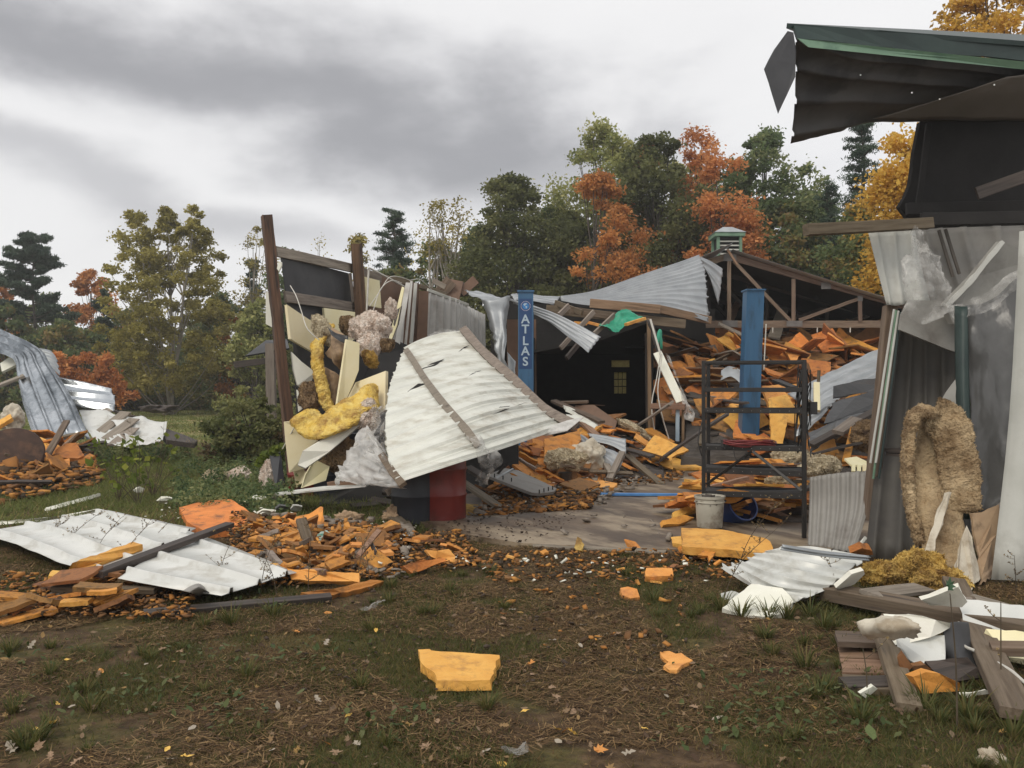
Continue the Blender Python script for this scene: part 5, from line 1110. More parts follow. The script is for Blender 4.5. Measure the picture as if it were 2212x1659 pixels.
# heap between drum and lift post, with its spill over the floor
mound('rubble_mound', [(1005, 1098, 10.7), (1270, 1080, 11.9), (1330, 965, 16), (1150, 930, 15)], M['crumb'], .12, 5)
mound('rubble_mound', [(1180, 1040, 13.2), (1440, 1025, 14.2), (1430, 965, 17), (1230, 895, 17.5)], M['wood_dark'], .12, 6)
heap([(1030, 1085, 11.3), (1260, 1070, 12.1), (1310, 990, 15.3), (1140, 955, 14.5)], 110, .14, .55, 'in the middle heap', 15, 24, .08, .12, None, .10, .3)
heap([(1190, 1025, 13.4), (1430, 1020, 14.6), (1420, 955, 17), (1230, 888, 17.5)], 60, .3, .85, 'on the ridge', 16, 22, .22, .2, -30, .12, .3)
crumbs('foam_crumbs', [([G(1030, 1118, .03), G(1270, 1098, .06), G(1300, 1056, .1), G(1060, 1060, .1)], 2600), ([G(1120, 1100, .06), G(1240, 1085, .06), G(1290, 1060, .06), G(1150, 1060, .1)], 900), ([G(1250, 1060, .06), G(1460, 1040, .06), G(1480, 1020, .06), G(1260, 1020, .06)], 260)], M['crumbs'], 71, (.012, .045))
# the heap in the grass before the wall
mound('rubble_mound', [G(560, 1262, .05), G(850, 1235, .03), G(900, 1135, .06), G(520, 1110, .1)], M['crumb'], .05, 7)
heap([G(580, 1252, .08), G(830, 1228, .04), G(850, 1150, .07), G(540, 1135, .12)], 190, .06, .27, 'in the grass heap', 17, 20, .05, .1, None, .06, .4)
heap([G(820, 1225, .03), G(1020, 1212, .03), G(960, 1170, .04), G(800, 1165, .05)], 9, .10, .28, 'in the open grass', 18, 14, .0, .3, None, .02, .2)
crumbs('foam_crumbs', [([G(470, 1275, .05), G(850, 1245, .04), G(880, 1140, .07), G(500, 1110, .12)], 2600), ([G(820, 1240, .03), G(1050, 1222, .03), G(1000, 1150, .05), G(820, 1160, .05)], 700), ([G(1050, 1260, .02), G(1650, 1250, .02), G(1560, 1192, .04), G(1050, 1190, .03)], 520), ([G(1100, 1420, .02), G(1500, 1390, .02), G(1500, 1260, .02), G(1000, 1260, .02)], 70), ([G(0, 1330, .03), G(420, 1340, .03), G(420, 1270, .04), G(0, 1240, .05)], 700)], M['crumbs'], 72, (.006, .026))
heap([G(1420, 1225, .03), G(1560, 1225, .03), G(1540, 1195, .05), G(1430, 1195, .05)], 10, .06, .16, 'near the jug', 19, 20, 0, .1, None, .02, .4)
heap([G(1050, 1262, .02), G(1420, 1262, .02), G(1420, 1200, .03), G(1080, 1200, .03)], 16, .05, .13, 'before the floor edge', 20, 20, 0, .1, None, .01, .4)
# under and behind the rack
mound('rubble_mound', [G(1460, 1120, .06), G(1755, 1130, .06), Vector((4.1, 12.6, .4)), Vector((2.8, 12.6, .10))], M['wood_dark'], .08, 8)
heap([G(1450, 1110, .10), G(1745, 1125, .10), Vector((4.2, 12.6, .45)), Vector((2.7, 12.8, .13))], 90, .2, .8, 'under the rack', 21, 12, .10, .2, 0, .08, .3)
# far left heap
mound('rubble_mound', [(-60, 1080, 12), (215, 1040, 14), (200, 960, 16.5), (-60, 930, 17)], M['wood_dark'], .15, 9)
heap([(-40, 1075, 12.2), (190, 1025, 14.4), (170, 965, 16.2), (-40, 940, 16.6)], 80, .2, .7, 'in the meadow heap', 22, 24, .2, .15, None, .1, .4)
heap([G(-20, 1330, .04), G(250, 1325, .04), G(250, 1262, .06), G(-20, 1242, .08)], 22, .18, .45, 'by the ground sheet', 23, 10, .15, .1, 10, .03, .4)
crumbs('foam_crumbs', [([(0, 1090, 11.5), (220, 1045, 13.6), (200, 985, 15.8), (0, 950, 16)], 700)], M['crumbs'], 73, (.02, .08))

# hand-placed foam slabs
def fs(lb, pts, th=.05, z=0.0, m='foam_bright', jag=.008, step=.05):
    q_ = [(P(p) if len(p) == 3 and p[2] > 3 else G(p[0], p[1], p[2] if len(p) == 3 else z + th)) for p in pts]
    return setp(prism('foam_slab', q_, th, M[m], jag=jag, step=step), lb, 'foam slab')
fs('bright orange foam slab lying alone on the bare ground', [(903, 1403), (928, 1402), (932, 1405), (1079, 1415), (1058, 1469), (944, 1470), (938, 1452), (918, 1440), (907, 1424)], .05)
fs('small ragged bright foam scrap in the greener grass', [(1426, 1408), (1446, 1406), (1460, 1412), (1472, 1410), (1496, 1426), (1472, 1437), (1462, 1448), (1444, 1446), (1434, 1438), (1444, 1430), (1432, 1420)], .02)
fs('long foam plank lying before the black rack', [(1472, 1140, .22), (1560, 1144, .22), (1652, 1162, .2), (1664, 1170, .19), (1672, 1196, .13), (1620, 1192, .13), (1560, 1186, .14), (1474, 1180, .15)], .07)
fs('foam wedge poking out under the long foam plank', [(1449, 1160, .1), (1474, 1158, .12), (1474, 1176, .1), (1452, 1173, .08)], .05)
fs('rectangular foam block in the grass beyond the floor edge', [(1396, 1227, .09), (1452, 1227, .09), (1455, 1243, .05), (1395, 1245, .05)], .05)
fs('rounded foam chunk in the grass below the rectangular block', [(1340, 1270, .07), (1356, 1267, .08), (1376, 1272, .07), (1382, 1290, .03), (1362, 1292, .03), (1344, 1285, .04)], .05)
fs('big square foam slab tilted above the white ground sheet', [(387, 1096, .14), (440, 1082, .17), (498, 1078, .18), (530, 1098, .16), (552, 1121, .12), (536, 1132, .10), (520, 1126, .10), (505, 1142, .09), (448, 1150, .07), (405, 1128, .10)], .07, m='foam')
fs('foam slab with layered edge standing up in front of the dark red drum', [(668, 1110, 9.0), (692, 1094, 9.1), (698, 1096, 9.0), (702, 1140, 8.8), (680, 1146, 8.7), (640, 1142, 8.7), (622, 1120, 8.9)], .07, m='foam')
fs('dark wedge of foam beside the layered upright slab', [(582, 1132, 8.9), (620, 1110, 9.0), (642, 1146, 8.7), (600, 1148, 8.7)], .06, m='foam')
fs('long foam bar lying on the white ground sheet', [(156, 1216, .16), (288, 1170, .2), (308, 1176, .19), (309, 1186, .15), (172, 1231, .1), (166, 1228, .1)], .06, m='foam_bright')
fs('thick foam strip beneath the white ground sheet', [(170, 1254, .09), (250, 1234, .11), (256, 1242, .09), (236, 1254, .07), (172, 1262, .06)], .05, m='foam')
fs('thin foam strip furthest out in the grass', [(52, 1323, .03), (120, 1300, .05), (165, 1297, .05), (140, 1310, .03), (70, 1325, .02)], .03, m='foam_bright')
fs('squarish foam chunk beside the thin foam strip', [(258, 1284, .09), (286, 1282, .09), (290, 1292, .06), (280, 1308, .02), (262, 1306, .03)], .05, m='foam')
fs('flat foam slab resting in the heap on the grass', [(620, 1228, .14), (680, 1230, .14), (704, 1235, .13), (776, 1238, .12), (776, 1258, .06), (700, 1254, .07), (630, 1252, .08)], .05, m='foam_bright')
fs('long curved foam strip edging the heap on the grass', [(650, 1280, .06), (720, 1272, .07), (800, 1252, .07), (830, 1255, .05), (780, 1272, .04), (690, 1290, .03)], .05, m='foam')
fs('foam plank leaning at the end of the heap', [(870, 1222, .1), (900, 1212, .12), (960, 1206, .1), (965, 1212, .08), (906, 1234, .04), (890, 1238, .04)], .05, m='foam')
fs('upright piece of foam standing alone in the grass', [(1247, 1159, 8.0), (1256, 1164, 8.0), (1262, 1176, 7.9), (1256, 1190, 7.85), (1240, 1186, 7.9), (1244, 1170, 7.95)], .02, m='wool')
fs('foam flake leaning at the end of the heap in the grass', [(1001, 1187, 7.9), (1008, 1182, 7.9), (1012, 1206, 7.8), (1028, 1210, 7.8), (990, 1214, 7.75), (992, 1200, 7.85)], .02, m='foam_bright')
fs('curled foam slab with pointed ends in the grass', [(918, 1187, .12), (944, 1190, .12), (970, 1186, .12), (984, 1202, .06), (980, 1214, .03), (950, 1212, .04), (930, 1202, .07)], .03, m='foam_bright')
fs('small foam flake before the floor edge strip', [(1348, 1166, .12), (1372, 1170, .1), (1386, 1186, .04), (1356, 1184, .04)], .02, m='foam_bright')
fs('broad flat foam slab on the concrete at the end of the rubble ridge', [(1372, 985, .20), (1400, 978, .24), (1440, 981, .24), (1518, 1009, .12), (1460, 1012, .10), (1420, 1002, .14)], .05)
fs('foam slab spreading onto the concrete by the blue bar', [(1236, 1033, .16), (1262, 1030, .18), (1334, 1044, .12), (1328, 1052, .10), (1290, 1056, .09), (1250, 1046, .12)], .05)
fs('narrow foam slab right of the broad flat one, in front of the rubble ridge'.replace('right of', 'beside'), [(1500, 1008, .1), (1545, 1004, .12), (1560, 1020, .1), (1530, 1022, .08)], .05)
fs('large foam slab smeared with grey under the corner of the fallen roof', [(1176, 948, 13.6), (1250, 930, 14.2), (1256, 948, 13.9), (1240, 972, 13.4), (1216, 1008 - 12, 13.0), (1176, 986, 13.1)], .07, m='foam')
fs('foam slab folded below the smeared slab', [(1200, 1005, 12.9), (1240, 990, 13.2), (1262, 965, 13.8), (1270, 972, 13.7), (1240, 1004, 13.0), (1212, 1012, 12.8)], .06, m='foam_bright')
fs('foam slab under the front edge of the grey studded panel', [(1166, 1040, 12.3), (1220, 1046, 12.2), (1262, 1078, 11.6), (1240, 1084, 11.4), (1200, 1070, 11.6)], .05, m='foam')
fs('foam block leaning at the lowest shelf of the rack', [(1478, 1078, .3), (1570, 1060, .42), (1615, 1068, .4), (1590, 1086, .3), (1484, 1090, .22)], .05)
fs('foam slab jutting over the painted bar end', [(1464, 1054, .18), (1520, 1036, .3), (1560, 1042, .3), (1560, 1056, .2), (1500, 1060, .14)], .05)
fs('foam wedge with dark soot beside the beige bucket', [(1452, 1108, .14), (1500, 1086, .22), (1530, 1092, .2), (1500, 1104, .14), (1456, 1118, .1)], .05, m='foam_bright')
fs('mossy dark foam strip on the concrete edge', [(1430, 1124, .12), (1480, 1112, .15), (1500, 1118, .12), (1474, 1130, .08), (1434, 1134, .08)], .05, m='foam')
for k, (pts, m_) in enumerate([([(1600, 1032, 11.4), (1650, 1044, 11.2), (1700, 1090, 10.8), (1650, 1098, 10.8), (1604, 1084, 11)], 'foam_bright'), ([(1690, 1036, 11.6), (1745, 1040, 11.6), (1745, 1098, 11), (1700, 1096, 11)], 'foam_bright'), ([(1620, 1112, 10), (1680, 1106, 10.2), (1740, 1122, 10), (1738, 1134, 9.8), (1670, 1132, 9.8)], 'foam'), ([(1660, 860, 16.2), (1700, 852, 16.4), (1742, 920, 15.6), (1700, 912, 15.6), (1686, 990, 15), (1668, 970, 15.2)], 'foam_bright'), ([(1646, 834, 17), (1690, 830, 17.2), (1716, 900, 16.4), (1664, 886, 16.4)], 'foam_bright'), ([(1752, 960, 13.8), (1800, 945, 14), (1816, 985, 13.6), (1786, 1000, 13.4), (1764, 985, 13.5)], 'foam_bright')]):
    fs(['tall foam slab seen behind the two lowest shelves', 'foam slab filling the gap behind the rack leg', 'flat foam slab behind the lowest rack brace', 'standing foam slab split in two behind the rack', 'bright bent foam slab beside the plain lift post', 'squarish foam slab tilted between rack and corner wall'][k], pts, .06, m=m_)
# timbers by hand
TB = [((210, 1240, 6.15), (496, 1133, 7.9), .09, .045, 'wood_dark', 'dark weathered batten lying across both white ground sheets'), ((310, 1327, 5.85), (560, 1304, 6.3), .07, .045, 'wood_dark', 'long dark plank lying at the edge of the grass'),
      ((556, 1305, 6.2), (715, 1290, 6.5), .07, .045, 'wood_dark', 'end of a dark plank running under the heap'), ((110, 1286, 6.3), (256, 1300, 6.25), .15, .04, 'wood_grey', 'broad grey plank half buried beside the thin foam strip'),
      ((650, 1122, 7.7), (675, 1198, 7.5), .09, .05, 'wood', 'stubby grey timber standing up beside the green striped cloth'), ((144, 910, 15.6), (96, 995, 14.4), .11, .05, 'wood', 'timber leaning over the heap under the bent roof sheets'),
      ((-10, 836, 18.5), (52, 812, 18.8), .18, .06, 'wood_grey', 'thick grey beam poking out of the bent roof sheets'), ((0, 990, 14.8), (150, 1012, 14.6), .12, .05, 'wood_dark', 'dark plank lying in the heap under the bent roof sheets'),
      ((1000, 1042, 10.9), (1082, 1098, 10.4), .10, .045, 'wood_grey', 'grey plank slanting down past the red drum'), ((1010, 1010, 11.6), (1060, 1060 - 20, 11.2), .12, .05, 'wood_dark', 'dark plank under the corner of the grey studded panel'),
      ((1290, 930, 16.5), (1430, 1048, 13.2), .12, .05, 'wood', 'long dark plank running down the rubble ridge onto the concrete'), ((1250, 905, 16), (1310, 960, 14.6), .12, .05, 'wood_tan', 'tan plank on the rubble ridge before the cardboard box'),
      ((1308, 1000, 13.6), (1320, 1075 - 50, 13.0), .1, .07, 'wood_grey', 'short grey block standing at the end of the bent channel sheet'), ((1316, 1036, 12.9), (1344, 978, 13.6), .10, .06, 'wood_grey', 'tilted grey post end beside the bent channel sheet'),
      ((1210, 870, 17.5), (1270, 868, 17.2), .09, .05, 'wood', 'short brown board at the top of the rubble ridge'), ((1196, 866, 17), (1300, 912, 15.6), .14, .05, 'wood', 'brown board bedded in the rubble ridge')]
for a, b, w_, t_, m_, lb in TB:
    setp(board('board', P(a), P(b), w_, t_, M[m_], up=Vector((0, -.25, 1))), lb, 'board')
# broken gutters and channel sheets in the ridge
def rs(lb, ctrl, m='metal', **k):
    k.setdefault('nu', 20); k.setdefault('nv', 10); k.setdefault('th', .004)
    return setp(sheet('metal_sheet', ctrl, M[m], **k), lb, 'metal sheet')
rs('bent grey channel sheet pointing down beside the glass wool', [[(1256, 940, 14.4), (1300, 965, 13.9), (1350, 985, 13.6)], [(1252, 955, 14.2), (1296, 990, 13.6), (1336, 1018, 13.2)]], 'metal', ribs=2, rib_h=.03, crumple=.02)
rs('flat grey ribbed sheet lying on the ridge beside the channel sheet', [[(1268, 936, 14.8), (1310, 942, 14.7), (1352, 948, 14.6)], [(1286, 954, 14.4), (1320, 962, 14.3), (1352, 980, 14.1)]], 'metal', ribs=3, rib_h=.02)
rs('white gutter profile broken on top of the rubble ridge', [[(1215, 878, 16.6), (1260, 896, 16.2), (1298, 908, 15.9)], [(1222, 890, 16.2), (1262, 908, 15.9), (1290, 922, 15.6)]], 'white_dirty', ribs=2, rib_h=.04, crumple=.03)
rs('pale sheet strip sticking out from the fallen roof corner', [[(1222, 893, 14), (1262, 905, 13.6), (1290, 920, 13.4)], [(1226, 903, 13.8), (1262, 915, 13.5), (1284, 926, 13.3)]], 'white_dirty', crumple=.03)
WO('insulation', 'white fluffy glass wool lump beside the lettered lift post', W(1222, 994, 12.9), (.30, .22, .16), M['wool_cream'], seed=20, sub=6)
WO('insulation', 'grey wool and paper crumpled behind the bent channel sheet', W(1272, 985, 13.6), (.25, .2, .24), M['kraft_white'], seed=21)
WO('insulation', 'trail of cream wool along the top of the rubble ridge', W(1376, 930, 16.6), (.42, .12, .09), M['wool_cream'], seed=22, rot=Matrix.Rotation(R(28), 3, 'Y'))
setp(lathe('bucket', [(0, .0), (.08, 0), (.10, .2), (.107, .21), (.095, .21), (.08, .03)], M['gravelly'], Vector((W(1221, 0, 12.6).x, 12.6, .08)), seg=24), 'small dark bucket standing in the crumbs beside the lettered lift post', 'bucket')
# cardboard box
bxo = thing('cardboard_box', 'open brown cardboard box tipped over on the rubble ridge', 'box', W(1285, 935, 16.8))
pb = [P(p) for p in ((1243, 876, 17.4), (1284, 875, 17.0), (1262, 912, 16.8), (1224, 905, 17.2), (1333, 909, 16.4), (1324, 942, 16.2))]
prism('side', [pb[0], pb[1], pb[2], pb[3]], .012, M['card'], bxo); prism('side', [pb[1], pb[4], pb[5], pb[2]], .012, M['card'], bxo)
prism('flap', [pb[0], pb[1], pb[1] + Vector((.25, .4, -.02)), pb[0] + Vector((.25, .4, -.02))], .01, M['card'], bxo)

# ------------------------------------------------------------------ the black rack
D0, D1 = 9.25, 8.45; RZ = W(0, 780, D0).z
xl, xr = W(1520, 0, D0).x, W(1737, 0, D1).x
fl_, fr2 = Vector((xl, D0, .05)), Vector((xr, D1, .05))
rack = thing('shelving_rack', 'black steel shelving rack with sagging shelves and crossed braces', 'shelving rack', (fl_ + fr2) / 2)
dx = (fr2 - fl_).normalized(); back = Vector((.144, .42, 0)); ztl, ztr = W(0, 779, D0).z, W(0, 777, D1).z
legs = [(fl_, ztl), (fr2, ztr), (fl_ + back, ztl), (fr2 + back, ztr)]
for p, z in legs:
    board('leg', p, Vector((p.x, p.y, z)), .038, .038, M['rack'], rack, up=Vector((0, -1, 0)), rough=0)
def at_rack(v, s, b=0.0):   # a point on the front face at picture height v of the left post, measured along the rack
    return None
sh = [((783, 781), .03), ((842, 842), .045), ((887, 888), .05), ((967, 970), .05), ((1015, 1024), .06), ((1066, 1072), .06)]
for (va, vb_), hh in sh:
    a = W(1520, va, D0); b = W(1737, vb_, D1); a.x, b.x = xl, xr
    for off in (Vector(), back):
        board('shelf_edge', a + off, b + off, .02, hh, M['rack'], rack, rough=0)
    for p in (a, b): board('shelf_edge', p, p + back, .02, hh, M['rack'], rack, rough=0)
    if va > 790:
        n_ = 14; V, Fc = [], []
        for j in range(2):
            for i in range(n_ + 1):
                f = i / n_; V.append(a.lerp(b, f) + back * j + Vector((0, 0, hh / 2 - .006 - .02 * math.sin(math.pi * f))))
        for i in range(n_): Fc.append((i, i + 1, i + n_ + 2, i + n_ + 1))
        o = obj('shelf', V, Fc, M['shelf'], rack); md = o.modifiers.new('thickness', 'SOLIDIFY'); md.thickness = .004
    if hh >= .05:
        for k in range(11):
            f = (k + .5) / 11; p = a.lerp(b, f) - back * .026
            lathe('rivet', [(0, .003), (.004, .003), (.004, 0)], M['wall_grey'], p, Vector((0, -1, 0)), rack, 6)
for a, b in (((1624, 975, 8.83), (1526, 1046, 9.2)), ((1626, 975, 8.83), (1732, 1060, 8.44))):
    board('brace', P(a), P(b), .03, .012, M['rack'], rack, up=Vector((0, -1, 0)), rough=0)
# cord coil and charger on the shelf
cz = W(1620, 962, 8.95); pts = []
for k in range(150):
    a = k * .42; e = 1 + .16 * math.sin(k * .37)
    pts.append(cz + Vector((.235 * math.cos(a) * e, .11 * math.sin(a) * e, .0 + .04 * abs(math.sin(k * .13)) + .012 * math.sin(k * .9))))
o = tube('cord_coil', pts, .007, M['cord'], n=600, sides=5); setp(o, 'dark red extension cord coiled on the shelf of the rack', 'cord')
ch = thing('charger', 'small black box beside the coiled red cord on the rack shelf', 'charger', W(1575, 965, 9.0))
bx6('case', W(1573, 0, 9.0).x, 9.05, W(0, 967, 9.0).z, W(0, 951, 9.0).z, .11, .1, 'gravelly', ch)
for k in range(3): bx6('socket', W(1568 + k * 4.5, 0, 9.0).x, 8.996, W(0, 962, 9.0).z, W(0, 956, 9.0).z, .012, .006, 'wall_grey', ch)
tube('cable', [W(1585, 972, 8.85), W(1589, 990, 8.8), W(1600, 994, 8.8), W(1612, 984, 8.85)], .005, M['cable'], ch)
# cables over the rack's end
cb_ = thing('cable_bundle', 'tangle of black cables hanging over the end of the rack', 'cables', W(1745, 985, 8.6))
rr = random.Random(5)
for k in range(15):
    u0 = rr.uniform(1722, 1752); t = rr.uniform(782, 800); L_ = rr.uniform(100, 215)
    pts = [W(u0, t, 8.5 + rr.uniform(0, .3))]; u = u0
    for q_ in range(4): u += rr.uniform(-9, 9); pts.append(W(min(1765, max(1716, u)), t + L_ * (q_ + 1) / 4, 8.45 + rr.uniform(0, .35)))
    if k % 2: pts += [W(u + 9, t + L_ * .8, 8.6), W(u0 + 5, t + L_ * .3, 8.5)]
    tube('cable', pts, .0055, M['cable'], cb_, 5)
bx6('plug', W(1756, 0, 8.6).x, 8.6, W(0, 895, 8.6).z, W(0, 868, 8.6).z, .07, .06, 'gravelly', cb_)
o = tube('cable', [W(1519, 905, 9.2), W(1511, 930, 9.15), W(1508, 955, 9.1), W(1516, 985, 9.1)], .006, M['cable'], n=14); setp(o, 'black cable bowed out beside the rack leg', 'cable')
# buckets
bb = Vector((W(1533, 0, 9.0).x, 9.0, .07))
t = thing('bucket', 'beige plastic bucket full of leaves behind the rack leg', 'bucket', bb)
lathe('body', [(0, 0), (.125, 0), (.13, .01), (.148, .29), (.158, .30), (.16, .325), (.148, .325), (.14, .29), (.12, .24)], M['bucket'], bb, parent=t)
lathe('rim', [(.149, .255), (.156, .258), (.156, .266), (.15, .27)], M['bucket'], bb, parent=t)
lump('rubbish', bb + Vector((0, 0, .27)), (.12, .12, .05), M['wood_dark'], t, 4, .5, 2.5, 3, fine=.25)
bl = W(1588, 1118, 9.5)
t = thing('bucket', 'blue plastic bucket tipped over among foam slabs', 'bucket', bl)
axb = Vector((.28, -.75, .45)).normalized()
lathe('body', [(0, 0), (.13, 0), (.165, .33), (.176, .34), (.176, .36), (.16, .36), (.155, .33), (.125, .03)], M['bucket_blue'], bl + Vector((-.06, .14, -.02)), axb, t, 32)
lathe('base_ring', [(.0, .035), (.03, .036), (.035, .045), (.06, .045), (.065, .036), (.12, .035)], M['tar'], bl + Vector((-.06, .14, -.02)), axb, t, 32)
# jug with purple label
jb, ja = W(1597, 1197, 7.95), (W(1522, 1200, 7.85) - W(1597, 1197, 7.95)).normalized()
jg = thing('jug', 'pale plastic jug with purple label lying before the rack', 'jug', jb)
lathe('body', [(0, 0), (.04, .0), (.062, .02), (.068, .05), (.068, .17), (.062, .2), (.04, .26), (.019, .305), (.017, .315)], M['jug'], jb, ja, jg, 30)
lathe('cap', [(.018, .313), (.02, .315), (.02, .33), (.0, .331)], M['white_metal'], jb, ja, jg, 20)
jm = frame(ja, Vector((1, 0, 0)) if abs(ja.x) < .9 else Vector((0, 1, 0)))
def jlabel(name, h0, h1, a0, a1, m, r, par=jg):
    V, Fc = [], []
    for k in range(9):
        a = R(a0 + (a1 - a0) * k / 8); d_ = Vector((0, -math.cos(a), math.sin(a)))
        d_ = (d_ - ja * d_.dot(ja)).normalized()
        for h in (h0, h1): V.append(jb + ja * h + d_ * r)
    for k in range(8): Fc.append((2 * k, 2 * k + 1, 2 * k + 3, 2 * k + 2))
    return obj(name, V, Fc, M[m], par)
lb_ = jlabel('label', .055, .158, -55, 80, 'purple', .0695)
jlabel('print', .125, .152, 8, 80, 'label_pale', .0702, lb_); jlabel('print', .098, .119, -8, 80, 'label_pale', .0702, lb_)
for k in range(4): jlabel('print', .062 + k * .009, .066 + k * .009, -25 + 6 * (k % 2), 75, 'label_pale', .0702, lb_)
for (a0, h0, h1) in ((2, .102, .116), (2, .113, .116), (7, .102, .116), (14, .102, .116), (14, .113, .116), (14, .108, .11), (24, .102, .116), (30, .102, .116), (38, .103, .106), (44, .102, .116), (50, .109, .112)):
    jlabel('print', h0, h1, a0, a0 + 3.5, 'purple', .0708, lb_)

# ------------------------------------------------------------------ the ruined corner building
cor = thing('ruined_corner', 'corner of a torn-open metal building with green trim and a lifted roof', 'building', Vector((3.6, 7.6, 0)))
def cs_(name, ctrl, m, **k): return sheet(name, ctrl, M[m], cor, **k)
# roof edge, trim and hanging underside
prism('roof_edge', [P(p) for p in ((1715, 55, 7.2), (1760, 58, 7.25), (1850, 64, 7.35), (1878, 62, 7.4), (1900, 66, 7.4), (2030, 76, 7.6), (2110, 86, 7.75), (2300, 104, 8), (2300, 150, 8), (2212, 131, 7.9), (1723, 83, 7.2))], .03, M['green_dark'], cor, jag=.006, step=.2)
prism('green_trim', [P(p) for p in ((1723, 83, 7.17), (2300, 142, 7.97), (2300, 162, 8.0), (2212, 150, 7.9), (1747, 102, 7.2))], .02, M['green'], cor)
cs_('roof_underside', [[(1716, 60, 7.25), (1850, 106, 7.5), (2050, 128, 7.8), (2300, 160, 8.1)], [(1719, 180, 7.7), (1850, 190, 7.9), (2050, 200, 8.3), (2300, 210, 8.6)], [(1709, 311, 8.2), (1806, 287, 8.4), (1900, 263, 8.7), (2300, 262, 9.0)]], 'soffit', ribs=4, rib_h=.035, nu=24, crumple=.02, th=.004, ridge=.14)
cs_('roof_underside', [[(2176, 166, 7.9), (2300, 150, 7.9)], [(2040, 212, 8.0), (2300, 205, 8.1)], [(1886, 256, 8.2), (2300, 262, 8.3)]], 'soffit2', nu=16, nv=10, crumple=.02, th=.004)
prism('torn_flap', [P(p) for p in ((1702, 67, 7.2), (1714, 70, 7.2), (1720, 110, 7.2), (1718, 166, 7.1), (1700, 205, 7.05), (1681, 245, 7.0), (1668, 205, 7.0), (1651, 149, 7.0), (1672, 108, 7.1))], .004, M['tar'], cor, jag=.003, step=.1)
for u, v in ((1859, 162), (2148, 183), (2030, 214), (1970, 200)):
    p = W(u, v, 7.55); prism('screw', [p + Vector((x * .006, 0, z * .006)) for x, z in ((-1, -1), (1, -1), (1, 1), (-1, 1))], .003, M['white_metal'], cor)
# closed roof above, and the inside, its shade put into near-black colour
prism('roof_sheet', [P((1700, 50, 7.2)), P((2500, 110, 8.2)), Vector((9.5, 14, 7.15)), Vector((4.8, 14, 7.2))], .04, M['green_dark'], cor, flip=False)
prism('inner_wall', [P(p) for p in ((1988, 262, 8.9), (2350, 255, 9.2), (2350, 520, 9.2), (1957, 500, 8.9), (1960, 470, 8.9), (1943, 447, 8.9), (1966, 400, 8.9), (1974, 330, 8.9))], .06, M['black'], cor, jag=.012, step=.12)
plank('stud', (2006, 268, 8.75), (1984, 440, 8.75), .05, .04, 'black', cor)
plank('stud', (2110, 418, 8.4), (2240, 372, 8.3), .12, .05, 'wood_dark', cor)
plank('rail', (1958, 452, 8.7), (2230, 446, 8.7), .12, .05, 'black', cor)
plank('beam', (1741, 497, 7.7), (2010, 482, 8.1), .10, .09, 'wood', cor)
plank('beam', (1990, 474, 8.3), (2240, 470, 8.3), .12, .06, 'black', cor)
# pale liner panels under the beam
cs_('wall_panel', [[(1876, 503, 8.1), (1930, 500, 8.2), (1976, 496, 8.3)], [(1895, 580, 8.1), (1935, 580, 8.2), (1990, 575, 8.3)], [(1915, 659, 8.1), (1948, 660, 8.1), (2010, 655, 8.2)]], 'wall_pale', ribs=3, rib_h=.02, along='v', nv=10, th=.004, ridge=.2)
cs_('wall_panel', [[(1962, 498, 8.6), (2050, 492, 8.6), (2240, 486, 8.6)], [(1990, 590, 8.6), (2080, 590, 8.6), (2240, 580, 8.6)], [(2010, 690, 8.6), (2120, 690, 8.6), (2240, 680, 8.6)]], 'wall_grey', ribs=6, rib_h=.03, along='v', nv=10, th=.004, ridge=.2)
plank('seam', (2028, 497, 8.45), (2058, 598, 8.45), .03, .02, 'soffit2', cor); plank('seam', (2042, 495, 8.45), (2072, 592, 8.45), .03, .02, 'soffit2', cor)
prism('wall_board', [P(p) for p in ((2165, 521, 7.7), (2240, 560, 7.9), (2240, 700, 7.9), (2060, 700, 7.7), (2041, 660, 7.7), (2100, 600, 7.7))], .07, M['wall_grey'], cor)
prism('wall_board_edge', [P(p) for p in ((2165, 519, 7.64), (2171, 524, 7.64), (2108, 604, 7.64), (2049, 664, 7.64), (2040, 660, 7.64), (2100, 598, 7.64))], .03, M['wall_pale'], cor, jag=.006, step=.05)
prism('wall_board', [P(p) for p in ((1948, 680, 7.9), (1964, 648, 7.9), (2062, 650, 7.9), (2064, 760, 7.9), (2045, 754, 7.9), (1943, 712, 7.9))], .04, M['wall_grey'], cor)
# corner post, trims and dark wall
plank('post', (1923, 662, 8.2), (1878, 1125, 8.0), .11, .1, 'wood', cor)
for k, m_ in enumerate(('wall_pale', 'green', 'wall_pale', 'green_dark')):
    plank('corner_trim', (1931 + k * 5, 668 + k * 2, 8.05 - k * .01), (1880 + k * 6, 1000 + (k % 2) * 34, 7.9 - k * .01), .018, .02, m_, cor)
cs_('wall_sheet', [[(1945, 676, 8.3), (2000, 700, 8.2), (2090, 740, 8.0)], [(1905, 900, 8.3), (2000, 900, 8.2), (2090, 900, 7.9)], [(1868, 1205, 7.95), (2000, 1215, 7.6), (2100, 1225, 7.4)]], 'wall_dark', ribs=5, rib_h=.02, along='v', nv=10, th=.005, ridge=.2)
plank('rail', (1905, 972, 8.12), (1960, 974, 8.05), .05, .03, 'wood_dark', cor); plank('rail', (1900, 984, 8.12), (1960, 988, 8.05), .05, .03, 'wood_dark', cor)
cs_('green_corner', [[(2062, 660, 7.5), (2076, 662, 7.42), (2090, 662, 7.4)], [(2066, 900, 7.3), (2080, 900, 7.2), (2096, 900, 7.2)], [(2080, 1120, 7.1), (2092, 1122, 7.02), (2106, 1120, 7.02)]], 'green_dark', nu=8, nv=14, th=.004, crumple=.004)
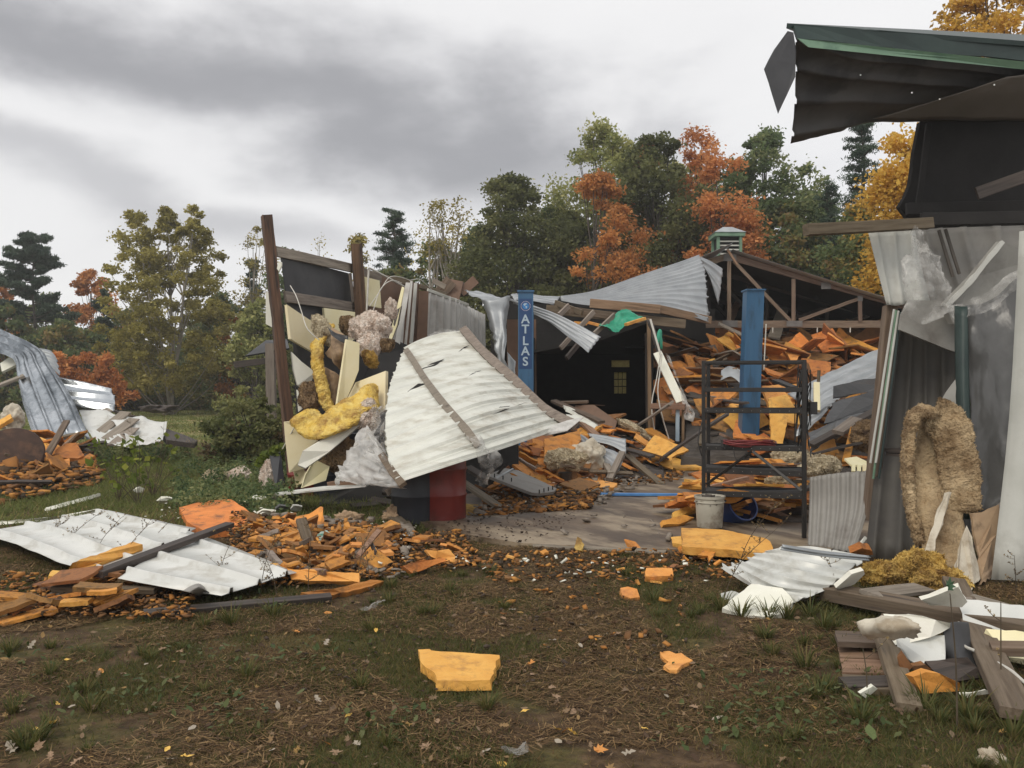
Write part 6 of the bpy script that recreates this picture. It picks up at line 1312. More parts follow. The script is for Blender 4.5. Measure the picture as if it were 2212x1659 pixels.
cs_('film_panel', [[(2086, 660, 7.5), (2140, 650, 7.4), (2212, 585, 7.3)], [(2090, 850, 7.4), (2150, 860, 7.2), (2200, 850, 7.1)], [(2100, 1115, 7.2), (2130, 1110, 7.1), (2162, 1080, 7.0)]], 'film_dark', nu=16, nv=22, th=.002, crumple=.07, cs=1.3, smooth=False, crease=True)
cs_('pale_corner', [[(2202, 500, 6.9), (2360, 480, 6.6)], [(2180, 900, 6.9), (2360, 900, 6.6)], [(2141, 1252, 6.85), (2360, 1262, 6.5)]], 'wall_pale', ribs=2, rib_h=.015, along='v', nv=8, th=.004, ridge=.5)
o = sheet('metal_sheet', [[(1749, 1031, 8.45), (1812, 1022, 8.3), (1878, 1018, 8.15)], [(1748, 1100, 8.4), (1812, 1100, 8.2), (1874, 1100, 8.0)], [(1745, 1181, 8.3), (1800, 1188, 8.05), (1845, 1196, 7.9)]], M['wall_grey'], ribs=7, rib_h=.022, along='v', nv=10, th=.004, ridge=.3)
setp(o, 'grey corrugated sheet standing between the rack and the corner post', 'metal sheet')
o = film('clear film hanging and knotted over the pale wall panels of the corner', [[(1968, 497, 8.0), (1980, 496, 8.0), (1995, 500, 8.0)], [(1966, 570, 7.8), (1995, 570, 7.7), (2035, 590, 7.7)], [(1960, 640, 7.7), (2000, 645, 7.6), (2048, 640, 7.6)], [(1948, 680, 7.7), (2000, 700, 7.6), (2055, 665, 7.6)]], 'film', 36, 44, .13, 2.4, 11)
film('clear film sagging from the board edge beside the dark film panel', [[(2045, 662, 7.55), (2120, 640, 7.4), (2210, 570, 7.3)], [(2060, 690, 7.5), (2130, 680, 7.3), (2212, 620, 7.2)]], 'film', 30, 14, .08, 2, 12)
# hanging insulation of the corner
o = batt('insulation', [P(p) for p in ((2078, 1108, 7.0), (2070, 1000, 7.0), (2048, 915, 7.05), (2012, 893, 7.1))], (.27, -.12, 0), .06, M['wool_tan'], seed=12, n=70, amp=.020); setp(o, 'thick tan wool batt draped over the corner like a shawl', 'insulation')
o = batt('insulation', [P(p) for p in ((2015, 888, 7.15), (1972, 905, 7.1), (1960, 1000, 7.1), (1968, 1100, 7.05), (1990, 1180, 6.95))], (.06, .22, .05), .08, M['wool_tan'], seed=13, n=80, amp=.022); setp(o, 'long tan wool strip hanging down the dark wall to the ground', 'insulation')
o = sheet('paper_backing', [[(1990, 895, 7.25), (2020, 900, 7.2), (2050, 930, 7.2)], [(1972, 1000, 7.2), (2010, 1010, 7.15), (2050, 1040, 7.1)], [(1975, 1090, 7.1), (2020, 1100, 7.0), (2080, 1110, 7.0)], [(1998, 1190, 6.8), (2050, 1225, 6.7), (2110, 1230, 6.7)]], M['wool_tan'], nu=24, nv=40, crumple=.08, cs=2.4, seed=3)
setp(o, 'brown inner face of the draped wool, folding down to the ground', 'insulation')
for k, (pts, m_) in enumerate([([(2040, 1065, 6.85), (2050, 1062, 6.85), (2028, 1150, 6.75), (2012, 1218, 6.7), (1992, 1202, 6.75)], 'kraft_white'), ([(2088, 1135, 6.75), (2100, 1160, 6.7), (2114, 1240, 6.6), (2100, 1274, 6.6), (2068, 1276, 6.6), (2056, 1240, 6.65)], 'kraft_white'), ([(2100, 1110, 6.9), (2158, 1090, 6.9), (2150, 1240, 6.85), (2120, 1262, 6.8), (2110, 1180, 6.85)], 'kraft')]):
    q_ = [P(p) for p in pts]; c = sum(q_, Vector()) / len(q_)
    setp(prism('paper_backing', q_, .02, M[m_], jag=.012, step=.06), ['pale folded paper hanging from the draped wool', 'second pale paper fold reaching the ground', 'brown paper sheet against the pale corner'][k], 'paper backing')
o = prism('film_triangle', [P(p) for p in ((2064, 820, 7.15), (2068, 930, 7.1), (2040, 905, 7.12), (2014, 889, 7.15))], .01, M['wall_grey'], jag=.004, step=.06); setp(o, 'grey plastic triangle above the draped wool', 'plastic film')
o = thing('insulation', 'yellow wool heap lying at the foot of the corner', 'insulation', W(1960, 1260, 6.6))
lump('wool', W(1985, 1232, 6.7), (.16, .16, .15), M['wool'], o, 6, .3, 1.8, 31); lump('wool', W(1908, 1240, 6.6), (.15, .13, .09), M['wool'], o, 5, .35, 1.8, 32); lump('wool', W(2030, 1256, 6.45), (.18, .13, .085), M['wool'], o, 5, .35, 1.8, 33)
WO('insulation', 'white pink wool lump behind the lowest gap of the rack', W(1710, 990, 12.2), (.26, .2, .14), M['wool_cream'], seed=41, sub=6)
WO('insulation', 'white wool lump by the rack leg above the corrugated sheet', W(1775, 1010, 11.4), (.26, .2, .15), M['wool_cream'], seed=42, sub=6)
WO('insulation', 'soft white wool lump between the two lowest rack shelves', W(1680, 1040, 10.6), (.14, .12, .06), M['wool_cream'], seed=43)
WO('insulation', 'brown wool tuft behind the corner post', W(1880, 940, 12.6), (.28, .2, .22), M['wool_dull'], seed=44)
# roof sheet sliding down behind the rack
rs('large ribbed roof sheet sliding down behind the rack towards the corner', [[(1700, 850, 17.5), (1766, 818, 17.5), (1835, 784, 18), (1912, 748, 18.5)], [(1745, 890, 16), (1790, 855, 16.2), (1850, 825, 16.8), (1912, 800, 17.4)], [(1736, 925, 15.2), (1775, 885, 15.5), (1820, 858, 15.8), (1880, 830, 16.4)]], 'metal', ribs=6, rib_h=.03, nu=30, crumple=.03, ridge=.14)
rs('bent lower flap of the ribbed roof sheet behind the rack', [[(1735, 905, 15.0), (1775, 880, 15.2), (1815, 862, 15.4)], [(1716, 945, 14.6), (1745, 930, 14.6), (1785, 890, 14.9)]], 'metal', ribs=2, rib_h=.03, crumple=.03)
rs('curled grey roof sheet sticking out of the orange heap beside the lift post', [[(1558, 800, 19), (1575, 791, 19), (1600, 800, 18.6), (1618, 830, 18.2)], [(1556, 822, 18.6), (1580, 812, 18.6), (1606, 840, 18.2), (1624, 880, 17.8)]], 'metal', nu=20, nv=12, crumple=.03, smooth=True)
for k, (pts, lb) in enumerate((([(1800, 834, 15), (1850, 822, 15.2), (1900, 816, 15.4), (1900, 842, 15), (1800, 858, 14.8)], 'black tar sheet over the end of the sliding roof sheet'), ([(1800, 870, 14.6), (1900, 838, 14.8), (1900, 880, 14.4), (1780, 915, 14)], 'black tar sheet below the first one behind the corner post'), ([(1745, 935, 13.8), (1820, 900, 14.2), (1900, 885, 14.2), (1900, 915, 13.8), (1800, 935, 13.5), (1752, 975, 13.2)], 'long black sheet slanting down to the rack'))):
    setp(prism('tar_sheet', [P(p) for p in pts], .02, M['black_gloss'], jag=.02, step=.15), lb, 'tar sheet')
TB = [((1752, 962, 13.3), (1905, 880, 13.8), .14, .06, 'wood_dark', 'dark timber slanting up behind the corner post'), ((1765, 888, 14.6), (1764, 828, 14.9), .10, .07, 'yellow', 'cream post end standing behind the rack cables'), ((1768, 825, 15), (1769, 800, 15), .05, .05, 'wood', 'small brown peg on the cream post end'),
      ((1810, 935, 12.9), (1850, 905, 13.2), .18, .06, 'wood_grey', 'grey block lying on the slanting dark timber'), ((1826, 1000, 12.4), (1845, 925, 12.8), .1, .05, 'foam', 'orange foam stick leaning behind the corrugated sheet'),
      ((1716, 838, 15.4), (1675, 822, 16), .14, .05, 'cable', 'curled black hose end in the orange heap'), ((1440, 960, 16.4), (1466, 1000 - 30, 16.1), .1, .05, 'wood_grey', 'grey plank foot by the bench')]
for a, b, w_, t_, m_, lb in TB: setp(board('board', P(a), P(b), w_, t_, M[m_], up=Vector((0, -.25, 1))), lb, 'board')
o = thing('broken_tray', 'broken pale plastic tray with square teeth behind the corrugated sheet', 'plastic tray', W(1850, 1020, 9.8))
prism('tray', [P(p) for p in ((1824, 990, 10.2), (1850, 986, 10.4), (1872, 996, 10.2), (1872, 1006, 9.9), (1838, 1004, 9.8))], .02, M['yellow'], o)
for k in range(3): prism('tooth', [P(p) for p in ((1840 + k * 12, 1003, 9.8), (1848 + k * 12, 1004, 9.8), (1848 + k * 12, 1018, 9.7), (1840 + k * 12, 1017, 9.7))], .02, M['yellow'], o)

# ------------------------------------------------------------------ bent roof sheets and debris at the meadow
rs('big shiny roof sheet bent over like a slide at the meadow', [[(-70, 752, 20), (-20, 700, 20.5), (40, 728, 20), (81, 751, 19.5)][0:1] * 1 + [(-60, 735, 20), (-40, 690, 20.3)][0:0] + [(-45, 722, 20.2), (-20, 706, 20.4)], [(22, 772, 19.2), (50, 760, 19.4), (81, 750, 19.5)], [(38, 812, 18.9), (72, 792, 19.0), (108, 786, 19.0)], [(52, 880, 18.2), (100, 862, 18.3), (150, 850, 18.4)], [(74, 948, 17.3), (135, 952, 17.3), (196, 950, 17.4)]], 'metal_shiny', ribs=4, rib_h=.09, along='v', nv=14, crumple=.05, cs=.9, ridge=.05)
rs('shiny roof sheet lying flat behind the bent slide-like sheet', [[(128, 815, 20), (190, 828, 20), (238, 842, 20)], [(140, 850, 19.5), (195, 858, 19.5), (248, 862, 19.6)], [(158, 878, 19), (205, 882, 19), (247, 890, 19)]], 'metal_shiny', ribs=3, rib_h=.09, nu=16, crumple=.02, ridge=.05)
rs('small shiny sheet above the flat roof sheet at the meadow', [[(85, 752, 20.6), (110, 758, 20.6), (120, 775, 20.6)], [(105, 790, 20.2), (118, 800, 20.2), (130, 812, 20.2)]], 'metal', ribs=3, rib_h=.03, nu=10)
rs('crumpled white sheet lying beyond the grey planks at the meadow', [[(230, 895, 18.6), (300, 903, 18.6), (361, 915, 18.6)], [(260, 930, 17.8), (310, 935, 17.8), (356, 940, 17.9)], [(280, 962, 17), (320, 965, 17), (345, 960, 17.2)]], 'white_metal', nu=30, nv=20, crumple=.09, cs=2.2)
rs('white torn liner sheet under the grey planks at the meadow', [[(171, 885, 19), (200, 884, 19), (260, 900, 18.6)], [(185, 925, 18), (225, 928, 18), (272, 935, 17.8)], [(204, 950, 17.4), (240, 960, 17.2), (280, 966, 17)]], 'white_metal', nu=20, nv=16, crumple=.06)
pset('foam_board', 'white foam board edge poking out between the meadow sheets', 'foam board', ((0, 785, 19.6), (30, 765, 19.8), (40, 785, 19.6), (4, 803, 19.4)), .06, 'white_foam')
for k, (a, b) in enumerate((((215, 935, 17.9), (272, 890, 18.7)), ((228, 950, 17.5), (290, 905, 18.3)), ((245, 962, 17.2), (288, 925, 18)), ((196, 900, 18.6), (238, 885, 18.9)))):
    setp(plank('plank', a, b, .26, .03, 'wood_grey', up=(0, -.4, 1)), ['grey plank lying highest on the white meadow sheet', 'grey plank in the middle of the white meadow sheet', 'lowest grey plank on the white meadow sheet', 'short grey plank touching the shiny flat sheet'][k], 'plank', 'grey planks on the white meadow sheet')
pset('board', 'dark brown board sticking out behind the crumpled white sheet', 'board', ((360, 926, 18.6), (400, 940, 18.2), (427, 951, 18), (420, 958, 17.6), (360, 950, 17.6), (352, 940, 18)), .1, 'wood_dark')
o = board('board', W(248, 888, 19), W(345, 916, 18.8), .10, .04, M['wood_dark']); setp(o, 'thin dark batten along the far edge of the crumpled white sheet', 'board')
tk = thing('rusty_tank', 'rusty brown tank end half sunk in the meadow heap', 'tank', W(30, 1030, 14.2))
lathe('shell', [(0, .03), (.25, .02), (.44, 0), (.46, -.03), (.46, -.9)], M['rust'], W(28, 975, 14.0), Vector((.35, -.75, .55)).normalized(), tk, 36)
WO('insulation', 'white wool cushion squeezed behind the meadow heap', W(28, 905, 16.6), (.2, .2, .28), M['kraft_white'], seed=51)
fs('foam plank end at the edge of the picture on the meadow heap'.replace(' at the edge of the picture', ''), [(-10, 912, 16), (22, 894, 16.2), (26, 902, 16.1), (-8, 924, 15.9)], .08, m='foam_bright')
fs('yellowish foam block with soft edges on the meadow heap', [(70, 950, 15.6), (88, 944, 15.8), (106, 952, 15.7), (100, 974, 15.3), (72, 970, 15.3)], .12, m='foam_bright')
fs('broad rounded foam slab at the end of the meadow heap', [(120, 972, 14.9), (140, 958, 15.2), (165, 956, 15.2), (182, 984, 14.9), (168, 990, 14.7), (118, 988, 14.7)], .10, m='foam')
fs('flat foam slab below the rounded slab of the meadow heap', [(104, 1000, 14.2), (150, 990, 14.5), (150, 1006, 14.2), (108, 1018, 13.9)], .06, m='foam')
fs('foam strip lying out on the grass below the meadow heap', [(106, 1010, .08), (150, 1006, .1), (152, 1014, .05), (110, 1020, .03)], .04, m='foam_bright')
# lean-to behind the tall post
lt = thing('lean_to', 'small dark lean-to roof on a grey post behind the tall brown post', 'lean-to', G(586, 905))
prism('roof', [P(p) for p in ((530, 768, 22), (574, 735, 22.5), (620, 733, 22.5), (625, 752, 22))], .04, M['black_gloss'], lt)
plank('post', (584, 742, 22.1), (587, 905, 22.1), .22, .2, 'wood_grey', lt)
plank('beam', (505, 788, 21.8), (604, 776, 22.2), .16, .1, 'wood_dark', lt)
# white strips in the grass, pale wool
for k, (pts, th) in enumerate((([(100, 1096, .06), (216, 1065, .1), (219, 1071, .06), (106, 1103, .03)], .04), ([(-20, 1128, .06), (130, 1115, .08), (132, 1121, .04), (-20, 1136, .03)], .04), ([(140, 1112, .05), (216, 1098, .08), (219, 1103, .04), (146, 1119, .03)], .03))):
    fs(['narrow white strip lying highest in the meadow grass', 'long white strip along the far edge of the ground sheet', 'short white strip between the other two white strips'][k], pts, th, m='white_foam', jag=.004)
WO('insulation', 'pinkish white wool draped in the weeds beside the folded cream board', W(468, 1036, 14.2), (.24, .2, .16), M['wool_cream'], seed=61, sub=6)
WO('insulation', 'second pinkish wool clump in the weeds, nearer the tall post', W(520, 1030, 14), (.22, .2, .14), M['wool_pink'], seed=62)
WO('insulation', 'pink wool hanging at the foot of the tall brown post', W(580, 1035, 12.6), (.11, .1, .26), M['wool_pink'], seed=63)
pset('tarp', 'dark blue cloth hanging behind the folded cream board', 'tarp', ((582, 985, 12.6), (606, 975, 12.6), (616, 1050, 12.3), (596, 1058, 12.2)), .02, 'drum_dark')
for k, (u, v, w_, m_) in enumerate([(355, 1080, 34, 'white_foam'), (300, 1058, 26, 'white_foam'), (525, 1090, 30, 'yellow'), (560, 1078, 34, 'white_foam'), (600, 1076, 26, 'wood_grey'), (575, 1108, 40, 'white_foam'), (610, 1098, 30, 'film_dark'), (640, 1098, 26, 'wall_pale')]):
    fs(['white scrap in the yellow-green weeds', 'small white scrap above the weeds', 'pale yellow scrap behind the big tilted slab', 'white torn scrap under the end of the edge-on sheet', 'grey wood scrap under the edge-on sheet', 'crumpled white scrap beside the big tilted slab', 'dark glossy scrap before the dark red drum', 'pale sheet scrap touching the dark red drum'][k],
       [(u - w_ / 2, v + 2, .10), (u - w_ * .2, v - 6, .14), (u + w_ / 2, v - 3, .12), (u + w_ * .35, v + 6, .06), (u - w_ * .1, v + 8, .05)], .02, m=m_, jag=.01, step=.04)
# white ground sheets
rs('white ribbed sheet lying in the grass under the foam bar', [[G(234, 1104, .24), G(325, 1122, .2), G(424, 1143, .16)], [G(100, 1128, .14), G(210, 1158, .17), G(322, 1194, .14)], [G(-60, 1150, .08), G(70, 1192, .12), G(212, 1240, .07)]], 'white_metal', ribs=4, rib_h=.036, along='u', nu=36, crumple=.02, cs=.8, ridge=.07, ragged=.015)
rs('white ribbed sheet lying nearest the bare grass with a torn corner', [[G(408, 1146, .2), G(522, 1190, .17), G(640, 1238, .12)], [G(330, 1196, .2), G(442, 1228, .17), G(560, 1264, .10)], [G(255, 1250, .16), G(362, 1272, .12), G(478, 1290, .08)]], 'white_metal', ribs=3, rib_h=.036, along='u', nu=36, crumple=.015, cs=.8, ridge=.07, ragged=.015)
setp(sheet('metal_sheet', [[G(392, 1276, .10), G(424, 1260, .13), G(440, 1262, .12)], [G(410, 1280, .16), G(430, 1268, .2), G(446, 1276, .12)], [G(430, 1288, .05), G(450, 1284, .05), G(470, 1288, .04)]], M['wall_grey'], nu=10, nv=8, th=.003), 'folded-up torn corner of the white ground sheet', 'metal sheet')
# cloth, rag and small litter in the grass heap
setp(lump('striped_cloth', W(702, 1168, 8.0), (.14, .09, .06), M['cloth'], sub=5, amp=.45, fine=.14, seed=71), 'bunched green and white striped cloth lying in the foam heap', 'cloth')
setp(lump('rag', W(815, 1176, 7.9), (.10, .08, .035), M['kraft_white'], sub=5, amp=.45, fine=.2, seed=72), 'crumpled grey-white rag lying among foam chunks', 'rag')
setp(lump('stone', W(786, 1173, 7.9), (.035, .03, .035), M['kraft_white'], sub=4, amp=.3, fine=.1, seed=73), 'small pale stone beside the crumpled rag', 'stone')
setp(board('wall_strip', W(704, 1146, 9.4), W(755, 1151, 9.2), .03, .015, M['white_metal']), 'thin white stick in front of the black drums', 'stick')
setp(lump('paper', W(748, 1125, 9.9), (.14, .08, .09), M['kraft'], sub=5, amp=.5, fine=.2, seed=74), 'crumpled brown paper before the black drums', 'paper')
setp(lump('paper', W(852, 1118, 9.6), (.10, .06, .10), M['kraft'], sub=5, amp=.5, fine=.2, seed=75), 'crumpled tan paper standing beside the black drum', 'paper')
for k, (u, v) in enumerate(((790, 1310), (862, 1290 - 10), (1553, 1286), (1690, 1260))):
    if k == 0: film('shredded clear plastic caught in the grass below the heap', [[G(792, 1306, .06), G(812, 1298, .08), G(830, 1290, .06)], [G(776, 1316, .02), G(800, 1312, .03), G(818, 1304, .02)]], 'film', 12, 8, .03, 9, 21)
pl = film('folded clear plastic scrap standing in the foremost grass', [[G(1084, 1610, .02), G(1100, 1625, .02), G(1130, 1620, .02)], [G(1098, 1612, .10), G(1110, 1618, .11), G(1135, 1600, .10)], [G(1118, 1625, .22), G(1122, 1628, .22), G(1143, 1618, .17)]], 'film', 12, 14, .012, 14, 22)
o = prism('plastic_scrap', [G(1556, 1282, .04), G(1580, 1276, .06), G(1606, 1284, .05), G(1590, 1296, .02), G(1562, 1294, .02)], .01, M['wall_pale'], jag=.006, step=.03); setp(o, 'dull grey scrap in the grass beside the white foam panel', 'scrap')

# ------------------------------------------------------------------ sheets, foam and timbers before the corner
rs('torn white ribbed sheet lying before the corner building', [[G(1690, 1178, .34), G(1785, 1190, .32), G(1878, 1206, .28)], [G(1640, 1200, .24), G(1735, 1218, .25), G(1828, 1240, .2)], [G(1600, 1222, .15), G(1680, 1252, .17), G(1790, 1272, .12)], [G(1556, 1228, .12), G(1630, 1270, .09), G(1720, 1304, .05)]], 'white_metal', ribs=7, rib_h=.028, along='u', nu=36, crumple=.02, cs=1.2, ridge=.06, ragged=.05)
o = sheet('metal_sheet', [[G(1690, 1176, .44), G(1780, 1190, .38), G(1877, 1200, .32)], [G(1686, 1188, .40), G(1778, 1201, .34), G(1874, 1212, .28)]], M['metal'], ribs=2, rib_h=.015, nu=14, th=.004); setp(o, 'narrow flat trim strip along the torn white ribbed sheet', 'metal strip')
o = prism('wall_board', [P(p) for p in ((1836, 1196, 7.6), (1868, 1158, 7.75), (1874, 1162, 7.75), (1842, 1205, 7.55))], .01, M['white_dirty'], jag=.004); setp(o, 'short peeled white strip leaning on the dark wall sheet', 'strip')
fs('square white foam panel with a bitten corner lying in the grass', [(1560, 1313, .04), (1623, 1261, .13), (1690, 1270, .13), (1698, 1278, .11), (1714, 1300, .07), (1696, 1312, .05), (1695, 1325, .03), (1650, 1332, .02), (1600, 1326, .02)], .035, m='white_foam')
fs('long pointed white foam piece between ribbed sheet and yellow wool', [(1806, 1270, .16), (1840, 1240, .26), (1866, 1232, .28), (1868, 1240, .24), (1846, 1262, .16), (1816, 1274, .12)], .03, m='white_foam')
fs('orange-red foam lump behind the torn ribbed sheet', [(1836, 1195, .3), (1862, 1184, .34), (1884, 1190, .3), (1886, 1198, .26), (1850, 1200, .26)], .05, m='foam')
fs('big white foam board with rough edge under the long brown beam', [(1908, 1326, .26), (1990, 1330, .28), (2053, 1346, .26), (2052, 1356, .22), (2010, 1376, .18), (1934, 1393, .12), (1924, 1378, .14), (1916, 1340, .24)], .045, m='white_foam', jag=.006)
fs('white foam board behind the long brown beam', [(1990, 1296, .26), (2070, 1268, .36), (2090, 1300, .26), (2078, 1312, .22), (2010, 1308, .22)], .03, m='white_foam')
fs('white sheet showing behind the crossing timbers', [(2070, 1292, .24), (2300, 1318, .26), (2300, 1400, .1), (2080, 1340, .14)], .02, m='white_metal', jag=.006)
fs('cream foam board under the corner of the crossing timber', [(2130, 1358, .16), (2300, 1372, .14), (2300, 1440, .04), (2180, 1420, .06)], .03, m='yellow')
fs('white plastic panel lying under the big white foam board', [(1936, 1380, .15), (2040, 1372, .18), (2042, 1430, .08), (1990, 1440, .05), (1940, 1412, .08)], .015, m='white_metal', jag=.004)
o = sheet('metal_sheet', [[G(2036, 1352, .22), G(2060, 1345, .24), G(2084, 1345, .22)], [G(2040, 1400, .12), G(2070, 1395, .14), G(2096, 1400, .1)], [G(2042, 1430, .04), G(2080, 1440, .08), G(2124, 1452, .02)]], M['tar'], nu=14, nv=16, th=.004, crumple=.02); setp(o, 'dark grey flashing bent down between the crossing timbers', 'metal sheet')
fs('rust-orange foam slab with rough top below the dark flashing', [(1972, 1462, .12), (2000, 1452, .14), (2030, 1455, .13), (2074, 1476, .09), (2072, 1492, .04), (1992, 1499, .04)], .05, m='foam', jag=.012)
fs('dark orange foam piece stuck beside the short crossing timber', [(1938, 1420, .14), (1952, 1412, .16), (1972, 1440, .1), (1960, 1452, .07), (1946, 1446, .08)], .04, m='foam_old_shade')
fs('small orange foam scrap above the rust-orange slab', [(1966, 1440, .1), (2000, 1436, .1), (2012, 1446, .07), (1980, 1454, .06)], .03, m='foam_old_shade')
fs('pale foam sliver in the weeds below the plywood box', [(1858, 1498, .05), (1886, 1482, .09), (1896, 1488, .07), (1870, 1510, .02)], .02, m='white_foam')
fs('white strip in the grass beneath the crossing timber', [(2072, 1500, .03), (2130, 1490, .05), (2146, 1498, .03), (2090, 1508, .01)], .01, m='white_foam')
pw = thing('plywood_box', 'weathered plywood box front lying under the short crossing timber', 'wooden box', G(1862, 1480))
for k, (v0, v1, m_) in enumerate(((1362, 1386, 'wood'), (1390, 1420, 'wood_tan'), (1422, 1452, 'wood_tan'), (1456, 1486, 'wood'))):
    prism('plank', [P(p) for p in ((1804 + k * 5, v0, 5.05 - k * .03), (1928, v0 + 4, 5.15), (1932, v1 + 4, 4.85), (1810 + k * 5, v1, 4.8 - k * .03))], .03, M[m_], pw, jag=.004)
fs('dark wet board lying flat behind the rust-orange slab', [(1998, 1428, .1), (2090, 1420, .14), (2130, 1462, .05), (2040, 1476, .03)], .03, m='wood_dark', jag=.004)
o = sheet('plastic_film', [[G(1850, 1344, .24), G(1910, 1330, .30), G(1960, 1336, .31)], [G(1860, 1362, .20), G(1920, 1354, .28), G(1990, 1356, .28)], [G(1880, 1380, .14), G(1925, 1376, .21), G(1975, 1378, .2)]], M['kraft_white'], nu=20, nv=14, crumple=.018, cs=7, crease=True, ragged=.02); setp(o, 'torn dirty grey paper lying over the big white foam board', 'paper')
TB = [((1786, 1278, 6.05), (2290, 1372, 4.75), .15, .09, 'wood', 'long brown beam lying across the pile before the corner'), ((1906, 1360, 5.0), (1964, 1532, 4.0), .11, .05, 'wood', 'short crossing timber sloping down into the grass'),
      ((2060, 1255, 6.2), (2200, 1545, 3.75), .15, .05, 'wood', 'broad plank crossing beneath the long brown beam'), ((1880, 1285, 5.7), (1995, 1270, 6.2), .16, .03, 'wood_grey', 'grey split board behind the long brown beam'),
      ((1995, 1292, 5.7), (2100, 1296, 5.6), .03, .03, 'wood_grey', 'thin grey lath behind the long brown beam'), ((2090, 1290, 5.7), (2200, 1322, 5.4), .14, .02, 'wood_grey', 'splintered grey board resting on the white sheet'),
      ((1910, 1330, 5.05), (1976, 1376, 4.75), .045, .03, 'wood', 'short splinter lying on the big white foam board'), ((2140, 1400, 4.6), (2290, 1402, 4.5), .09, .05, 'wood', 'level brown board poking past the broad plank'), ((1820, 1480, 4.3), (1930, 1476, 4.35), .10, .04, 'wood_dark', 'dark board on the ground beneath the plywood box'),
      ((1640, 1262, 6.3), (1662, 1248, 6.5), .06, .01, 'wood', 'small wood chip lying on the torn ribbed sheet')]
for a, b, w_, t_, m_, lb in TB:
    pa, pb_ = P(a), P(b)
    setp(board('timber', pa, pb_, w_, t_, M[m_], up=Vector((0, -.2, 1))), lb, 'timber')
setp(tube('cable', [P(p) for p in ((2071, 1345, 5.0), (2071, 1375, 4.8), (2082, 1395, 4.65), (2110, 1408, 4.55), (2150, 1430, 4.4), (2185, 1450, 4.25), (2214, 1475, 4.1), (2240, 1490, 4.0))], .009, M['wire'], n=40), 'white cable curving over the broad plank', 'cable')
setp(tube('wire', [P(p) for p in ((2036, 1275, 5.9), (2052, 1300, 5.7), (2066, 1316, 5.5))], .006, M['wire'], n=8), 'pale twig-like wire crossing behind the long beam', 'wire')
setp(lump('wool_clump', W(2120, 1470 + 60, 3.72) if False else G(2140, 1640, .03), (.05, .035, .035), M['kraft_white'], sub=5, amp=.4, fine=.2, seed=81), 'pale fibrous clump in the grass at the lowest corner', 'fibre clump')


# ------------------------------------------------------------------ grass, weeds and fallen leaves
def off_floor(x, y):
    # keep plants off the concrete
    return not ((y > 8.35 and x > .15 and x < 3.4) or (y > 8.9 and x > -.9 and x <= .15) or (y > 9.6 and x > -1.4) or (x > 3.2 and y > 8.0))
def green(x, y): return .5 + .9 * noise.noise(Vector((x * .75, y * .75, 11))) + .5 * noise.noise(Vector((x * 2.1, y * 2.1, 4))) + (.36 if (x > .9 and y < 7.4) else 0) + (.15 if x < -1.5 else 0) + (.12 if y > 9 else 0)
def grass(name, n, y0, y1, hb, wb, seed, cover=.0, spread=1.0):
    rng = np.random.default_rng(seed); Vs = np.empty((n * 3, 3)); T = np.empty(n * 3); k = 0
    while k < n:
        y = y0 + (y1 - y0) * rng.random() ** .8; x = rng.uniform(-.76, .76) * y
        if not off_floor(x, y): continue
        g = green(x, y) + (.25 if y > 11 else 0); bare = noise.noise(Vector((x * .9 + 7, y * .9, 2))) + .4 * noise.noise(Vector((x * 3, y * 3, 8)))
        if bare > .10 + cover and rng.random() < .88: continue
        h = rng.uniform(*hb) * (1.2 if g > .55 else .75); w = rng.uniform(*wb); a = rng.uniform(0, 6.283); lean = rng.uniform(.3, 1.7) * h
        z = gz(x, y) - .004; dx, dy = math.cos(a), math.sin(a); b = rng.uniform(0, 6.283)
        Vs[k * 3] = (x - math.cos(b) * w, y - math.sin(b) * w, z); Vs[k * 3 + 1] = (x + math.cos(b) * w, y + math.sin(b) * w, z); Vs[k * 3 + 2] = (x + dx * lean, y + dy * lean, z + h * (.9 if lean < h else .45))
        r = rng.random()
        t = (rng.uniform(.0, .38) if g > .5 else rng.uniform(.3, .95)) if r < .8 else rng.random()
        T[k * 3:k * 3 + 3] = t; k += 1
    return setp(link(name, fast_mesh(Vs, np.arange(n * 3).reshape(n, 3), 3, T), LM['grass']), kind='stuff')
grass('grass', 400000, 3.2, 9.6, (.014, .05), (.0016, .004), 91, .08)
o = grass('meadow_grass', 110000, 9.0, 22, (.05, .13), (.005, .011), 92, .3); o.data.materials.clear(); o.data.materials.append(LM['meadow'])
o = grass('meadow_grass', 60000, 16, 58, (.05, .13), (.012, .03), 93, .5); o.data.materials.clear(); o.data.materials.append(LM['meadow'])
def straw(name, n, y0, y1, seed):
    rng = np.random.default_rng(seed); Vs = np.empty((n * 4, 3)); T = np.empty(n * 4); k = 0
    while k < n:
        y = y0 + (y1 - y0) * rng.random() ** .8; x = rng.uniform(-.76, .76) * y
        if not off_floor(x, y) or noise.noise(Vector((x * 1.3 - 4, y * 1.3, 6))) < -.12: continue
        a = rng.uniform(0, 6.283); L_ = rng.uniform(.02, .08) * (.8 + y / 12); w = rng.uniform(.0012, .003) * (.7 + y / 9); z = gz(x, y) + rng.uniform(.004, .022)
        d_ = np.array([math.cos(a), math.sin(a), rng.normal() * .12]) * L_ / 2; p = np.array([x, y, z]); o_ = np.array([-math.sin(a), math.cos(a), 0]) * w
        Vs[k * 4:k * 4 + 4] = [p - d_ - o_ * .4, p - d_ + o_ * .4, p + d_ + o_, p + d_ - o_]; T[k * 4:k * 4 + 4] = rng.random() ** 1.3; k += 1
    return setp(link(name, fast_mesh(Vs, np.arange(n * 4).reshape(n, 4), 4, T), LM['straw']), kind='stuff')
LM['straw'] = leafmat('matted straw', [(.05, .028, .013), (.11, .062, .028), (.19, .115, .05), (.30, .20, .095)], .1, .9)
straw('matted_straw', 110000, 3.2, 10, 97); straw('matted_straw', 40000, 9, 24, 98)
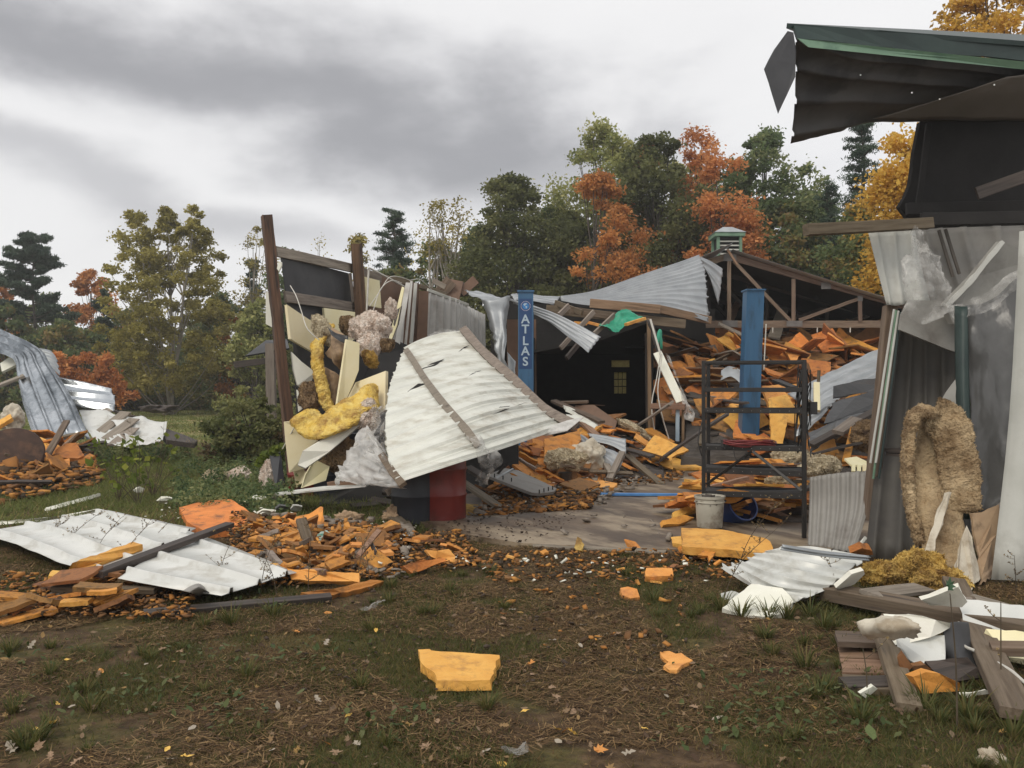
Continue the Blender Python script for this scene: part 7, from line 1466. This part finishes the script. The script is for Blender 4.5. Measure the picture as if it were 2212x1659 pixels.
# coarse tufts
def tufts(name, spots, seed, h=(.06, .16), w=.004, n=60, leafk='grass', tone=(0, .4)):
    rng = np.random.default_rng(seed); V, T = [], []
    for (x, y, sc) in spots:
        for _ in range(n):
            a = rng.uniform(0, 6.283); hh = rng.uniform(*h) * sc; r = rng.random() * .05 * sc; b = a + 1.57
            p = np.array([x + r * math.cos(a), y + r * math.sin(a), gz(x, y)]); tip = p + np.array([math.cos(a) * hh * .7, math.sin(a) * hh * .7, hh * rng.uniform(.5, 1)]); mid = (p + tip) / 2 + np.array([0, 0, hh * .16])
            o_ = np.array([math.cos(b), math.sin(b), 0]) * w * sc ** .5; t = rng.uniform(*tone)
            V += [p - o_, p + o_, mid + o_ * .8, mid - o_ * .8, mid - o_ * .8, mid + o_ * .8, tip + o_ * .1, tip - o_ * .1]; T += [t] * 8
    m = len(V) // 4
    return setp(link(name, fast_mesh(np.array(V), np.arange(m * 4).reshape(m, 4), 4, np.array(T)), LM[leafk]), kind='stuff')
rng = np.random.default_rng(5); sp = []
while len(sp) < 230:
    y = rng.uniform(3.3, 10); x = rng.uniform(-.62, .62) * y
    uu, vv = CU + x / y * F, HV + CH / y * F
    if (880 < uu < 1100 and 1380 < vv < 1520) or (1410 < uu < 1510 and 1395 < vv < 1490) or (1540 < uu < 1720 and 1240 < vv < 1360) or uu < 700 and vv < 1340: 
        sp.append((x, y + 60, .01)); continue
    if off_floor(x, y) and green(x, y) > .62: sp.append((x, y, rng.uniform(.35, .8)))
for (u, v) in ((1640, 1300), (1600, 1332), (1660, 1335), (1700, 1335), (1560, 1318), (1750, 1330), (1800, 1310), (1820, 1400), (1780, 1360), (1860, 1560), (2000, 1540), (2090, 1560), (1740, 1440), (500, 1350), (590, 1330), (520, 1130), (440, 1180), (1940, 1420), (2190, 1600)):
    g_ = G(u, v); sp.append((g_.x, g_.y, 1.0))
tufts('grass_tufts', sp, 94)
# low broad leaves and litter
def leafshape(kind, s, rng):
    if kind == 'oak': prof = [(0, -1), (.18, -.6), (.5, -.55), (.22, -.2), (.62, .05), (.28, .3), (.42, .62), (0, 1)]
    elif kind == 'maple': prof = [(0, -.7), (.35, -.75), (.3, -.4), (.85, -.25), (.5, .05), (.75, .45), (.28, .3), (0, 1)]
    else: prof = [(0, -1), (.35, -.6), (.5, -.1), (.42, .4), (0, 1)]
    pts = prof + [(-x, y) for x, y in prof[-2:0:-1]]
    V = [(0, 0, .05 * s)] + [(x * s * rng.uniform(.85, 1.15), y * s * rng.uniform(.9, 1.1), s * (rng.uniform(-.08, .22) + .35 * x * x)) for x, y in pts]
    return V, [(0, i, i % len(pts) + 1) for i in range(1, len(pts) + 1)]
def litter(name, n, region, size, mats, seed, kinds=('oak', 'maple', 'oval')):
    rng = np.random.default_rng(seed); V, Fc, T = [], [], []; b = 0; k = 0
    while k < n:
        y = rng.uniform(region[2], region[3]); x = rng.uniform(-.62, .62) * y
        if not (region[0] <= x <= region[1]) or not off_floor(x, y): continue
        s = rng.uniform(*size); Vl, Fl = leafshape(kinds[rng.integers(len(kinds))], s, rng)
        Mx = Matrix.Translation((x, y, gz(x, y) + .012 + rng.random() * .012)) @ Matrix.Rotation(rng.uniform(0, 6.28), 4, 'Z') @ Matrix.Rotation(rng.normal() * .4, 4, 'X') @ Matrix.Rotation(rng.normal() * .4, 4, 'Y')
        V += [tuple(Mx @ Vector(v)) for v in Vl]; Fc += [tuple(i + b for i in f) for f in Fl]; T += [rng.random()] * len(Vl); b = len(V); k += 1
    return setp(link(name, fast_mesh(np.array(V), np.array(Fc), 3, np.array(T)), mats), kind='stuff')
LM['litter'] = leafmat('leaf litter', [(.05, .028, .018), (.09, .055, .032), (.14, .09, .055), (.20, .14, .09), (.24, .16, .09), (.36, .22, .07)], .15, .8)
litter('leaf_litter', 1700, (-7, 7, 3.2, 11), (.012, .026), LM['litter'], 95)
litter('leaf_litter', 420, (-7, 7, 3.2, 8.6), (.01, .02), LM['crumbs_l'] if 'crumbs_l' in LM else LM['litter'], 96, ('oval',))
LM['clover'] = leafmat('low weed leaves', [(.035, .055, .014), (.055, .078, .02), (.085, .10, .03), (.12, .13, .05)], .2, .6)
for sd_, (u, v, w_, n_) in enumerate(((430, 1420, .3, 40), (470, 1540, .3, 50), (1720, 1480, .5, 90), (250, 1510, .4, 60), (830, 1560, .3, 50), (1560, 1560, .4, 70), (650, 1420, .4, 60), (1840, 1580, .3, 50), (520, 1310, .5, 60), (100, 1420, .4, 40))):
    rng = np.random.default_rng(300 + sd_); V, Fc, T = [], [], []; b = 0; c = G(u, v)
    for _ in range(n_):
        x, y = c.x + rng.normal() * w_ * .5, c.y + rng.normal() * w_ * .4; Vl, Fl = leafshape('oval', rng.uniform(.012, .028), rng)
        Mx = Matrix.Translation((x, y, gz(x, y) + rng.uniform(.01, .05))) @ Matrix.Rotation(rng.uniform(0, 6.28), 4, 'Z') @ Matrix.Rotation(rng.normal() * .5, 4, 'X')
        V += [tuple(Mx @ Vector(q_)) for q_ in Vl]; Fc += [tuple(i + b for i in f) for f in Fl]; T += [rng.random()] * len(Vl); b = len(V)
    setp(link('low_weeds', fast_mesh(np.array(V), np.array(Fc), 3, np.array(T)), LM['clover']), kind='stuff')
# fallen leaves one can pick out
FLM = {'tan': mat('tan dead leaf', (.22, .14, .08), (.32, .21, .13), .8, 0, 9, 0), 'pale': mat('pale dead leaf', (.28, .235, .18), (.38, .33, .26), .8, 0, 9, 0), 'yellow': mat('yellow dead leaf', (.62, .36, .06), (.75, .5, .12), .7, 0, 9, 0),
       'orange': mat('orange dead leaf', (.50, .20, .045), (.60, .28, .07), .7, 0, 9, 0), 'brown': mat('brown dead leaf', (.12, .065, .035), (.18, .10, .055), .8, 0, 9, 0)}
rng = np.random.default_rng(77); protos = {}
for c_ in FLM:
    for k_ in ('oak', 'maple', 'oval'):
        Vl, Fl = leafshape(k_, 1.0, rng); me = mesh(Vl, Fl); me.materials.append(FLM[c_]); protos[(c_, k_)] = me
LP = [(228, 912 + 0, 'yellow'), ]
spots = [((u * .737 * 1.0 / 1.6278 * 1.0), 0, '') for u in ()]
zl = [(435, 410, 'yellow', 'oval'), (655, 487, 'orange', 'oval'), (735, 47, 'orange', 'maple'), (1220, 62, 'yellow', 'oval'), (1920, 232, 'orange', 'maple'), (2125, 100, 'orange', 'oval'), (205, 318, 'pale', 'oak'), (1050, 332, 'tan', 'oak'), (1165, 355, 'tan', 'maple'), (945, 433, 'pale', 'oval'), (800, 505, 'tan', 'oval'),
      (370, 700, 'yellow', 'oval'), (465, 718, 'pale', 'oval'), (590, 675, 'tan', 'oak'), (340, 832, 'yellow', 'maple'), (228, 872, 'yellow', 'oval'), (255, 980, 'tan', 'maple'), (325, 1035, 'tan', 'oak'), (1085, 992, 'yellow', 'oval'), (840, 1072, 'tan', 'oak'), (1245, 852, 'pale', 'oval'), (1535, 632, 'orange', 'oval'),
      (1765, 1003, 'pale', 'oval'), (2110, 948, 'orange', 'oval'), (2060, 658, 'pale', 'oak'), (1800, 700, 'pale', 'oval'), (1925, 665, 'pale', 'oak'), (2180, 1015, 'tan', 'maple'), (495, 1062, 'tan', 'oak'), (625, 962, 'tan', 'maple'), (1990, 385, 'tan', 'oval'), (2115, 300, 'pale', 'oak'), (1205, 1042, 'yellow', 'maple'), (1110, 1058, 'pale', 'oak'), (120, 720, 'brown', 'oak'), (75, 985, 'pale', 'oak')]
leaf_list = [(x * .3333, y * .3333 + 1290.3, c_, k_) for x, y, c_, k_ in zl]
zr = [(187, 178, 'yellow', 'oval'), (1475, 142, 'tan', 'maple'), (1425, 210, 'pale', 'oval'), (1490, 205, 'tan', 'oak'), (1292, 260, 'pale', 'oval'), (1455, 98, 'tan', 'oval'), (1025, 348, 'orange', 'maple'), (1030, 402, 'tan', 'oval'), (1140, 465, 'tan', 'oak'), (1160, 517, 'tan', 'maple'), (992, 603, 'yellow', 'oval'), (1252, 603, 'tan', 'oval'),
      (1165, 705, 'yellow', 'maple'), (1207, 718, 'orange', 'oval'), (1245, 722, 'yellow', 'oak'), (1172, 778, 'pale', 'oval'), (1637, 698, 'yellow', 'oval'), (1680, 730, 'tan', 'oval'), (1397, 825, 'orange', 'maple'), (1548, 840, 'pale', 'oak'), (785, 835, 'pale', 'oval'), (872, 908, 'yellow', 'oval'), (455, 808, 'tan', 'maple'), (85, 788, 'pale', 'oak'), (518, 668, 'tan', 'oval'), (430, 643, 'tan', 'oak'), (40, 633, 'yellow', 'oval'),
      (1830, 62, 'orange', 'oval'), (925, 68, 'pale', 'oak'), (875, 115, 'tan', 'oval'), (590, 155, 'pale', 'oak'), (1140, 228, 'pale', 'oak'), (1755, 510, 'pale', 'oval'), (1905, 572, 'tan', 'oak'), (2030, 635, 'pale', 'oval'), (905, 450, 'brown', 'oak'), (825, 255, 'tan', 'oak'), (1310, 153, 'pale', 'oak')]
leaf_list += [(x * .4 + 737.3, y * .4 + 1290.3, c_, k_) for x, y, c_, k_ in zr]
SH = {'oak': 'lobed', 'maple': 'five-pointed', 'oval': 'oval'}
LMARK = [(990, 1440, 'the lone bright foam slab'), (1460, 1428, 'the ragged foam scrap'), (1115, 1615, 'the clear plastic scrap'), (440, 1320, 'the long dark plank'), (700, 1290, 'the dark plank end'), (1640, 1300, 'the white foam panel'), (100, 1310, 'the thin foam strip'), (1935, 1500, 'the short crossing timber'), (1360, 1280, 'the rounded foam chunk'), (480, 1290, 'the ground sheet tip'), (740, 1272, 'the curved foam strip')]
used = set()
for u, v, c_, k_ in leaf_list:
    s = rng.uniform(.022, .032) * (1.15 if k_ != 'oval' else .9); g_ = G(u, v, .02); g_.z = gz(g_.x, g_.y) + .022
    o = bpy.data.objects.new('fallen_leaf', protos[(c_, k_)]); COL.objects.link(o); o.location = g_; o.scale = (s, s, s); o.rotation_euler = (rng.normal() * .3 + .25, rng.normal() * .3, rng.uniform(0, 6.28))
    mk = sorted(LMARK, key=lambda m_: (m_[0] - u) ** 2 + (m_[1] - v) ** 2); lb = None
    for m_ in mk:
        d = math.hypot(m_[0] - u, m_[1] - v); du, dv = u - m_[0], v - m_[1]
        rel = ('below' if dv > 0 else 'above') if abs(dv) > abs(du) else ('east of' if du > 0 else 'west of')
        rel = {'east of': 'sideways from', 'west of': 'sideways from'}.get(rel, rel); far = 'close ' if d < 70 else ('some way ' if d < 200 else 'far ')
        lb = f'{c_} {SH[k_]} fallen leaf {far}{rel} {m_[2]}'
        if lb not in used: break
    used.add(lb); setp(o, lb, 'leaf', 'fallen leaves on the bare grass')
# dry weeds and green plants
def weed(lb, u, v, vt, D=None, bend=20, n=10, leafk=None, seed=0, name='dry_weed', cat='weed', lsize=.012, twig=.12, r=.0035, z0=0.0):
    rng = np.random.default_rng(800 + seed); g_ = G(u, v, z0) if D is None else W(u, v, D); y = g_.y; top = W(u + bend, vt, y)
    t = thing(name, lb, cat, g_); segs = [(catmull([g_, g_.lerp(top, .5) + Vector((-.012 * bend / 20, 0, .01)), top], 8), r, r * .4)]; m_ = segs[0][0]; C = []
    for k in range(n):
        i = rng.integers(2, 9); p = m_[i]; a = rng.uniform(0, 6.28); L_ = twig * rng.uniform(.4, 1)
        e = p + Vector((math.cos(a) * L_, math.sin(a) * L_ * .6, L_ * rng.uniform(.2, .9))); segs.append((catmull([p, p.lerp(e, .5) + Vector((0, 0, -.01)), e], 4), r * .5, r * .25)); C += [p.lerp(e, f) for f in (.4, .7, 1)]
    V = limb_mesh(segs, 4); link('stem', V, M['stem'], t, Vector((0, 0, 0)))
    if C:
        C = np.array([tuple(c) for c in C]); Vv, Fc, tt = leaves(C, np.full((len(C), 3), .008 if leafk is None else lsize), 3 if leafk is None else 4, lsize, rng.random(len(C)), rng)
        setp(link('leaves' if leafk else 'seed_heads', fast_mesh(Vv, Fc, 4, tt), LM[leafk or 'brown'], t), kind='stuff')
    return t
for k, (u, v, vt, bend, lb) in enumerate([(470, 1270, 1150, 40, 'dry weed crossing the ground sheet beside its nearest rib'), (560, 1290, 1130, 50, 'tall dry weed bent over the ground sheet tip'), (600, 1300, 1180, -40, 'dry weed leaning back over the ground sheet tip'), (200, 1215, 1120, 60, 'wispy dry weed over the foam bar on the sheet'), (130, 1200, 1105, 90, 'long dry weed swept flat over the far ground sheet'), (260, 1225, 1125, 70, 'dry weed arching over the dark batten'), (320, 1190, 1100, 80, 'dry weed arching over the middle of the far ground sheet'),
                                      (90, 1180, 1120, 60, 'small dry weed on the far ground sheet'), (770, 1262, 1120, 40, 'dry weed standing in the foam heap'), (800, 1270, 1160, -20, 'dry weed beside the curved foam strip'), (665, 1290, 1130, 10, 'dry weed standing up before the stubby timber'), (1590, 1240, 1085, 90, 'dark dry weed bending over the long foam plank'), (1560, 1300, 1140, 120, 'long dry weed leaning across the torn white sheet'), (1770, 1290, 1225, 10, 'dark weed in front of the torn white sheet'),
                                      (1810, 1300, 1210, -20, 'dark weed before the pointed white foam piece'), (2165, 1240, 1160, 10, 'dark weed with seeds against the pale corner'), (2195, 1290, 1200, -4, 'second dark weed against the pale corner'), (345, 1100, 880, 12, 'tall thin weed standing before the white meadow sheet'), (400, 1060, 900, 25, 'thin weed with seeds before the dark brown board'), (300, 1060, 900, -20, 'thin weed before the shiny flat sheet')]):
    weed(lb, u, v, vt, None, bend, 12, None, k)
weed('slender sapling with one holly-like leaf before the yellow wool', 2068, 1590, 1282, None, -16, 0, None, 30, 'sapling', 'plant', r=.005)
o = bpy.data.objects.new('holly_leaf', protos[('brown', 'maple')].copy()); o.data.materials.clear(); o.data.materials.append(mat('dark green leaf', (.02, .06, .02), (.03, .08, .03), .5, 0, 9, 0)); COL.objects.link(o)
par = [x for x in bpy.data.objects if x.name.startswith('sapling')][0]; gl_ = G(2068, 1590); tp_ = W(2051, 1262, gl_.y); o.parent = par; o.location = tp_ - ROOT[par.name]; o.scale = (.035,) * 3; o.rotation_euler = (1.3, .2, .3)
weed('leafless sapling standing over the broad plank', 2162, 1500, 1300, None, 0, 2, None, 31, 'sapling', 'plant', r=.005)
weed('thin leafless sapling in the foremost corner grass', 1874, 1520, 1400, None, -10, 1, None, 32, 'sapling', 'plant', r=.004)
for k, (u, v, w_) in enumerate(((300, 1095, .30), (330, 1075, .26), (255, 1085, .22))):
    rng = np.random.default_rng(400 + k); c = G(u, v); t = thing('leafy_weed', ['yellow-green big-leaved weed standing beside the white strips', 'tall yellow-green weed between meadow and tilted slab', 'small yellow-green weed beside the white strips'][k], 'plant', c); segs = []; C = []
    for j in range(9):
        e = c + Vector((rng.normal() * w_, rng.normal() * w_ * .6, rng.uniform(.25, .85))); st = catmull([c, c.lerp(e, .5) + Vector((0, 0, .06)), e], 6); segs.append((st, .006, .003)); C += [tuple(st[i] + Vector((rng.normal() * .05, rng.normal() * .05, 0))) for i in (4, 6)]
    link('stem', limb_mesh(segs, 4), M['stem'], t); C = np.array(C); V, Fc, tt = leaves(C, np.full((len(C), 3), .07), 2, .085, rng.random(len(C)), rng, flat=.8, aspect=.8); link('leaves', fast_mesh(V, Fc, 4, tt), LM['weed'], t)
rng = np.random.default_rng(450); c = G(585, 1060); t = thing('climbing_plant', 'bright green drooping leaves beside the folded cream board', 'plant', c); segs = []; C = []
for e in ((612, 966), (590, 972), (570, 985), (560, 1000), (600, 985)):
    st = catmull([c, W(e[0] + 6, (e[1] + 1050) / 2 - 30, c.y), W(e[0], e[1], c.y - .2)], 6); segs.append((st, .006, .003)); C += [tuple(st[i]) for i in (4, 5, 6)]
link('stem', limb_mesh(segs, 4), M['stem'], t); C = np.array(C); V, Fc, tt = leaves(C, np.full((len(C), 3), .06), 7, .11, rng.random(len(C)) * .4, rng, aspect=.5, droop=.6); link('leaves', fast_mesh(V, Fc, 4, tt), LM['weed'], t)
for k, (u, v, s_) in enumerate(((1881, 1582, .038), (1845, 1500, .042), (1880, 1505, .036))):
    me = protos[('pale', 'oval')].copy(); me.materials.clear(); me.materials.append(M.setdefault('bigleaf', mat('pale green leaf', (.10, .14, .04), (.15, .19, .06), .6, 0, 9, 0, trans=.3)))
    o = bpy.data.objects.new('broad_leaf', me); COL.objects.link(o); o.location = G(u, v, .06); o.scale = (s_ * 1.3, s_, s_); o.rotation_euler = (.6, .2, k)
    setp(o, ['round pale green leaf alone in the corner grass', 'broad green leaf beside the pale foam sliver', 'second broad green leaf over the pale foam sliver'][k], 'leaf')
weeds = [(-7.0 + k * .0, 0) for k in ()]
# weedy growth between meadow and heap
C = []; rng = np.random.default_rng(460)
for _ in range(150):
    u = rng.uniform(380, 640); v = rng.uniform(1010, 1120); g_ = G(u, v); C.append((g_.x, g_.y, rng.uniform(.02, .22)))
for _ in range(60):
    u = rng.uniform(200, 420); v = rng.uniform(960, 1010); g_ = G(u, v); C.append((g_.x, g_.y, rng.uniform(.02, .3)))
C = np.array(C); V, Fc, tt = leaves(C, np.full((len(C), 3), .14), 34, .05, rng.random(len(C)), rng)
setp(link('undergrowth', fast_mesh(V, Fc, 4, tt), LM['green']), kind='stuff')
crumbs('wood_splinters', [([G(560, 1262, .05), G(900, 1245, .04), G(900, 1135, .06), G(520, 1110, .1)], 260), ([G(1010, 1118, .05), G(1300, 1090, .06), G(1420, 1030, .1), G(1060, 1040, .2)], 260), ([G(1150, 1172, .055), G(1440, 1180, .055), G(1500, 1130, .055), G(1260, 1100, .055)], 14), ([(1200, 1000, 14.5), (1440, 1000, 15), (1400, 930, 17.2), (1240, 905, 17.2)], 200)], M['wood_grey'], 75, (.008, .05))
crumbs('pale_scraps', [([G(540, 1262, .08), G(880, 1235, .06), G(900, 1135, .08), G(560, 1100, .12)], 70), ([G(900, 1270, .02), G(1700, 1260, .02), G(1600, 1200, .04), G(960, 1200, .03)], 50), ([G(300, 1120, .05), G(640, 1120, .05), G(640, 1070, .08), G(420, 1060, .08)], 60), ([G(1020, 1112, .05), G(1280, 1090, .06), G(1400, 1030, .12), G(1060, 1040, .2)], 60)], M['white_foam'], 76, (.006, .022))
crumbs('dirt_clods', [([G(900, 1160, .052), G(1150, 1176, .052), G(1270, 1110, .052), G(1000, 1118, .052)], 260), ([G(300, 1500, .0), G(1500, 1500, .0), G(1500, 1220, .0), G(800, 1250, .0)], 300)], mat('dark soil clods', (.03, .02, .013), (.07, .046, .03), .95, 0, 9, .3), 77, (.004, .014))
hz = mesh([(x, y, z) for x in (-130, 130) for y in (-20, 180) for z in (-1.5, 26)], [(0, 1, 3, 2), (4, 6, 7, 5), (0, 4, 5, 1), (2, 3, 7, 6), (0, 2, 6, 4), (1, 5, 7, 3)])
hm = bpy.data.materials.new('damp air'); hm.use_nodes = True; hm.node_tree.nodes.clear()
pv = hm.node_tree.nodes.new('ShaderNodeVolumePrincipled'); pv.inputs['Color'].default_value = (.93, .93, .93, 1); pv.inputs['Density'].default_value = .0012; pv.inputs['Anisotropy'].default_value = .2
ho = hm.node_tree.nodes.new('ShaderNodeOutputMaterial'); hm.node_tree.links.new(pv.outputs[0], ho.inputs['Volume'])
setp(link('haze', hz, hm), kind='stuff')
flush_pieces()
